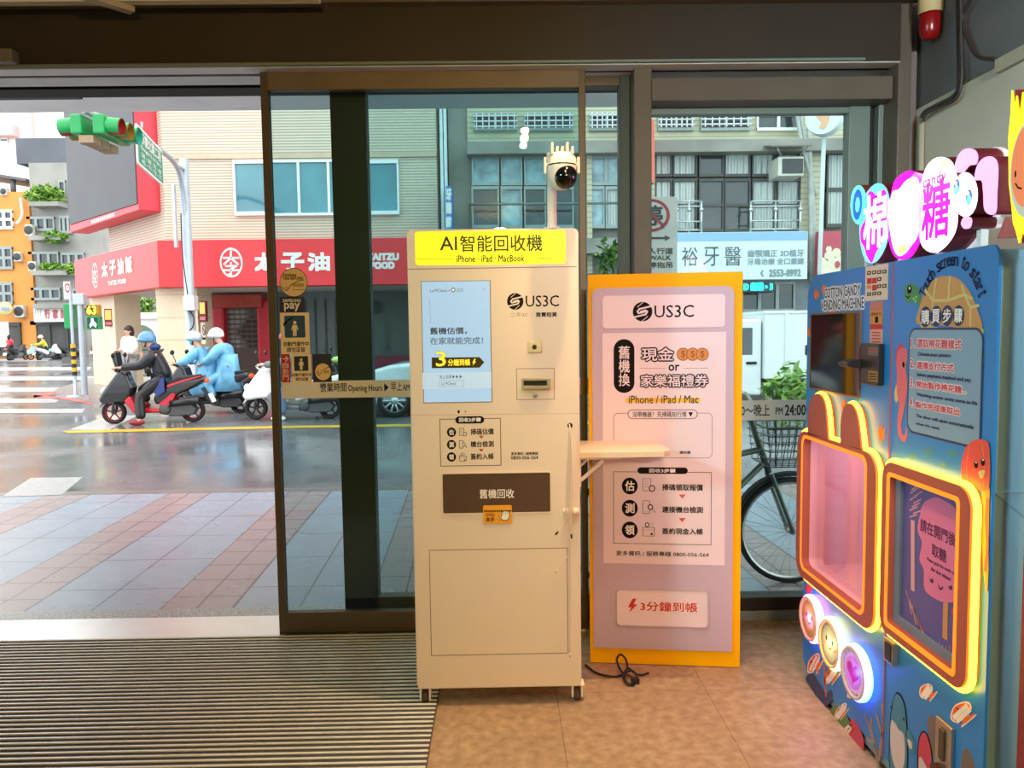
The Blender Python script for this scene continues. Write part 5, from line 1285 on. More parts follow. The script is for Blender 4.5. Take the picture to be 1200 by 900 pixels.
def fwin(parent, x0, y0, x1, y1, Y, cols, rows, fm, gm, fw=0.07, dep=0.10, name='window', splits=None):
    a, c_ = onY(x0, (y0 + y1) / 2, Y), onY(x1, (y0 + y1) / 2, Y); zt0, zb0 = onY((x0 + x1) / 2, y0, Y).z, onY((x0 + x1) / 2, y1, Y).z
    b = MB(); b.box(a.x, c_.x, Y - dep, Y + 0.02, zt0 - fw, zt0, fm).box(a.x, c_.x, Y - dep, Y + 0.02, zb0, zb0 + fw, fm)
    xs = [i / cols for i in range(cols + 1)] if splits is None else splits
    for s_ in xs:
        xx = a.x + (c_.x - a.x) * s_; b.box(max(a.x, xx - fw / 2), min(c_.x, xx + fw / 2), Y - dep + .003, Y + 0.02, zb0 + fw * .5, zt0 - fw * .5, fm)
    for r in range(1, rows):
        zz = zb0 + (zt0 - zb0) * r / rows; b.box(a.x, c_.x, Y - dep + .006, Y + 0.02, zz - fw / 2, zz + fw / 2, fm)
    w = b.build(name, parent); MB().box(a.x + .01, c_.x - .01, Y - dep * 0.4, Y - dep * 0.4 + 0.02, zb0 + .01, zt0 - .01, gm).build('pane', w)
    return w
fwin(rest, 275, 188, 313, 253, YF, 1, 1, fr_w, gl_t, 0.09)
fwin(rest, 316, 188, 421, 253, YF, 3, 1, fr_w, gl_t, 0.06); fwin(rest, 421, 188, 468, 252, YF, 2, 1, fr_w, gl_t, 0.09, splits=[0, .25, 1])
# fascia sign: front and chamfer leg
b = MB(); b.box(CX, onY(520, 300, YF - .4).x, YF - 0.4, YF + 0.0, zsB, zsT, red_m); b.build('fascia_sign', rest, label='red fascia on the long front', bevel=0.01)
s_end = None
pL = hit(88, 328, C0, cn_); s_end = (pL - C0).dot(ca_)
b = MB(); b.prism([(0, zsB), (s_end, zsB), (s_end, zsT), (0, zsT)], red2, C0, ca_, (0, 0, 1), cn_, -0.4, 0.0); b.build('corner_fascia_sign', rest, label='red fascia on the corner', bevel=0.01)
d = Deck((0, YF - 0.4, 0), (1, 0, 0), (0, 0, 1), (0, -1, 0), 0.006, 0.004)
def tz_mark(d, x0, y0, x1, y1, l=0):
    d.ell(x0, y0, x1, y1, white_m, l); W, Hh = x1 - x0, y1 - y0; bx = d.bb(x0, y0, x1, y1); w = (bx[2] - bx[0])
    d.ell(x0 + W * .07, y0 + Hh * .07, x1 - W * .07, y1 - Hh * .07, red_m, l + 1)
    g = lambda u_, v_: (x0 + W * u_, y0 + Hh * v_)
    for ln in ([g(.18, .34), g(.82, .34)], [g(.5, .12), g(.48, .36), g(.2, .56)], [g(.5, .36), g(.8, .56)], [g(.5, .50), g(.5, .58)], [g(.28, .62), g(.72, .62), g(.5, .72)], [g(.16, .76), g(.84, .76)], [g(.5, .72), g(.5, .93), g(.4, .9)]): d.line(ln, w * .085, white_m, l + 2)
tz_mark(d, 257, 290.5, 285, 325)
d.build('fascia_emblem', rest, label='white round emblem'); d = Deck((0, YF - 0.4, 0), (1, 0, 0), (0, 0, 1), (0, -1, 0), 0.006, 0.004)
for ch, x0, x1 in (('太', 299, 320), ('子', 330, 356), ('油', 361, 386), ('飯', 393, 418)): d.text(ch, x0, 297, x1, 316.5, white_m, 1, 0.03)
d.text('TAITZU', 430.5, 297.5, 467, 304.5, white_m, 1, 0.02); d.text('FOOD', 435, 307.5, 462, 314.5, white_m, 1, 0.02)
d.build('fascia_lettering', rest, label='white fascia lettering')
d = Deck(C0, -ca_, (0, 0, 1), cn_, 0.006, 0.004)
tz_mark(d, 107.5, 309, 116, 337)
d.build('corner_emblem', rest, label='white round emblem'); d = Deck(C0, -ca_, (0, 0, 1), cn_, 0.006, 0.004)
for ch, x0, x1, y0, y1 in (('太', 119.5, 127, 308.5, 323.5), ('子', 128.5, 136.5, 306.5, 321.5), ('油', 138, 145.5, 304.5, 320), ('飯', 147, 155.5, 302, 318.5)): d.text(ch, x0, y0, x1, y1, white_m, 1, 0.03)
d.text('TAITZU FOOD', 127, 330, 148.5, 331.5, white_m, 1, 0.012)
d.build('corner_lettering', rest, label='white corner fascia lettering')
# LED screen box on the chamfer
Sb = None
best = None
for k in range(400):
    s0 = k * 0.01; p = W0 + ca_ * s0
    q = CROT.transposed() @ (Vector((p.x, p.y, 4.5)) - CPOS); x = 600 + F * q.x / -q.z
    if best is None or abs(x - 188.5) < best[0]: best = (abs(x - 188.5), s0)
sb0 = best[1]; A0 = W0 + ca_ * sb0; best = None
for k in range(200):
    dd = k * 0.01; p = A0 + cn_ * dd; q = CROT.transposed() @ (Vector((p.x, p.y, 4.5)) - CPOS); x = 600 + F * q.x / -q.z
    if best is None or abs(x - 163) < best[0]: best = (abs(x - 163), dd)
dbox = best[1]; A1 = A0 + cn_ * dbox
pz_ = hit(163, 246, A1, cn_); L_ = (hit(82, 272, A1, cn_) - A1).dot(ca_); zlo = pz_.z
scf = mat('screen frame red', (222, 52, 66), 0.4, noise=0.04); blk = mat('led screen dark', (66, 68, 72), 0.5, noise=0.12, nscale=1.0)
b = MB(); b.prism([(-L_, zlo), (0, zlo), (0, zlo + 7), (-L_, zlo + 7)], scf, A1, -ca_, (0, 0, 1), cn_, -dbox, 0.0)
scb = b.build('screen_box', rest, label='red housing of the dark advertising screen', bevel=0.02)
b = MB(); b.prism([(-L_ + .12, zlo + .22), (-0.05, zlo + .16), (-0.05, zlo + 6.9), (-L_ + .12, zlo + 6.9)], blk, A1, -ca_, (0, 0, 1), cn_, 0.0, 0.03); b.build('screen', scb, label='dark grey advertising screen')
d = Deck(A1 + cn_ * 0.001, -ca_, (0, 0, 1), cn_, 0.005, 0.004)
for k in range(16): d.puv([(-3.6 + .12 * k, zlo + .04), (-3.53 + .12 * k, zlo + .04), (-3.53 + .12 * k, zlo + .14), (-3.6 + .12 * k, zlo + .14)], white_m, 0)
d.build('lettering', scb)
# arcade: ceiling, columns, back wall, shutter, pilasters, lamps
YB2 = 22.0
b = MB(); b.prism([(W0.x, YF - .02), (xE, YF - .02), (xE, YF + 7), (W0.x + ca_.x * 4.1, YF + 7), (W0.x + ca_.x * 4.1, W0.y + ca_.y * 4.1)], sofm, (0, 0, 0), (1, 0, 0), (0, 1, 0), (0, 0, 1), zsB + 0.02, zsB + 0.1); b.build('arcade_ceiling', rest)
colx = onY(186, 400, YF + .1).x; colx1 = onY(234, 400, YF + .1).x
b = MB().box(colx, colx1, YF + 0.05, YF + 1.0, ZR, zsB + .02, stone)
for k in range(5): b.box(colx - .004, colx1 + .004, YF + .045, YF + 1.0, .2 + .55 * k, .212 + .55 * k, mat('stone joint', (186, 166, 138), 0.7))
b.build('column', rest, label='stone column at the corner')
Pc = hit(108, 400, C0 + cn_ * -0.4, cn_); P2 = hit(136, 400, C0 + cn_ * -0.4, cn_); sA, sB = (Pc - C0).dot(ca_), (P2 - C0).dot(ca_)
b = MB().prism([(sB, ZR), (sA, ZR), (sA, zsB + .05), (sB, zsB + .05)], stone, C0, ca_, (0, 0, 1), cn_, -1.1, -0.4); b.build('column', rest, label='stone column left of the corner')
def wl(px, py0, py1, Y, w, parent):
    a = onY(px, py0, Y); c_ = onY(px, py1, Y); b = MB(); b.box(a.x - w / 2, a.x + w / 2, Y - .12, Y, c_.z, a.z, mat('lantern frame', (110, 28, 34), 0.4)); lp = b.build('wall_lantern', parent, bevel=0.01)
    h_ = a.z - c_.z; MB().box(a.x - w * .36, a.x + w * .36, Y - .135, Y - .11, c_.z + h_ * .38, a.z - h_ * .07, mat('lantern glass', (230, 180, 90), 0.3, emit=0.4, ecol=(250, 190, 80))).build('lantern_glass', lp)
    MB().box(a.x - w * .36, a.x + w * .36, Y - .135, Y - .11, c_.z + h_ * .08, c_.z + h_ * .24, mat('lantern lower glass', (200, 110, 110), 0.3)).build('lantern_glass', lp)
wl(129, 362, 382.5, hit(129, 372, C0 - cn_ * .4, cn_).y, .24, rest)
wl(239, 353, 377, YF + 0.05, .17, rest)
b = MB(); q0, q1 = onY(236, 378, YF + .05), onY(242, 403, YF + .05); b.box(q0.x, q1.x, YF + .0, YF + .05, q1.z, q0.z, mat('plaque beige', (226, 206, 180), 0.5)); plq = b.build('no_smoking_plaque', rest)
d = Deck((0, YF - 0.0, 0), (1, 0, 0), (0, 0, 1), (0, -1, 0), 0.004, 0.003); d.ell(236.6, 380.5, 241.4, 393, black_m, 0); d.ell(237.4, 382, 240.6, 391.5, MATS['plaque beige'], 1); d.line([(238, 384), (240.2, 390)], .02, black_m, 2); d.rect(236.8, 395.5, 241.2, 398, black_m, 0); d.build('plaque_print', plq)
back_m = mat('arcade back wall grey', (112, 116, 114), 0.4, noise=0.1)
zA = zsB + .02
b = MB().box(onY(243, 400, YB2).x, xE, YB2, YB2 + .3, ZR, zA, back_m); b.build('shop_front', rest)
sht = mat('shutter slats dark', (74, 64, 58), 0.4, 0.3, noise=0.15)
t = NT('roller shutter', 0.4); f = t.math('FRACT', t.math('DIVIDE', t.z, 0.14)); fx = t.math('FRACT', t.math('DIVIDE', t.x, 0.16)); sl_ = t.math('MAXIMUM', t.math('LESS_THAN', f, 0.35), t.math('LESS_THAN', fx, 0.16)); nn = t.noise(1.1, 3)
open_c = t.ramp(nn, [(0.4, lin((40, 36, 36))), (0.62, lin((150, 160, 164)))])
t.color(t.mix(t.math('MAXIMUM', sl_, t.math('LESS_THAN', t.z, 0.95)), open_c, lin((92, 78, 70)))); t.bump(f, 0.5, 0.02)
x0s, x1s = onY(266, 400, YB2).x, onY(306, 400, YB2).x
MB().box(x0s, x1s, YB2 - .06, YB2, ZR + .14, onY(280, 358, YB2).z, t.m).build('roller_shutter', rest, label='grey roller shutter')
for xa_, xb_ in ((253, 268), (305, 324)): MB().box(onY(xa_, 400, YB2).x, onY(xb_, 400, YB2).x, YB2 - .3, YB2 + .1, ZR + .1, zA - .2, crim).build('pilaster', rest, bevel=0.08, label='crimson pilaster')
MB().box(onY(248, 355, YB2).x, onY(312, 355, YB2).x, YB2 - .45, YB2, onY(280, 361, YB2).z, onY(280, 346, YB2).z, mat('rust red canopy', (176, 70, 58), 0.5, noise=0.08)).build('shutter_canopy', rest, bevel=0.02)
MB().box(onY(426, 430, YB2).x, onY(520, 430, YB2).x, YB2 - .25, YB2, ZR + .1, onY(450, 417, YB2).z, mat('plum low wall', (150, 50, 78), 0.5, noise=0.1)).build('low_wall', rest, bevel=0.02)
b = MB()
for k in range(9): xx = onY(334 + 12 * k, 380, YB2).x; b.box(xx - .02, xx + .02, YB2 - .06, YB2, .6, zA - .2, mat('shop mullion', (70, 76, 76), 0.5))
b.build('shop_mullions', rest)
d = Deck((0, YB2 - 0.08, 0), (1, 0, 0), (0, 0, 1), (0, -1, 0), 0.004, 0.003); d.ell(434, 352, 448, 368, mat('grey round motif', (70, 76, 78), 0.5), 0); d.vtext('太子油飯', 450, 375, 457, 412, mat('grey motif', (84, 90, 90), 0.5), 0); d.build('window_motif', rest)
# row building to the right
row_m = tilewall('yellowish small tile', (204, 200, 170), (164, 160, 138), 0.13); conc = mat('weathered concrete', (142, 142, 134), 0.8, noise=0.25, nscale=1.2, bump=0.3)
row = thing('row_building', 'weathered yellowish tiled row building with balcony railings behind the shop glass', 'building', (4, YF, 0))
xR0, xR1 = onY(526, 250, YF).x, onY(1500, 250, YF).x
x548 = onY(548, 200, YF).x
MB().box(xR0, xR1, YF + .3, YF + 6, ZR, zt_, conc).build('concrete_wall', row)
MB().box(x548, xR1, YF + .2, YF + .32, onY(600, 168, YF).z, zt_, row_m).build('tiled_band', row)
MB().box(x548, xR1, YF - .25, YF + .3, onY(600, 183, YF).z, onY(600, 168, YF).z, conc).build('ledge', row, bevel=0.02)
for xa_, xb_ in ((688, 694), (728, 768), (940, 967)): MB().box(onY(xa_, 200, YF).x, onY(xb_, 200, YF).x, YF + .05, YF + .32, onY(700, 320, YF).z, onY(700, 180, YF).z, row_m).build('tiled_pier', row)
al_m = mat('aluminium window frame', (150, 162, 160), 0.4, 0.3); tq = NT('pale curtain', 0.7); fq = tq.math('SINE', tq.math('MULTIPLY', tq.x, 42.0)); tq.color(tq.mix(tq.noise(2.0), lin((190, 202, 198)), lin((218, 226, 222)))); tq.bump(fq, 1.0, 0.03); curt = tq.m; film = mat('crumpled window film', (150, 178, 186), 0.25, noise=0.45, nscale=3, bump=0.6); dk_w = mat('dark bronze frame', (70, 72, 70), 0.4, 0.3)
Yw = YF + .2
for x0, x1 in ((555, 606), (614, 671), (690, 731), (770, 812), (820, 878), (886, 936)):
    w = fwin(row, x0, 134, x1, 154, Yw, 2, 1, fr_w if x0 > 880 else al_m, gl_d, 0.07)
    if x0 < 880:
        b = MB(); a_, c_ = onY(x0, 144, Yw), onY(x1, 144, Yw); z0_, z1_ = onY(600, 153, Yw).z, onY(600, 135, Yw).z
        for k in range(7): xx = a_.x + (c_.x - a_.x) * (k + .5) / 7; b.box(xx - .012, xx + .012, Yw - .2, Yw - .18, z0_, z1_, fr_w)
        for k in range(3): zz = z0_ + (z1_ - z0_) * (k + .5) / 3; b.box(a_.x, c_.x, Yw - .2, Yw - .18, zz - .012, zz + .012, fr_w)
        b.build('window_grille', w)
for x0, x1, n_ in ((553, 585, 1), (587, 612, 1), (614, 640, 1), (642, 672, 1), (688, 731, 2)): fwin(row, x0, 183, x1, 218, Yw, n_, 1, al_m, film, 0.08)
for x0, x1, gm in ((553, 585, gl_d), (587, 612, film), (614, 640, gl_d), (642, 672, gl_d), (688, 708, film), (709, 731, curt)): fwin(row, x0, 219, x1, 268, Yw, 1, 1, al_m, gm, 0.08)
b = MB(); b.tube([onY(550, 239.5, YF - .4), onY(735, 238, YF - .4)], .03, mat('grey rail', (110, 124, 122), 0.4, 0.4), 8); b.tube([onY(550, 239.5, YF - .4), onY(550, 239.5, YF + .2)], .03, MATS['grey rail'], 8); b.build('balcony_rail', row)
b = MB().box(x548, onY(735, 280, YF).x, YF - .5, YF + .3, onY(600, 300, YF).z, onY(600, 283, YF).z, conc); b.build('balcony_slab', row)
for x0, x1, gm in ((767, 787, curt), (788, 816, curt), (818, 847, gl_d), (848, 878, curt), (880, 908, curt), (909, 936, curt)):
    fwin(row, x0, 179, x1, 208, Yw, 1, 1, dk_w, gm, 0.07); fwin(row, x0, 210, x1, 272, Yw, 1, 2, dk_w, gm if x0 != 848 else gl_d, 0.07)
fwin(row, 967, 178, 990, 267, Yw, 1, 2, dk_w, curt, 0.09)
chrome = mat('balcony chrome', (186, 196, 196), 0.25, 0.7)
for x0, x1 in ((793, 822), (880, 938)):
    b = MB(); a_, c_ = onY(x0, 236, YF - .3), onY(x1, 236, YF - .3); z1_, z0_ = a_.z, onY(800, 272, YF - .3).z
    for zz in (z1_, z1_ - .12, z0_ + .25, z0_ + .05): b.tube([(a_.x, YF - .3, zz), (c_.x, YF - .3, zz)], .022, chrome, 8)
    n_ = max(2, int((c_.x - a_.x) / .62))
    for k in range(n_ + 1):
        xx = a_.x + (c_.x - a_.x) * k / n_; b.tube([(xx, YF - .3, z0_ - .1), (xx, YF - .3, z1_)], .03, chrome, 8); b.ball((xx, YF - .3, z1_ - .2), .06, .06, .06, chrome, 10, 6)
    b.build('balcony_railing', row)
# storefront under the dental sign
b = MB(); b.box(onY(700, 330, YF).x, xR1, YF + .1, YF + .3, ZR, onY(900, 326, YF).z, mat('storefront grey', (120, 130, 134), 0.3, noise=0.15)); b.build('storefront', row)
fwin(row, 868, 330, 930, 366, YF + .1, 3, 1, al_m, gl_d, 0.08)
# things on the row building
ds = thing('dental_sign', 'long pale blue dental clinic sign with Chinese characters above the truck', 'sign', onY(870, 300, YF - .5))
a_, c_ = onY(760, 273, YF - .5), onY(946, 327, YF - .5)
MB().box(a_.x, c_.x, YF - .5, YF - .1, c_.z, a_.z, mat('sign pale blue', (206, 226, 232), 0.35, noise=0.02)).build('sign_box', ds, bevel=0.01)
d = Deck((0, YF - .5, 0), (1, 0, 0), (0, 0, 1), (0, -1, 0), 0.006, 0.004)
d.rect(760, 273.5, 946, 281.5, mat('sign blue stripe', (136, 180, 212), 0.4, noise=0), 0); dg_ = mat('sign dark grey', (74, 88, 92), 0.5, noise=0); lg_ = mat('sign grey', (128, 148, 152), 0.5, noise=0)
for ch, x0, x1 in (('裕', 799, 817.5), ('牙', 824, 842.5), ('醫', 849, 868.5)): d.text(ch, x0, 289.5, x1, 311.5, dg_, 1)
d.text('齒顎矯正 3D植牙', 876, 293, 942, 300.5, lg_, 1, .004); d.text('牙周治療 全口重建', 876, 303, 942, 309.5, lg_, 1, .004); d.text('2553-8992', 901.5, 316, 938, 323.5, lg_, 1, .012); d.line([(894, 317), (892, 320), (894, 323.5)], .04, lg_, 1)
d.build('sign_lettering', ds)
lg = thing('led_message_sign', 'small lit cyan message board below the dental sign', 'sign', onY(890, 335, YF - .6)); a_, c_ = onY(860, 328.5, YF - .6), onY(908, 342.5, YF - .6)
MB().box(a_.x, c_.x, YF - .6, YF - .2, c_.z, a_.z, mat('message board black', (30, 44, 52), 0.4)).build('housing', lg, bevel=0.01)
d = Deck((0, YF - .6, 0), (1, 0, 0), (0, 0, 1), (0, -1, 0), 0.006, 0.004); cyl = mat('message cyan light', (40, 240, 240), 0.4, emit=1.3, ecol=(20, 230, 240), noise=0); d.text('D 齒雕 ▸ 3', 872, 331.5, 905, 340, cyl, 0, .02); d.build('message', lg)
ac = thing('window_air_conditioner', 'boxy old window air conditioner under a small rusty awning', 'air conditioner', onY(922, 195, YF - .4))
a_, c_ = onY(912, 183.5, YF - .55), onY(942, 206, YF - .55)
MB().box(a_.x, c_.x, YF - .55, YF + .25, c_.z, a_.z, mat('ac cream', (206, 208, 196), 0.5, noise=0.06)).build('casing', ac, bevel=0.02)
b = MB(); q0, q1 = onY(917, 186, YF - .56), onY(941, 203, YF - .56); b.box(q0.x, q1.x, YF - .57, YF - .55, q1.z, q0.z, mat('ac dark grille', (62, 66, 66), 0.5))
b.build('grille', ac)
b = MB(); p0_, p1_ = onY(904, 172, YF - .8), onY(952, 173, YF - .8); b.prism([(0, 0), (1.1, .25), (1.1, .28), (0, .03)], mat('rusty awning', (112, 104, 94), 0.7, noise=0.2), (p0_.x, YF - .8, p0_.z), (0, 1, 0), (0, 0, 1), (1, 0, 0), 0, p1_.x - p0_.x)
b.tube([(a_.x + .1, YF - .5, a_.z), (a_.x - .1, YF - .75, p0_.z)], .02, al_m, 6); b.tube([(c_.x - .1, YF - .5, a_.z), (c_.x, YF - .75, p0_.z)], .02, al_m, 6); b.build('awning', ac)
rs = thing('round_sign', 'round pale sign with faded orange figure on a thin pole', 'sign', onY(962, 330, 9.0))
RC = onY(966, 139, 9.0); rr_ = (onY(966, 119, 9.0).z - onY(966, 160, 9.0).z) / 2
A_ = Vector((-.55, -.83, 0)).normalized()
MB().lathe([(0, .09), (rr_ * .97, .09), (rr_, .06), (rr_, -.06), (rr_ * .97, -.09), (0, -.09)], mat('round sign pale', (212, 228, 226), 0.4, noise=0.03), RC, A_, 32, False).build('disc', rs)
d = Deck(RC + A_ * .09, (-A_.y, A_.x, 0), (0, 0, 1), A_, .004, .003); fo = mat('faded orange print', (226, 178, 140), 0.5, noise=0.1); d.puv([(p[0] * rr_, p[1] * rr_) for p in [(-.1, .75), (.2, .6), (.15, .3), (.4, .0), (.3, -.4), (.1, -.75), (-.2, -.6), (-.05, -.3), (-.35, 0), (-.3, .4)]], fo, 0); d.build('print', rs)
b = MB(); b.tube([RC - Vector((0, 0, rr_ * .95)) + A_ * 0, (RC.x - .07, RC.y, ZS)], .025, mat('pale pole', (190, 206, 206), 0.4), 8); b.build('pole', rs)
b = MB(); a_, c_ = onY(960.5, 271, YF - .6), onY(989, 330, YF - .6); b.box(a_.x, c_.x, YF - .6, YF - .35, c_.z, a_.z, mat('poster crimson', (186, 74, 92), 0.5, noise=0.05)); fp = b.build('flower_poster'); tag(fp, 'crimson poster with large pale flowers to the right of the dental sign', 'poster'); WM[fp] = Matrix.Identity(4)
d = Deck((0, YF - .6, 0), (1, 0, 0), (0, 0, 1), (0, -1, 0), 0.006, 0.004); pf = mat('poster pale flower', (226, 218, 190), 0.5, noise=0.08); d.rect(960.5, 302, 989, 330, pf, 0)
for x, y, r in ((972, 300, 6), (980, 296, 5), (966, 308, 5), (976, 308, 6), (984, 304, 5), (971, 292, 3.5)): d.ell(x - r, y - r, x + r, y + r, pf, 1 + (x % 3) * .3)
d.ell(978, 306, 984, 314, MATS['poster crimson'], 3); d.build('flower_print', fp)
# pipes and cables running up the row building
b = MB()
for pts, r_ in (([(932, 122), (940, 170), (952, 225), (955, 330)], .05), ([(936, 122), (946, 180), (957, 230)], .035), ([(948, 122), (951, 330)], .06), ([(742, 122), (748, 330)], .03)): b.tube(smooth_path([onY(x, y, YF - .15) for x, y in pts], 5), r_, mat('weathered pipe', (170, 176, 170), 0.6, noise=0.15), 8)
tag(b.build('drain_pipe'), 'weathered pipes slanting up the row building right of the air conditioner', 'pipe')
for (xx, nm, lbl, wpx, m_, y0, y1) in ((526, 'vertical_sign', 'narrow blue vertical shop sign at the end of the beige tiled wall', 8, mat('blue vertical sign', (64, 128, 196), 0.4), 218, 270), (765, 'vertical_sign', 'narrow coral vertical sign beside the no parking board', 4, mat('coral vertical sign', (216, 104, 82), 0.4), 140, 214)):
    a_, c_ = onY(xx - wpx / 2, y0, YF - 1.0), onY(xx + wpx / 2, y1, YF - 1.0); vs = MB().box(a_.x, c_.x, YF - 1.0, YF - .2, c_.z, a_.z, m_).build(nm); tag(vs, lbl, 'sign')
    if xx == 526:
        d = Deck((0, YF - 1.0, 0), (1, 0, 0), (0, 0, 1), (0, -1, 0), 0.006, 0.004)
        for k in range(3): d.text('牙醫診'[k], 523, 222 + 16 * k, 529, 234 + 16 * k, white_m, 0, .02)
        d.build('lettering', vs)
# creeper at the building edge
def leaves(name, label, cat, centre, ext, n, size, m, seed, parent=None):
    rnd = random.Random(seed); b = MB()
    for k in range(n):
        while True:
            v = Vector((rnd.uniform(-1, 1), rnd.uniform(-1, 1), rnd.uniform(-1, 1)))
            if v.length <= 1: break
        p = Vector(centre) + Vector((v.x * ext[0], v.y * ext[1], v.z * ext[2])); s_ = size * rnd.uniform(.6, 1.3)
        a = Vector((rnd.uniform(-1, 1), rnd.uniform(-1, 1), rnd.uniform(-.6, .6))).normalized(); c_ = a.cross(Vector((rnd.uniform(-1, 1), rnd.uniform(-1, 1), 1))).normalized()
        up = a.cross(c_)
        b.add([p - a * s_, p + c_ * s_ * .42 + up * s_ * .12, p + a * s_, p - c_ * s_ * .42 + up * s_ * .12], [(0, 1, 2), (0, 2, 3)], m[k % len(m)])
    o = b.build(name, parent)
    if parent is None: tag(o, label, cat)
    return o
g1, g2, g3 = mat('leaf mid green', (92, 142, 62), 0.45, noise=0.2), mat('leaf light green', (146, 184, 84), 0.45, noise=0.2), mat('leaf dark green', (56, 96, 52), 0.5, noise=0.2)
cr = thing('leafy_plant', 'leafy green potted plant left of the grey brown post above the yellow board', 'plant', (onY(717, 325, 6.8).x, 6.8, ZS))
MB().lathe([(0, 0), (.15, 0), (.2, .34), (.17, .34), (.16, .28), (0, .28)], mat('terracotta pot', (150, 90, 66), .7), (onY(717, 325, 6.8).x, 6.8, ZS), (0, 0, 1), 20).build('pot', cr)
b = MB()
for pts in ([(720, 340), (714, 305), (722, 280)], [(722, 340), (730, 300), (727, 270)], [(714, 340), (704, 312), (707, 295)]): b.tube(smooth_path([(onY(717, 325, 6.8).x, 6.8, ZS + .26)] + [onY(x, y, 6.8) for x, y in pts], 5), .008, g3, 6)
b.build('stem', cr); leaves('leaves', '', '', onY(718, 303, 6.8), (.16, .12, .20), 70, .065, [g1, g2, g1], 5, cr)
sp = thing('roadside_shrub', 'bright green shrub in front of the white box truck', 'shrub', onY(925, 470, 9.5))
ctr = onY(926, 462, 9.5); b = MB()
for k in range(7): b.tube([(ctr.x - .25 + .08 * k, 9.5, ZS), (ctr.x - .35 + .12 * k, 9.5, ctr.z + .15)], .012, g3, 6)
b.build('stems', sp); leaves('leaves', '', '', ctr, (.34, .3, .42), 260, .085, [g1, g2, g2], 6, sp)
# ---------------------------------------------------------------- far side of the cross street
def farblock(name, label, x0, y0, x1, Y, m, xmin=-999):
    a_, c_ = onY(x0, y0, Y), onY(x1, y0, Y); a_.x = max(a_.x, xmin); r = thing(name, label, 'building', ((a_.x + c_.x) / 2, Y, ZR)); MB().box(a_.x, c_.x, Y, Y + 12, ZR, a_.z, m).build('wall', r); return r
org = mat('orange render', (226, 152, 72), 0.6, noise=0.08, nscale=.4); gry = mat('grey concrete', (158, 158, 152), 0.8, noise=0.22, nscale=.35); whb = mat('white render', (238, 236, 232), 0.6, noise=0.03, nscale=.3); pkb = mat('pink white render', (222, 190, 188), 0.6, noise=0.03)
dkb = mat('dark rooftop cladding', (96, 102, 110), 0.6, noise=0.1, nscale=.5)
YO, YGy = 59.8, 60.0
fb1 = farblock('orange_building', 'orange rendered building on the far side at the left edge', -90, 226, 33, YO, org)
for y0, y1 in ((246, 269), (289, 316), (331, 357)): fwin(fb1, -14, y0, 16, y1, YO, 3, 2, fr_w if y0 < 280 else al_m, gl_d, .22, .2)
fwin(fb1, -30, 378, 26, 416, YO, 2, 1, dk_w, mat('dark shop interior', (84, 84, 84), 0.6, noise=.3, nscale=.5), .3, .2, 'shop_opening')
b = MB(); b.tube(smooth_path([onY(x, y, YO - .3) for x, y in [(24, 232), (26, 250), (23, 258), (19, 262)]], 5), .1, whb, 8); b.build('downpipe', fb1)
fs = thing('round_shop_sign', 'cream round sign sticking out of the orange building', 'sign', onY(6, 362, YO - 1)); MB().lathe([(0, .12), (.5, .1), (.52, 0), (.5, -.1), (0, -.12)], mat('cream sign disc', (232, 214, 150), 0.5), onY(6, 362, YO - 1), (.2, -1, 0), 24).build('disc', fs)
d = Deck(onY(6, 362, YO - 1) + Vector((0, -.16, 0)), (1, 0, 0), (0, 0, 1), (0, -1, 0), .01, .01); d.rect(1, 360, 11, 363.5, mat('blue sign band', (140, 160, 200), .5), 0); d.build('print', fs); fs.children[0].scale = (1, 1, 1)
fb2 = farblock('grey_building', 'grey concrete building with planted balconies between orange building and screen', 30, 191, 112, YGy, gry, onY(33, 226, YO).x + .03)
a_ = onY(18, 162, YGy + 1); c_ = onY(112, 191, YGy + 1); MB().box(a_.x, c_.x, YGy + 1, YGy + 9, c_.z, a_.z, dkb).build('rooftop_room', fb2)
fwin(fb2, 70, 211, 78, 233, YGy, 1, 1, al_m, gl_d, .2, .2)
for y0, y1, x0, x1 in ((254, 271, 33, 65), (253, 274, 71, 86), (295, 312, 35, 70), (296, 312, 73, 100), (337, 352, 38, 72), (338, 352, 76, 92)): fwin(fb2, x0, y0, x1, y1, YGy, 3, 1, al_m, gl_d, .2, .2)
for y0, x0, x1 in ((236, 33, 68), (276, 33, 70), (317, 36, 78), (356, 38, 95)): a_, c_ = onY(x0, y0, YGy - 1.4), onY(x1, y0 + 5, YGy - 1.4); MB().box(max(a_.x, onY(33, 226, YO).x + .03), c_.x, YGy - 1.4, YGy + .1, c_.z, a_.z, gry).build('balcony_slab', fb2)
fwin(fb2, 38, 376, 100, 416, YGy, 3, 1, dk_w, MATS['dark shop interior'], .3, .2, 'shop_opening')
sg = thing('shop_sign', 'white shop sign with red characters on the grey building', 'sign', onY(56, 367, YGy - 1)); a_, c_ = onY(39, 360, YGy - 1), onY(75, 377, YGy - 1); MB().box(a_.x, c_.x, YGy - 1, YGy - .6, c_.z, a_.z, whb).build('panel', sg)
d = Deck((0, YGy - 1, 0), (1, 0, 0), (0, 0, 1), (0, -1, 0), .02, .015); rg_ = mat('faded red lettering', (190, 96, 108), .5, noise=0)
for ch, x0, x1 in (('行', 52.5, 58.5), ('家', 62, 68), ('店', 71, 75)): d.text(ch, x0, 363, x1, 373, rg_, 0, .05)
for k in range(3): d.vtext('服務中心', 41 + 3 * k, 362, 42.8 + 3 * k, 375, dg_, 0)
d.build('lettering', sg)
fb3 = farblock('white_building', 'white building rising behind the grey building at top left', -60, 60, 84, 74, whb)
for x0, x1 in ((28, 40),): a_, c_ = onY(x0, 60, 73.6), onY(x1, 193, 73.6); MB().box(a_.x, c_.x, 73.5, 74, c_.z, a_.z, pkb).build('pilaster', fb3)
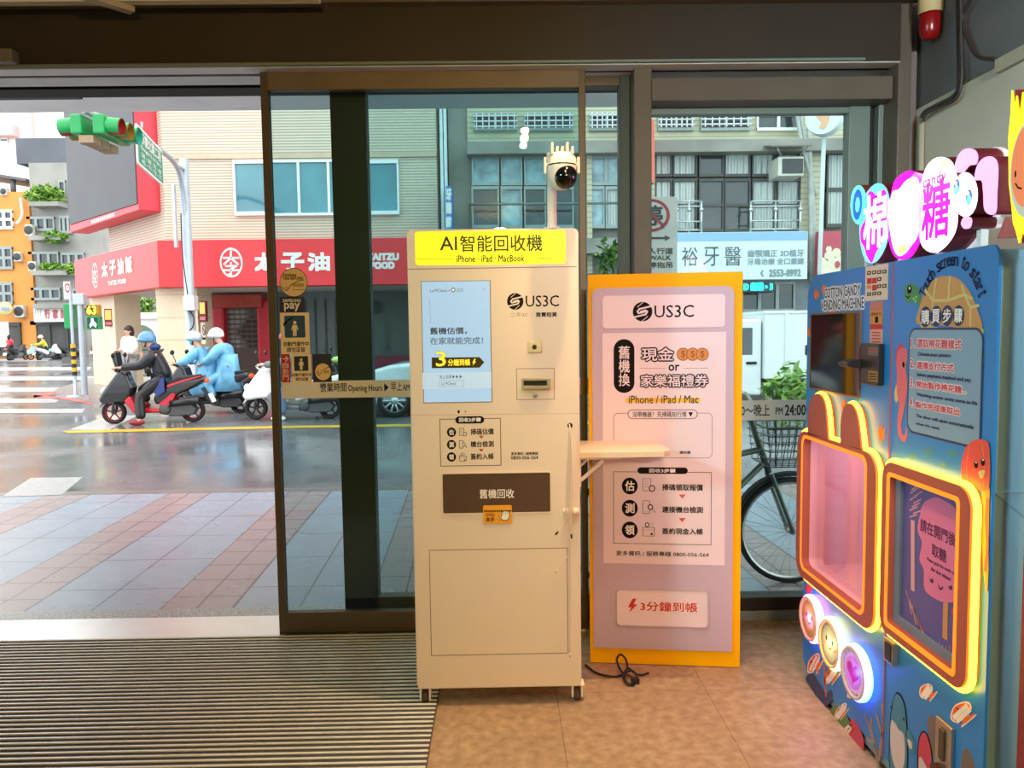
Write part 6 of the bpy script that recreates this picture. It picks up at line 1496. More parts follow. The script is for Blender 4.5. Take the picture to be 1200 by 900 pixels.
fwin(fb3, 0, 161, 10, 168, 74, 1, 1, fr_w, gl_t, .2, .1); a_, c_ = onY(-50, 148, 73.6), onY(20, 160, 73.6); MB().box(a_.x, c_.x, 73, 74, c_.z, a_.z, pkb).build('ledge', fb3)
a_, c_ = onY(-40, 198, YO + 1), onY(28, 210, YO - 1.0)
pg = thing('rooftop_canopy', 'grey rooftop canopy on the orange building', 'canopy', onY(10, 225, YO + 2)); b = MB(); p0_ = onY(-50, 196, YO + .5); p1_ = onY(30, 209, YO + .5); b.prism([(p0_.x, p0_.z), (p1_.x, p1_.z), (p1_.x, p1_.z - .2), (p0_.x, p0_.z - .2)], dkb, (0, YO + .5, 0), (1, 0, 0), (0, 0, 1), (0, 1, 0), 0, 5); b.build('roof', pg); b = MB(); q = onY(15, 210, YO + 1); b.tube([q, (q.x, q.y, onY(15, 226, YO + 1).z)], .2, dkb, 8); b.build('post', pg)
for i, (x, y, w_, h_, n_, lb) in enumerate(((52, 229, 28, 11, 420, 'broad green rooftop planting on the grey building, highest of its greenery'), (64, 278, 18, 7, 200, 'green balcony plants on the grey building, upper floor'), (60, 313, 16, 5, 160, 'green balcony plants on the grey building, middle floor'), (82, 314, 8, 6, 90, 'small green balcony plants beside the corner fascia'))):
    ctr = onY(x, y, YGy - 1.05); leaves('balcony_plants', lb, 'plants', ctr, (w_ / F * YGy * .8, .45, h_ / F * YGy), n_, .32, [g2, g1, g2], 20 + i)
def acbox(x0, y0, x1, y1, Y, label):
    a_, c_ = onY(x0, y0, Y), onY(x1, y1, Y); r = thing('air_conditioner', label, 'air conditioner', ((a_.x + c_.x) / 2, Y, c_.z)); MB().box(a_.x, c_.x, Y - .45, Y - .02, c_.z, a_.z, MATS['ac cream']).build('casing', r, bevel=.03)
    MB().lathe([(0, .02), ((a_.z - c_.z) * .36, .02), ((a_.z - c_.z) * .4, 0)], MATS['ac dark grille'], ((a_.x + c_.x) / 2, Y - .45, (a_.z + c_.z) / 2), (0, -1, 0), 16).build('fan', r)
acbox(33, 264, 42, 277, YGy - .35, 'white air conditioner unit on the grey building, left of the upper balcony plants')
acbox(36.5, 307, 46, 318, YGy - .8, 'white air conditioner unit on the grey building, beside the middle balcony plants')
acbox(4, 221, 12, 230, YO + .3, 'white air conditioner unit standing on the orange building roof')
acbox(20, 296, 28, 307, YO - .05, 'air conditioner unit on the orange building by the middle window')
acbox(20, 358, 32, 372, YO - .05, 'lowest air conditioner unit on the orange building, right of the round sign')
# white archway building and tree through the arcade
wa = thing('archway_building', 'white building with arched opening seen through the restaurant arcade', 'building', onY(165, 440, 44)); a_, c_ = onY(132, 372, 44), onY(260, 372, 44)
ax = onY(164, 400, 44); ar = .95
Wl = []
zt0 = a_.z
pts = [(a_.x, ZR), (ax.x - ar, ZR), (ax.x - ar, ax.z)] + [(ax.x + ar * math.cos(t_), ax.z + ar * math.sin(t_)) for t_ in [math.pi * (1 - k / 12) for k in range(13)]] + [(ax.x + ar, ax.z), (ax.x + ar, ZR), (c_.x, ZR), (c_.x, zt0), (a_.x, zt0)]
MB().prism(pts, whb, (0, 44, 0), (1, 0, 0), (0, 0, 1), (0, 1, 0), 0, .5).build('wall', wa); MB().box(a_.x, c_.x, 46, 46.3, ZR, zt0 - .2, mat('muted green grey', (120, 140, 120), .7, noise=.2)).build('back_wall', wa)  # back wall behind the arch in a plain green grey
MB().box(a_.x, c_.x, 43.8, 44.6, zt0 - .1, zt0 + .25, whb).build('parapet', wa)
tr = thing('street_tree', 'light green tree rising behind the white archway building', 'tree', onY(168, 440, 50)); ctr = onY(172, 352, 50); MB().tube([(ctr.x, 50, ZR), (ctr.x, 50, ctr.z)], .3, mat('bark', (96, 80, 64), .8), 10).build('trunk', tr); leaves('crown', '', '', ctr, (3.4, 2, 2.0), 1500, .28, [g2, g1, g2], 40, tr)
# ================================================================ street furniture
gpole = mat('galvanised pole', (176, 188, 198), 0.4, 0.4, noise=0.08); tgrn = mat('signal green housing', (16, 150, 76), 0.35, noise=0.04); visin = mat('visor inside', (90, 70, 56), 0.6)
PT = onY(216, 205, 17.6); PX = PT.x
AT = onY(102, 143, 12.0)
sp_ = thing('signal_mast', 'tall galvanised signal mast with a long curved arm at the street corner', 'pole', (PX, 17.6, ZR + .14))
zpt = onY(214, 186, 17.6).z
MB().lathe([(.20, ZR + .14), (.20, ZR + .3), (.115, ZR + .32), (.10, zpt), (0, zpt + .02)], gpole, (PX, 17.6, 0), (0, 0, 1), 18).build('pole', sp_)
b = MB(); arm = smooth_path([(PX, 17.6, zpt - 1.6), (PX + .02, 17.4, zpt - .7), (PX + .1, 16.9, zpt - .28), (PX + .25, 15.6, zpt - .2), (PX + .5, 13.6, zpt - .32), (AT.x, 11.9, AT.z + .16)], 6)
b.tube(arm, .05, gpole, 10); b.tube([(PX, 17.6, zpt - .25), (PX + .1, 16.9, zpt - .28)], .04, gpole, 8); b.build('arm', sp_)
bx0 = onY(217, 347, 17.45); bx1 = onY(231, 364, 17.45); MB().box(bx0.x, bx1.x, 17.3, 17.55, bx1.z, bx0.z, mat('control box grey', (206, 206, 200), .5)).build('control_box', sp_, bevel=.01)
MB().tube(smooth_path([onY(x, y, 17.4) for x, y in [(212, 250), (214, 300), (220, 345)]], 4) , .012, dark_m, 6).tube(smooth_path([onY(x, y, 17.4) for x, y in [(222, 364), (227, 372), (226, 383), (222, 387)]], 4), .014, dark_m, 6).build('cable', sp_)
b = MB(); q0, q1 = onY(202, 216, 17.4), onY(208, 290, 17.4); b.box(q0.x, q1.x, 17.35, 17.45, q1.z, q0.z, mat('folded sign grey', (196, 198, 200), .4)); b.build('side_panel', sp_)
tl = thing('traffic_light', 'green horizontal traffic light pair hanging from the mast arm', 'traffic light', (AT.x, 12.6, AT.z))
HX = AT.x - .05
for sgn in (1, -1):
    b = MB(); hx = HX + .04 + sgn * .17; b.box(hx - .09, hx + .09, 12.0, 12.86, AT.z - .17, AT.z + .13, tgrn); hd = b.build('signal_head', tl, bevel=.03)
    for k, lc in enumerate(((150, 30, 26), (150, 110, 30), (60, 170, 140))):
        yc = 12.15 + .28 * k; b = MB()
        prof = []
        A_ = Vector((sgn, 0, -.10)).normalized()
        b.lathe([(.13, 0), (.13, .20)], tgrn, (hx + sgn * .09, yc, AT.z - .02), A_, 20); b.lathe([(.122, .20), (.122, .02), (0, .015)], mat('signal lens %d' % k, lc, .4), (hx + sgn * .1, yc, AT.z - .03), A_, 20)
        b.build('visor', hd)
b = MB()
for k in range(3): b.box(HX - .12 + .02, HX + .12, 12.02 + .27 * k, 12.26 + .27 * k, AT.z - .30, AT.z - .19, mat('signal bracket brown', (150, 128, 100), .6, noise=.1))
b.tube([(HX, 12.0, AT.z + .17), (HX, 13.1, AT.z + .2)], .035, gpole, 8); b.build('bracket', tl)
ss = thing('street_sign', 'green street name sign with white lettering hanging from the mast arm', 'sign', onY(175, 170, 14.2))
SA, SB = onY(161, 168, 13.2), onY(190.5, 186, 15.2); su = Vector((SB.x - SA.x, SB.y - SA.y, 0)); sl_ = su.length; su.normalize(); sn = Vector((su.y, -su.x, 0))
so = Vector((SA.x, SA.y, 0)); sz1, sz0 = onY(161, 144, 13.2).z, onY(161, 192, 13.2).z
if sn.dot(CPOS - so) < 0: sn = -sn
b = MB(); b.prism(rrect(0, sz0, sl_, sz1, .04), white_m, so, su, (0, 0, 1), sn, -.03, 0); b.build('plate', ss)
sg_ = mat('street sign green', (0, 138, 104), .4, noise=.02); d = Deck(so, su, (0, 0, 1), sn, .004, .003); d.puv(rrect(.04, sz0 + .04, sl_ - .04, sz1 - .04, .03), sg_, 0)
hh = sz1 - sz0; d.textuv('承德北路二段', (.25, sz0 + hh * .60, sl_ - .2, sz0 + hh * .90), white_m, 1, .008); d.textuv('Chengde N. Rd. Sec. 2', (.2, sz0 + hh * .43, sl_ - .2, sz0 + hh * .54), white_m, 1, .005)
for t_, a_, c_ in (('58 - 68', .25, .26), ('45 - 71', .25, .1)): d.textuv(t_, (.25, sz0 + hh * c_, sl_ * .46, sz0 + hh * (c_ + .11)), white_m, 1, .004); d.textuv(t_.replace('58', '70').replace('45', '73'), (sl_ * .56, sz0 + hh * c_, sl_ - .25, sz0 + hh * (c_ + .11)), white_m, 1, .004)
d.lineuv([(sl_ / 2, sz0 + .06), (sl_ / 2, sz0 + hh * .4)], .015, white_m, 1); d.build('lettering', ss)
b = MB(); b.tube([so + su * .4 + Vector((0, 0, sz1)), so + su * .4 + Vector((0, 0, sz1 + .12))], .02, gpole, 6); b.build('hanger', ss)
# pedestrian signal
YP = 19.3; pp_ = onY(99.5, 458, YP); ps = thing('pedestrian_signal', 'pedestrian signal on a grey pole showing 63 and a green walking man', 'pedestrian signal', (pp_.x, YP, ZR + .14))
MB().lathe([(.075, ZR + .14), (.075, onY(99, 345, YP).z)], gpole, (pp_.x, YP, 0), (0, 0, 1), 14).build('pole', ps)
def pbox(x0, y0, x1, y1, m, nm, dep=.2, Y=YP - .1): a_, c_ = onY(x0, y0, Y), onY(x1, y1, Y); return MB().box(a_.x, c_.x, Y, Y + dep, c_.z, a_.z, m).build(nm, ps, bevel=.02)
pbox(84, 344, 98, 357, mat('signal box grey', (186, 196, 206), .4), 'control_box'); pbox(100.5, 357, 115, 370, mat('countdown amber housing', (196, 156, 20), .4), 'countdown_display', .2); pbox(100.5, 370.5, 116.5, 386, tgrn, 'walk_display', .2); pbox(73.5, 356, 87, 385, tgrn, 'signal_back', .25, YP + .1)
d = Deck((0, YP - .1, 0), (1, 0, 0), (0, 0, 1), (0, -1, 0), .005, .004); dgt = mat('amber digits', (250, 240, 60), .4, emit=1.6, ecol=(255, 236, 40), noise=0); d.rect(101.3, 358, 114, 369, mat('display black', (30, 26, 16), .4), 0); d.text('63', 102, 359, 113, 368, dgt, 1, .012)
d.rect(102, 372, 115, 384.5, mat('display dark green', (10, 60, 44), .4), 0); d.poly([(107, 373), (109.5, 373), (110, 376), (113.5, 380), (112.5, 384), (109, 381), (106, 384), (105, 381), (107, 377)], mat('walking man light', (200, 250, 230), .4, emit=1.4, ecol=(180, 250, 220), noise=0), 1); d.build('display_print', ps)
YB3 = 18.6; q = onY(88, 450, YB3); bl = thing('striped_post', 'thin yellow and black striped post with small traffic plate at the corner', 'post', (q.x, YB3, ZR + .14))
b = MB(); z0 = ZR + .14; zt_b = onY(87, 403, YB3).z; zm = onY(87, 440, YB3).z
b.lathe([(.2, z0), (.2, z0 + .03), (.04, z0 + .05), (.04, zm)], gpole, (q.x, YB3, 0), (0, 0, 1), 12)
n_ = 8
for k in range(n_):
    za, zb3 = zm + (zt_b - zm) * k / n_, zm + (zt_b - zm) * (k + 1) / n_; b.lathe([(.055, za), (.055, zb3)], mat('post yellow', (226, 176, 30), .5) if k % 2 else mat('post black', (30, 30, 30), .5), (q.x, YB3, 0), (0, 0, 1), 12)
b.lathe([(.035, zt_b), (.035, onY(87, 335, YB3).z)], gpole, (q.x, YB3, 0), (0, 0, 1), 10); b.build('pole', bl)
a_, c_ = onY(75, 330, YB3), onY(83.5, 350, YB3); MB().box(a_.x, q.x, YB3 - .03, YB3 + .03, c_.z, a_.z, white_m).build('plate', bl)
d = Deck((0, YB3 - .03, 0), (1, 0, 0), (0, 0, 1), (0, -1, 0), .004, .003); d.ell(75.5, 332, 82.5, 343, red_s, 0); d.ell(76.8, 334, 81.2, 341, white_m, 1); d.build('plate_print', bl)
# no parking board in front of the right window
YN = 7.9; a_, c_ = onY(733, 231, YN), onY(793.5, 330, YN); nb = thing('no_parking_board', 'grey no parking and towing notice board behind the brown post', 'sign', ((a_.x + c_.x) / 2, YN, ZS))
nbm = mat('notice board grey', (188, 188, 180), .45, noise=.04); MB().prism(rrect(a_.x, c_.z, c_.x, a_.z, .03), nbm, (0, YN, 0), (1, 0, 0), (0, 0, 1), (0, 1, 0), 0, .02).build('plate', nb); MB().tube([((a_.x + c_.x) / 2, YN + .05, ZS), ((a_.x + c_.x) / 2, YN + .05, a_.z - .05)], .03, gpole, 10).build('post', nb)
d = Deck((0, YN, 0), (1, 0, 0), (0, 0, 1), (0, -1, 0), .003, .002); rr2 = mat('notice red ring', (150, 60, 66), .5, noise=0); nk = mat('notice ink', (62, 64, 62), .5, noise=0)
d.ell(743, 233.5, 785, 271.5, rr2, 0); d.ell(747, 237, 781, 268, nbm, 1); d.text('停', 753, 241, 776, 264, nk, 2, .006); d.line([(751, 241), (778, 265)], .028, rr2, 3)
d.line([(740, 279), (781, 279)], .022, nk, 0); d.poly([(779, 275.5), (786, 279), (779, 282.5)], nk, 0)
d.text('占用人行道', 741, 291, 788.5, 297.5, nk, 0, .003); d.text('SIDEWALK', 743, 300, 786, 304.5, nk, 0, .003); d.text('請勿停拖吊', 741, 307.5, 788, 314, nk, 0, .003); d.build('print', nb)
# ================================================================ scooters
tyre_m = mat('tyre black', (22, 22, 23), .7); rim_b = mat('rim dark', (40, 40, 42), .4, .5); rim_r = mat('rim red', (150, 30, 44), .4, .3); engine_m = mat('engine grey', (88, 90, 92), .4, .5, noise=.1); blkp = mat('scooter black plastic', (26, 27, 29), .3, coat=.3); seat_m = mat('seat vinyl', (30, 29, 30), .6)
scooters = 0
def wheel(b_, root, x, r, rim, w=.055):
    b = MB(); prof = [(r - .055, -w * .6), (r - .02, -w), (r, -w * .5), (r, w * .5), (r - .02, w), (r - .055, w * .6)]
    b.lathe(prof, tyre_m, (x, 0, r), (0, 1, 0), 28)
    o = b.build('wheel', root, world=False); b = MB()
    b.lathe([(r - .052, -w * .55), (r - .075, -w * .3), (r - .075, w * .3), (r - .052, w * .55)], rim, (x, 0, r), (0, 1, 0), 28); b.lathe([(0, -.05), (.035, -.05), (.035, .05), (0, .05)], engine_m, (x, 0, r), (0, 1, 0), 14)
    for k in range(5):
        a = 2 * math.pi * k / 5 + .3; b.tube([(x, 0, r), (x + (r - .065) * math.cos(a), 0, r + (r - .065) * math.sin(a))], .014, rim, 6)
    b.build('rim', o, world=False)
def sprism(pts, w0, m, name, root, bev=.03, w1=None):
    b = MB(); b.prism(pts, m, (0, 0, 0), (1, 0, 0), (0, 0, 1), (0, -1, 0), -w0, w0); return b.build(name, root, world=False, bevel=bev, bseg=3)
def make_scooter(label, X, Y, rz, body, accent, rim, name='motor_scooter', sc=1.0, simple=False, group=None, Z=None):
    root = thing(name, label, 'scooter', (X, Y, ZR if Z is None else Z), rz, group, scale=sc)
    r = .21
    wheel(None, root, .69, r, rim); wheel(None, root, -.69, r + .005, rim)
    sprism([(.62, .40), (.84, .36), (.92, .46), (.86, .56), (.70, .78), (.56, .96), (.46, .99), (.40, .93), (.36, .80), (.30, .66), (.34, .52), (.44, .40)], .15, body, 'front_fairing', root, .06)
    sprism([(.46, .42), (.36, .52), (.20, .29), (-.12, .27), (-.30, .40), (-.36, .34), (-.15, .20), (.30, .19)], .17, accent, 'floorboard', root, .03)
    sprism([(-.04, .46), (-.14, .62), (-.40, .74), (-.70, .80), (-.92, .84), (-.96, .76), (-.78, .66), (-.52, .54), (-.26, .38), (-.08, .34)], .16, body, 'rear_body', root, .05)
    sprism([(.0, .66), (-.10, .76), (-.38, .77), (-.48, .84), (-.84, .88), (-.86, .82), (-.5, .74), (-.36, .69), (-.12, .64)], .14, seat_m, 'seat', root, .03)
    b = MB(); b.prism([(-.2, .30), (-.12, .18), (-.40, .12), (-.72, .14), (-.78, .24), (-.70, .36), (-.45, .40)], engine_m, (0, 0, 0), (1, 0, 0), (0, 0, 1), (0, -1, 0), -.13, .10); b.lathe([(0, .18), (.09, .18), (.10, .14), (.10, .1)], engine_m, (-.24, 0, .26), (0, 1, 0), 16); b.lathe([(0, -.17), (.09, -.17), (.10, -.14), (.10, -.1)], engine_m, (-.24, 0, .26), (0, 1, 0), 16)
    b.build('engine', root, world=False, bevel=.02)
    for sy in (1, -1):
        if sy == 1 or not simple:
            b = MB(); b.tube([(-.35, sy * .17, .36), (-.5, sy * .18, .38), (-.86, sy * .18, .42)], .06, blkp, 12, r1=.075); b.build('exhaust' if sy == 1 else 'side_guard', root, world=False)
    b = MB(); b.tube(smooth_path([(.50, -.34, 1.0), (.54, -.20, 1.02), (.55, 0, .98), (.54, .20, 1.02), (.50, .34, 1.0)], 4), .016, dark_m, 8); b.tube([(.50, .22, 1.01), (.49, .36, 1.0)], .022, seat_m, 8); b.tube([(.50, -.22, 1.01), (.49, -.36, 1.0)], .022, seat_m, 8); b.ball((.56, 0, .99), .10, .14, .07, body, 14, 8); b.build('handlebar', root, world=False)
    if not simple:
        for sy in (-1, 1):
            b = MB(); b.tube([(.52, sy * .2, 1.02), (.56, sy * .26, 1.20)], .008, dark_m, 6); b.ball((.56, sy * .28, 1.25), .025, .075, .05, blkp, 12, 8); b.build('mirror', root, world=False)
    b = MB(); b.ball((.84, 0, .60), .06, .11, .08, mat('headlight lens', (220, 224, 226), .1), 14, 8); b.build('headlight', root, world=False)
    b = MB(); b.ball((-.95, 0, .76), .05, .11, .045, mat('tail light red', (230, 84, 40), .2, emit=.5, ecol=(255, 90, 30)), 12, 8); b.build('tail_light', root, world=False)
    b = MB(); b.tube([(.60, -.08, .78), (.69, -.09, r)], .024, engine_m, 8); b.tube([(.60, .08, .78), (.69, .09, r)], .024, engine_m, 8); b.prism([(.50, .36), (.60, .44), (.78, .42), (.92, .30), (.86, .40), (.72, .47), (.58, .47)], body, (0, 0, 0), (1, 0, 0), (0, 0, 1), (0, -1, 0), -.07, .07); b.build('front_fork', root, world=False)
    b = MB(); b.prism([(-.86, .62), (-1.02, .36), (-1.04, .36), (-.90, .64)], blkp, (0, 0, 0), (1, 0, 0), (0, 0, 1), (0, -1, 0), -.08, .08); b.prism([(-1.0, .52), (-1.07, .36), (-1.08, .365), (-1.012, .525)], white_m, (0, 0, 0), (1, 0, 0), (0, 0, 1), (0, -1, 0), -.13, .13); b.build('licence_plate', root, world=False)
    return root
# ================================================================ people (one continuous body, clothing and hair as children)
skin_m = mat('skin', (214, 164, 136), .5, noise=.03)
def head(root, c, fwd, hair=None, helmet=None, visor=None, r=.105, hair_long=False, mask=None):
    c = Vector(c); f = Vector(fwd).normalized(); R = Matrix.Rotation(math.atan2(f.y, f.x), 3, 'Z')
    def loc(x, y, z): return c + R @ Vector((x, y, z))
    b = MB(); b.ball(c, r * .92, r * .80, r * 1.15, skin_m, 18, 12, R)
    b.ball(loc(r * .88, 0, -.012), .022, .014, .022, skin_m, 8, 6, R)
    for sy in (-1, 1): b.ball(loc(.0, sy * r * .80, -.01), .018, .01, .028, skin_m, 8, 6, R); b.ball(loc(r * .82, sy * .034, .018), .010, .014, .009, white_m, 8, 6, R); b.ball(loc(r * .87, sy * .034, .018), .007, .007, .007, dark_m, 8, 6, R)
    b.ball(loc(r * .80, 0, -.058), .012, .026, .006, mat('lips', (170, 84, 80), .5), 8, 6, R)
    return b, loc, R
def person(label, root_loc, rz, joints, clothes, head_c, head_dir, helmet=None, hair=None, mask=None, group=None, sc=1.0, shoes=None, extra=None):
    """joints: dict name -> (x, y, z) in the person's own frame; clothes: (jacket material, trouser material)"""
    root = thing('person', label, 'person', root_loc, rz, group, scale=sc)
    J = {k: Vector(v) for k, v in joints.items()}
    names = ['pelvis', 'waist', 'chest', 'neck', 'headb', 'headt', 'shL', 'elL', 'haL', 'shR', 'elR', 'haR', 'hiL', 'knL', 'anL', 'toL', 'hiR', 'knR', 'anR', 'toR']
    rad = dict(pelvis=.135, waist=.125, chest=.125, neck=.055, headb=.085, headt=.075, shL=.05, elL=.044, haL=.036, shR=.05, elR=.044, haR=.036, hiL=.09, knL=.062, anL=.045, toL=.038, hiR=.09, knR=.062, anR=.045, toR=.038)
    hd = Vector(head_c); J['headb'] = hd - Vector((0, 0, .05)); J['headt'] = hd + Vector((0, 0, .05))
    ed = [('pelvis', 'waist'), ('waist', 'chest'), ('chest', 'neck'), ('neck', 'headb'), ('headb', 'headt'), ('chest', 'shL'), ('shL', 'elL'), ('elL', 'haL'), ('chest', 'shR'), ('shR', 'elR'), ('elR', 'haR'), ('pelvis', 'hiL'), ('hiL', 'knL'), ('knL', 'anL'), ('anL', 'toL'), ('pelvis', 'hiR'), ('hiR', 'knR'), ('knR', 'anR'), ('anR', 'toR')]
    ix = {n: i for i, n in enumerate(names)}
    vs = [(*J[n], rad[n]) for n in names]; es = [(ix[a], ix[b_]) for a, b_ in ed]
    # five fingers on each hand
    for s_ in 'LR':
        h_ = J['ha' + s_]; e_ = J['el' + s_]; dv = (h_ - e_).normalized(); sd = dv.cross(Vector((0, 0, 1))); sd = sd.normalized() if sd.length > .1 else Vector((0, 1, 0)); dn = dv.cross(sd).normalized()
        if dn.z > 0: dn = -dn
        pi = len(vs); vs.append((*(h_ + dv * .05), .026, .036)); es.append((ix['ha' + s_], pi))
        for k in range(4):
            o_ = sd * (-.027 + .018 * k); L = (.034, .038, .036, .028)[k]; a = h_ + dv * .075 + o_; b_ = a + dv * L * .8; c_ = b_ + dn * L * .8
            i0 = len(vs); vs += [(*a, .009), (*b_, .0085), (*c_, .0075)]; es += [(pi, i0), (i0, i0 + 1), (i0 + 1, i0 + 2)]
        a = h_ + dv * .03 + sd * .035 + dn * .01; i0 = len(vs); vs += [(*a, .011), (*(a + dv * .03 + dn * .02 + sd * .01), .009)]; es += [(ix['ha' + s_], i0), (i0, i0 + 1)]
    skin('body', root, skin_m, vs, es, 1)
    jk, tr_ = clothes
    jn = ['pelvis', 'waist', 'chest', 'neck', 'shL', 'elL', 'haL', 'shR', 'elR', 'haR']
    jr = dict(pelvis=.20, waist=.20, chest=.215, neck=.09, shL=.135, elL=.092, haL=.062, shR=.135, elR=.09, haR=.062)
    jx = {n: i for i, n in enumerate(jn)}
    JV = []
    for n in jn:
        p = J[n]
        if n == 'pelvis': p = p + Vector((0, 0, -.04))
        if n[:2] == 'ha': p = J['el' + n[2]] + (J[n] - J['el' + n[2]]) * .9
        JV.append((*p, jr[n]))
    skin('jacket', root, jk, JV, [(jx[a], jx[b_]) for a, b_ in ed if a in jx and b_ in jx], 2)
    tn = ['pelvis', 'hiL', 'knL', 'anL', 'hiR', 'knR', 'anR']; trd = dict(pelvis=.15, hiL=.112, knL=.10, anL=.088, hiR=.125, knR=.10, anR=.088); tx_ = {n: i for i, n in enumerate(tn)}
    skin('trousers', root, tr_, [(*J[n], trd[n]) for n in tn], [(tx_[a], tx_[b_]) for a, b_ in ed if a in tx_ and b_ in tx_], 2)
    for s_ in 'LR':
        a, t_ = J['an' + s_], J['to' + s_]; dv = (t_ - a); dv.z = 0; dv.normalize(); b = MB(); c_ = (a + t_) / 2; b.ball((c_.x, c_.y, t_.z + .01), .135, .05, .055, shoes or dark_m, 14, 8, Matrix.Rotation(math.atan2(dv.y, dv.x), 3, 'Z')); b.build('shoe', root, world=False)
    b, loc, R = head(root, hd, head_dir); b.build('face', root, world=False)
    if helmet:
        b = MB(); b.ball(hd + Vector((0, 0, .035)), .155, .145, .15, helmet, 22, 12, R, z0=-.25); b.build('helmet', root, world=False)
        b = MB(); b.ball(loc(.02, 0, .02), .165, .15, .06, mat('clear visor blue', (150, 200, 216), .1) if mask else helmet, 18, 8, R); b.build('helmet_visor', root, world=False)
        b = MB()
        for sy in (-1, 1): b.tube([loc(0, sy * .10, .0), loc(.03, sy * .07, -.11)], .01, dark_m, 6)
        b.build('helmet_strap', root, world=False)
    if mask: b = MB(); b.ball(loc(.055, 0, -.055), .055, .072, .055, mask, 14, 8, R); b.build('face_mask', root, world=False)
    if hair: b = MB(); b.ball(loc(-.02, 0, .035), .115, .105, .115, hair, 18, 10, R, z0=-.2); b.ball(loc(-.045, 0, -.02), .10, .112, .14, hair, 16, 10, R); b.ball(loc(-.05, 0, -.1), .07, .10, .16, hair, 14, 10, R); b.build('hair', root, world=False)
    if extra: extra(root, J, loc)
    return root
def riding(lean=0.0, foot=True, hand_x=.50, hip=(-.20, 0, .80), scale=1.0):
    h_ = Vector(hip)
    j = dict(pelvis=h_, waist=h_ + Vector((.04, 0, .18)), chest=h_ + Vector((.10 + lean, 0, .40)), neck=h_ + Vector((.13 + lean, 0, .56)),
             shL=h_ + Vector((.10 + lean, .19, .47)), elL=h_ + Vector((.30 + lean, .27, .26)), haL=(hand_x - .03, .30, 1.03), shR=h_ + Vector((.10 + lean, -.19, .47)), elR=h_ + Vector((.30 + lean, -.27, .26)), haR=(hand_x - .03, -.30, 1.03),
             hiL=h_ + Vector((.04, .11, -.02)), hiR=h_ + Vector((.04, -.11, -.02)))
    for s_, sg in (('L', 1), ('R', -1)):
        if foot and s_ == 'L': j['kn' + s_] = (.16, .24, .50); j['an' + s_] = (.12, .32, .09); j['to' + s_] = (.26, .33, .04)
        else: j['kn' + s_] = (.26, sg * .17, .62); j['an' + s_] = (.16, sg * .15, .36); j['to' + s_] = (.30, sg * .15, .31)
    return j
# black and red scooter and its rider
q = onZ(181, 495.5, ZR); rz1 = math.pi + .10
blk2 = mat('glossy black bodywork', (24, 26, 30), .22, coat=.5); red_p2 = mat('glossy red trim', (206, 32, 52), .3, coat=.3)
s1 = make_scooter('black scooter with red trim and red wheels, ridden by the person in black', q.x, q.y, rz1, blk2, red_p2, rim_r)
MB().prism([(-.30, .70), (-.62, .80), (-.90, .86), (-.90, .84), (-.62, .765), (-.30, .66)], red_p2, (0, 0, 0), (1, 0, 0), (0, 0, 1), (0, -1, 0), -.168, .168).build('red_stripe', s1, world=False)
MB().prism([(-.14, .36), (-.40, .56), (-.44, .52), (-.36, .36), (-.2, .28)], red_p2, (0, 0, 0), (1, 0, 0), (0, 0, 1), (0, -1, 0), -.172, .172).build('side_trim', s1, world=False)
d = Deck((0, .162, 0), (-1, 0, 0), (0, 0, 1), (0, 1, 0)); 
b = MB(); b.prism([(.52, .98), (.60, .98), (.66, 1.22), (.60, 1.34), (.56, 1.30)], blk2, (0, 0, 0), (1, 0, 0), (0, 0, 1), (0, -1, 0), -.10, .10); b.build('windscreen', s1, world=False, bevel=.02)
jkt = mat('black rain jacket', (30, 34, 46), .32, noise=.2, nscale=5, bump=.4); trs = mat('black rain trousers', (28, 28, 30), .35, noise=.2, nscale=5, bump=.4); hel = mat('blue helmet', (86, 142, 186), .2, coat=.4)
def blueflap(root, J, loc):
    b = MB(); c = J['pelvis']
    b.prism([(-.10, .04), (.16, .0), (.12, -.20), (.02, -.30), (-.10, -.22)], mat('blue jacket lining', (44, 62, 130), .4), (c.x + .03, .19, c.z), (1, 0, 0), (0, 0, 1), (0, 1, 0), 0, .02); b.build('jacket_hem', root, world=False, bevel=.008)
    b = MB(); b.ball(J['neck'] + Vector((0, 0, .03)), .10, .11, .07, mat('blue collar', (40, 60, 120), .5), 14, 8); b.build('collar', root, world=False)
    b = MB(); b.prism([(0, 0), (.10, .02), (.15, .30), (.09, .30)], mat('reflective orange tape', (196, 150, 120), .4), (J['waist'].x + .16, .165, J['waist'].z + .02), (1, 0, 0), (0, 0, 1), (0, 1, 0), -.01, .01); b.build('reflective_tape', root, world=False)
person('person in black rain jacket and blue helmet on the black and red scooter', (q.x, q.y, ZR), rz1, riding(.0, True), (jkt, trs), (.06, 0, 1.50), (1, .1, -.05), helmet=hel, shoes=mat('red black shoe', (150, 44, 48), .5), extra=blueflap)
# blue raincoat riders on the second scooter
q = onZ(244, 484, ZR); rz2 = math.pi - .12
s2 = make_scooter('dark scooter with orange tail light, carrying two people in blue raincoats', q.x, q.y, rz2, mat('dark grey bodywork', (54, 56, 60), .28, coat=.4), blkp, rim_b)
s2['label'] = 'dark scooter with orange tail light, carrying two people in blue raincoats'
rain = mat('sky blue raincoat', (112, 182, 220), .3, noise=.2, nscale=6, bump=.4); cyan = mat('cyan mask', (60, 190, 206), .4); silver = mat('silver helmet', (188, 196, 202), .2, .3, coat=.4); whel = mat('white helmet', (232, 234, 234), .2, coat=.4)
def coat(root, J, loc):
    b = MB(); c = J['pelvis']
    prof = [(.20, .34), (.22, .1), (.26, -.12), (.30, -.40)]
    b.lathe(prof, rain, (c.x + .02, 0, c.z), (0, 0, 1), 20); o = b.build('coat_skirt', root, world=False); sm = o.modifiers.new('solid', 'SOLIDIFY'); sm.thickness = .012
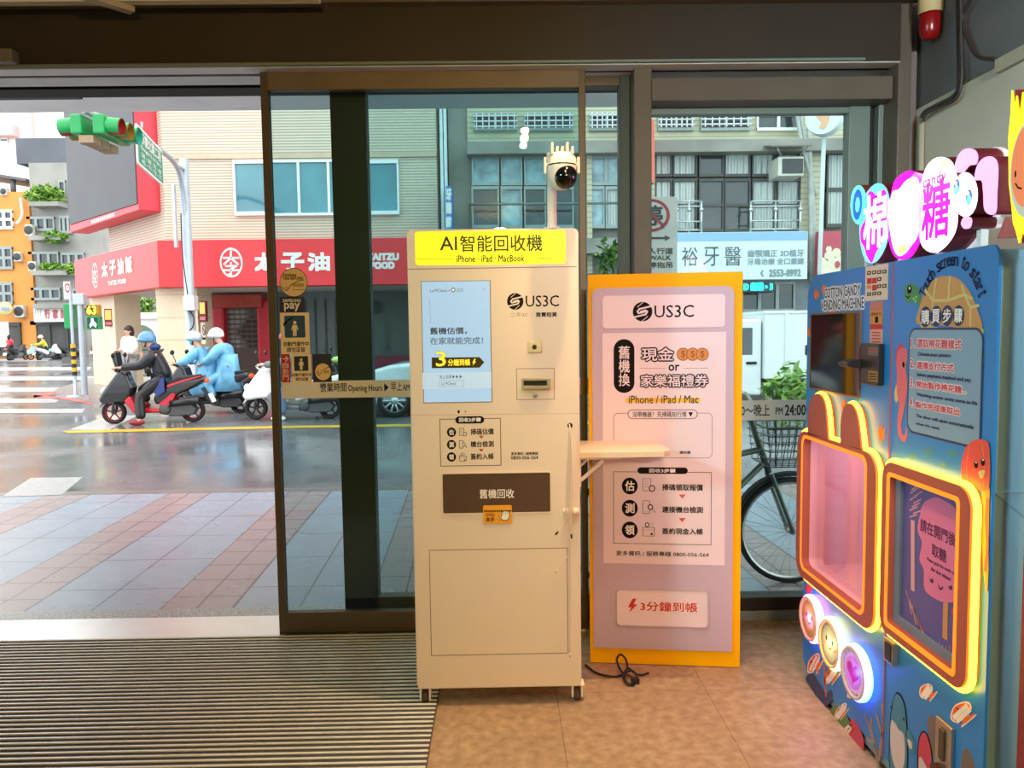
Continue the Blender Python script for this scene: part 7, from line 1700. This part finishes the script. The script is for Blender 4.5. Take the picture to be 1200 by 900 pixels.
person('person in sky blue raincoat with cyan mask steering the dark scooter', (q.x, q.y, ZR), rz2, riding(.04, False, hip=(-.05, 0, .80)), (rain, rain), (.22, 0, 1.50), (1, .1, 0), helmet=silver, mask=cyan, extra=coat)
jp = riding(.0, False, hip=(-.48, 0, .86)); 
for s_, sg in (('L', 1), ('R', -1)): jp['el' + s_] = (-.25, sg * .30, 1.12); jp['ha' + s_] = (-.02, sg * .24, 1.02); jp['kn' + s_] = (-.12, sg * .24, .62); jp['an' + s_] = (-.26, sg * .22, .34); jp['to' + s_] = (-.12, sg * .22, .30)
person('person in sky blue raincoat and pale helmet riding pillion on the dark scooter', (q.x, q.y, ZR), rz2, jp, (rain, rain), (-.24, 0, 1.56), (1, 0, 0), helmet=whel, extra=coat)
# white scooter beside the door edge, green vest rider
q = onZ(344, 491, ZR); rz3 = math.pi
make_scooter('white scooter seen at the edge of the sliding glass door', q.x, q.y, rz3, mat('white bodywork', (232, 236, 240), .25, coat=.4), mat('grey bodywork', (120, 126, 132), .4), rim_b)
vest = mat('lime green white vest', (176, 232, 130), .4, noise=.2, nscale=4); jean = mat('blue jeans', (86, 104, 136), .7)
person('person in red helmet on the white scooter behind the door stickers', (q.x, q.y, ZR), rz3, riding(.0, True), (mat('grey jacket', (110, 118, 120), .6), jean), (.06, 0, 1.50), (1, 0, 0), helmet=mat('red helmet', (190, 54, 66), .25, coat=.4), shoes=white_m)
q = onZ(398, 488, ZR)
make_scooter('dark scooter behind the glass door under the rider in lime green', q.x, q.y + 1.7, math.pi, blkp, engine_m, rim_b)
person('person in white helmet and lime green vest behind the glass door', (q.x, q.y + 1.7, ZR), math.pi, riding(.0, True), (vest, trs), (.06, 0, 1.50), (1, 0, 0), helmet=whel)
# woman standing behind the riders
def standing(): return dict(pelvis=(0, 0, .92), waist=(0, 0, 1.08), chest=(0, 0, 1.28), neck=(0, 0, 1.44), shL=(0, .17, 1.37), elL=(.02, .24, 1.12), haL=(.16, .20, 1.02), shR=(0, -.17, 1.37), elR=(.02, -.24, 1.12), haR=(.18, -.12, 1.10), hiL=(0, .09, .88), knL=(.02, .09, .48), anL=(0, .09, .09), toL=(.14, .10, .04), hiR=(0, -.09, .88), knR=(.02, -.09, .48), anR=(0, -.09, .09), toR=(.14, -.10, .04))
q = onY(163, 400, 19.5); 
person('woman with long dark hair and white blouse standing by the stone columns', (q.x, 19.0, ZR + .14), -2.2, standing(), (mat('white blouse', (232, 228, 226), .6), mat('grey trousers', (150, 148, 150), .6)), (.02, 0, 1.56), (1, .2, 0), hair=mat('dark hair', (40, 26, 24), .5))
# far scooters and riders by the orange and grey buildings
YFR = 52.0
yjk = mat('yellow rain jacket', (226, 216, 60), .5)
q = onZ(50, 421.5, ZR); Yq = min(q.y, 56.5)
def far_at(px): return Vector((onY(px, 400, Yq).x, Yq, ZR))
p_ = far_at(49); make_scooter('pale scooter under the far person in yellow', p_.x, p_.y, math.pi + .5, mat('pale cyan bodywork', (170, 214, 220), .3), engine_m, rim_b, simple=True)
person('person in yellow rain jacket on a pale scooter before the grey building', tuple(p_), math.pi + .5, riding(0, True), (yjk, trs), (.06, 0, 1.5), (1, 0, 0), helmet=whel)
for i, (px, lb, m_) in enumerate(((62, 'white scooter parked right of the far rider in yellow', mat('white bodywork', (0, 0, 0))), (70, 'black scooter parked second from the far rider in yellow', blkp), (26, 'dark scooter parked before the orange building', blkp), (109, 'dark scooter parked far behind the pedestrian signal pole', blkp))):
    p_ = far_at(px); make_scooter(lb, p_.x, p_.y - .6 + 1.5 * (i % 2), 1.2 + i * .1, m_, engine_m, rim_b, simple=True)
p_ = far_at(11); person('person in red jacket at the far left kerb', (p_.x, p_.y, ZR), 1.2, standing(), (mat('red jacket', (206, 60, 72), .5), trs), (.02, 0, 1.56), (1, 0, 0), hair=mat('dark hair', (0, 0, 0)))
p_ = far_at(1.5); bp = thing('notice_stand', 'white notice board standing on the far pavement at the left edge', 'notice board', tuple(p_)); MB().box(p_.x - .9, p_.x + .5, p_.y, p_.y + .08, ZR + .9, ZR + 2.6, white_m).build('panel', bp); MB().box(p_.x - .7, p_.x - .62, p_.y, p_.y + .06, ZR, ZR + .9, gpole).build('leg', bp); MB().box(p_.x + .3, p_.x + .38, p_.y, p_.y + .06, ZR, ZR + .9, gpole).build('leg', bp)
# scooters parked in the arcade
for px, lb in ((155, 'dark scooter parked inside the arcade between the stone columns'), (176, 'grey scooter parked inside the arcade near the corner column')):
    p_ = onY(px, 430, 30); make_scooter(lb, p_.x, 30, 1.9, blkp if px == 155 else engine_m, engine_m, rim_b, simple=True)
# ================================================================ silver car, white box truck
carp = mat('silver white car paint', (214, 222, 226), .2, .2, coat=.6, noise=.02)
def carwheel(root, x, y, r, s_, m_):
    b = MB(); b.lathe([(r * .72, -.09), (r * .94, -.10), (r, -.07), (r, .07), (r * .94, .10), (r * .72, .09)], tyre_m, (x, y, r), (0, 1, 0), 30); o = b.build('wheel', root, world=False)
    b = MB(); b.lathe([(r * .72, -.085), (r * .66, -.05), (r * .66, .05), (r * .72, .085)], m_, (x, y, r), (0, 1, 0), 30); b.lathe([(0, -.08), (.06, -.08), (.07, -.03), (.07, .08), (0, .08)], m_, (x, y, r), (0, 1, 0), 16)
    for k in range(10):
        a = 2 * math.pi * k / 10; b.tube([(x, y - .05 * s_, r), (x + r * .68 * math.cos(a), y - .07 * s_, r + r * .68 * math.sin(a))], .022, m_, 6)
    b.build('rim', o, world=False)
q = onZ(463, 489, ZR); car = thing('car', 'silver white car behind the glass door, mostly hidden by the kiosk', 'car', (q.x + 1.35, q.y + .85, ZR), math.pi)
prof = [(2.15, .35), (2.18, .62), (2.02, .82), (1.45, .98), (.85, 1.05), (.15, 1.46), (-1.0, 1.48), (-1.75, 1.10), (-2.12, 1.0), (-2.15, .35), (-1.75, .25), (1.75, .25)]
MB().prism(prof, carp, (0, 0, 0), (1, 0, 0), (0, 0, 1), (0, -1, 0), -.85, .85).build('body', car, world=False, bevel=.09, bseg=4)
b = MB(); b.prism([(.72, 1.08), (.12, 1.42), (-.95, 1.43), (-1.5, 1.10)], gl_d, (0, 0, 0), (1, 0, 0), (0, 0, 1), (0, -1, 0), -.855, .855); b.build('side_window', car, world=False, bevel=.02)
chr_m = mat('alloy silver', (206, 210, 212), .25, .8)
for x in (1.35, -1.3):
    for y, s_ in ((-.80, -1), (.80, -1)): carwheel(car, x, y * 1.04, .32, 1 if y < 0 else -1, chr_m)
b = MB(); b.ball((2.06, .6, .72), .12, .16, .08, MATS['headlight lens'], 12, 8); b.ball((2.06, -.6, .72), .12, .16, .08, MATS['headlight lens'], 12, 8); b.build('headlight', car, world=False)
q = onZ(905, 482, ZR); trk = thing('box_truck', 'white box truck parked behind the shrub, facing left', 'truck', (q.x, q.y + .9, ZR), math.pi)
tw = mat('truck white', (226, 234, 234), .35, coat=.2, noise=.03)
q2 = onY(902, 400, q.y); dxc = -(q2.x - q.x)
zb_t = onY(925, 364, q.y).z - ZR; zc_t = onY(880, 374, q.y).z - ZR
b = MB().box(-3.2, dxc + .10, -.9, .9, .62, zb_t, tw)
for xx in (-.25, -1.2, -2.2): b.box(xx - .03, xx + .03, .9, .93, .65, zb_t - .05, tw)
b.box(-3.2, dxc + .12, -.92, .92, zb_t - .06, zb_t, tw); b.build('cargo_box', trk, world=False, bevel=.015)
d = Deck((0, .905, 0), (-1, 0, 0), (0, 0, 1), (0, 1, 0)); d.textuv('山', (.62, 1.05, .95, 1.3), dark_m, 1, .01); d.build('lettering', trk, world=False)
MB().prism([(dxc + .12, .30), (dxc + 1.75, .30), (dxc + 1.78, .75), (dxc + 1.62, 1.05), (dxc + 1.35, zc_t - .05), (dxc + 1.2, zc_t), (dxc + .12, zc_t)], tw, (0, 0, 0), (1, 0, 0), (0, 0, 1), (0, -1, 0), -.82, .82).build('cab', trk, world=False, bevel=.05, bseg=3)
b = MB().prism([(dxc + .30, 1.08), (dxc + 1.40, 1.08), (dxc + 1.16, zc_t - .16), (dxc + .30, zc_t - .16)], gl_d, (0, 0, 0), (1, 0, 0), (0, 0, 1), (0, -1, 0), -.826, .826); b.build('side_window', trk, world=False, bevel=.01)
MB().box(dxc + .22, dxc + .42, .815, .845, .90, .95, dark_m).build('door_handle', trk, world=False, bevel=.008)
MB().box(-3.1, dxc + .2, -.5, .5, .38, .62, mat('chassis dark', (46, 48, 50), .6)).build('chassis', trk, world=False)
for x in (dxc + 1.15, -2.0):
    for y in (-.78, .78): carwheel(trk, x, y, .30, 1 if y < 0 else -1, engine_m)
# ================================================================ bicycle behind the right window
YBK = 4.42; wc = onY(926, 627, YBK); br = .315
bike = thing('bicycle', 'grey green bicycle with front basket parked outside the right window', 'bicycle', (wc.x - .5, YBK, ZS))
bk_ = mat('bicycle grey green', (96, 108, 100), .35, .2); bz = ZS + br
def bw(x):
    b = MB(); b.lathe([(br - .028, -.014), (br - .010, -.020), (br, -.008), (br, .008), (br - .010, .020), (br - .028, .014)], tyre_m, (x, YBK, bz), (0, 1, 0), 40); o = b.build('wheel', bike)
    b = MB(); b.lathe([(br - .026, -.012), (br - .040, -.010), (br - .040, .010), (br - .026, .012)], steel_m, (x, YBK, bz), (0, 1, 0), 40); b.lathe([(0, -.04), (.02, -.04), (.02, .04), (0, .04)], steel_m, (x, YBK, bz), (0, 1, 0), 12)
    for k in range(28):
        a = 2 * math.pi * k / 28; b.tube([(x + .018 * math.cos(a + .6), YBK + (.02 if k % 2 else -.02), bz + .018 * math.sin(a + .6)), (x + (br - .036) * math.cos(a), YBK, bz + (br - .036) * math.sin(a))], .0013, steel_m, 4)
    b.build('spokes', o)
bw(wc.x); bw(wc.x - 1.02)
hx = onY(905, 500, YBK); hd_ = Vector((wc.x - .20, YBK, bz + .52))
b = MB(); stem_t = Vector((wc.x - .255, YBK, bz + .70)); fork_t = Vector((wc.x - .13, YBK, bz + .34))
b.tube([stem_t, fork_t], .019, bk_, 10); bb_ = Vector((wc.x - .60, YBK, bz - .03)); st_ = Vector((wc.x - .74, YBK, bz + .46))
for p, q_ in ((fork_t + Vector((-.03, 0, .06)), bb_), (fork_t + Vector((-.05, 0, .14)), st_ - Vector((0, 0, .1))), (bb_, st_)): b.tube([p, q_], .018, bk_, 10)
for sy in (-.05, .05): b.tube([bb_ + Vector((0, sy * .6, 0)), (wc.x - 1.02, YBK + sy, bz)], .010, bk_, 8); b.tube([st_ + Vector((0, 0, -.06)), (wc.x - 1.02, YBK + sy, bz)], .009, bk_, 8)
b.build('frame', bike)
b = MB()
for sy in (-.05, .05): b.tube(smooth_path([fork_t + Vector((0, sy * .8, 0)), fork_t + Vector((.03, sy, -.08)), (wc.x, YBK + sy, bz)], 5), .013, bk_, 8)
b.build('fork', bike)
b = MB(); b.tube(smooth_path([stem_t + Vector((-.02, -.29, .06)), stem_t + Vector((.05, -.22, .09)), stem_t + Vector((.03, 0, .05)), stem_t + Vector((.05, .22, .09)), stem_t + Vector((-.02, .29, .06))], 5), .012, steel_m, 8); b.tube([stem_t + Vector((-.02, -.29, .06)), stem_t + Vector((-.11, -.30, .05))], .017, dark_m, 8); b.tube([stem_t + Vector((-.02, .29, .06)), stem_t + Vector((-.11, .30, .05))], .017, dark_m, 8)
b.tube(smooth_path([stem_t + Vector((.0, -.2, .08)), stem_t + Vector((.12, -.1, .05)), fork_t + Vector((.02, -.05, .05))], 5), .004, dark_m, 6); b.build('handlebar', bike)
b = MB(); kx = wc.x - .10; wire = mat('basket wire', (120, 128, 122), .4, .6)
for lv in range(6):
    zz = bz + .40 + .045 * lv; e = .012 * lv
    b.tube([(kx - .08 - e * .3, YBK - .15 - e, zz), (kx + .17 + e, YBK - .15 - e, zz), (kx + .17 + e, YBK + .15 + e, zz), (kx - .08 - e * .3, YBK + .15 + e, zz)], .0035 if lv < 5 else .006, wire, 5, closed=True)
for k in range(8):
    xx = kx - .08 + .25 * k / 7
    for sy in (-1, 1): b.tube([(xx, YBK + sy * .15, bz + .40), (xx + .04 * k / 7, YBK + sy * .21, bz + .625)], .0028, wire, 4)
for k in range(7):
    yy = -.15 + .30 * k / 6; b.tube([(kx + .17, YBK + yy, bz + .40), (kx + .23, YBK + yy * 1.4, bz + .625)], .0028, wire, 4); b.tube([(kx - .08, YBK + yy, bz + .40), (kx + .17, YBK + yy, bz + .40)], .0028, wire, 4)
b.build('basket', bike)
b = MB()
P_ = [(wc.x + (br + .02) * math.cos(t_), bz + (br + .02) * math.sin(t_)) for t_ in [math.radians(60 + 120 * k / 16) for k in range(17)]]
for sy in (-.022, .0, .022): b.tube([(x, YBK + sy, z) for x, z in P_], .012, dark_m, 6)
b.build('mudguard', bike)
b = MB(); b.ball(st_ + Vector((-.02, 0, .12)), .14, .075, .035, seat_m, 16, 8); b.tube([st_, st_ + Vector((-.02, 0, .11))], .012, steel_m, 8); b.build('saddle', bike)
b = MB(); b.lathe([(.085, -.004), (.09, 0), (.085, .004), (.06, .004), (.06, -.004)], steel_m, bb_ + Vector((0, -.05, 0)), (0, 1, 0), 24); b.tube([bb_ + Vector((0, -.06, 0)), bb_ + Vector((.12, -.07, -.10))], .01, steel_m, 6); b.box(bb_.x + .07, bb_.x + .17, YBK - .14, YBK - .07, bb_.z - .115, bb_.z - .09, dark_m); b.build('crank', bike)
b = MB(); b.tube([(wc.x - 1.02, YBK - .06, bz - .02), (wc.x - .95, YBK - .16, ZS)], .009, steel_m, 6); b.build('kickstand', bike)
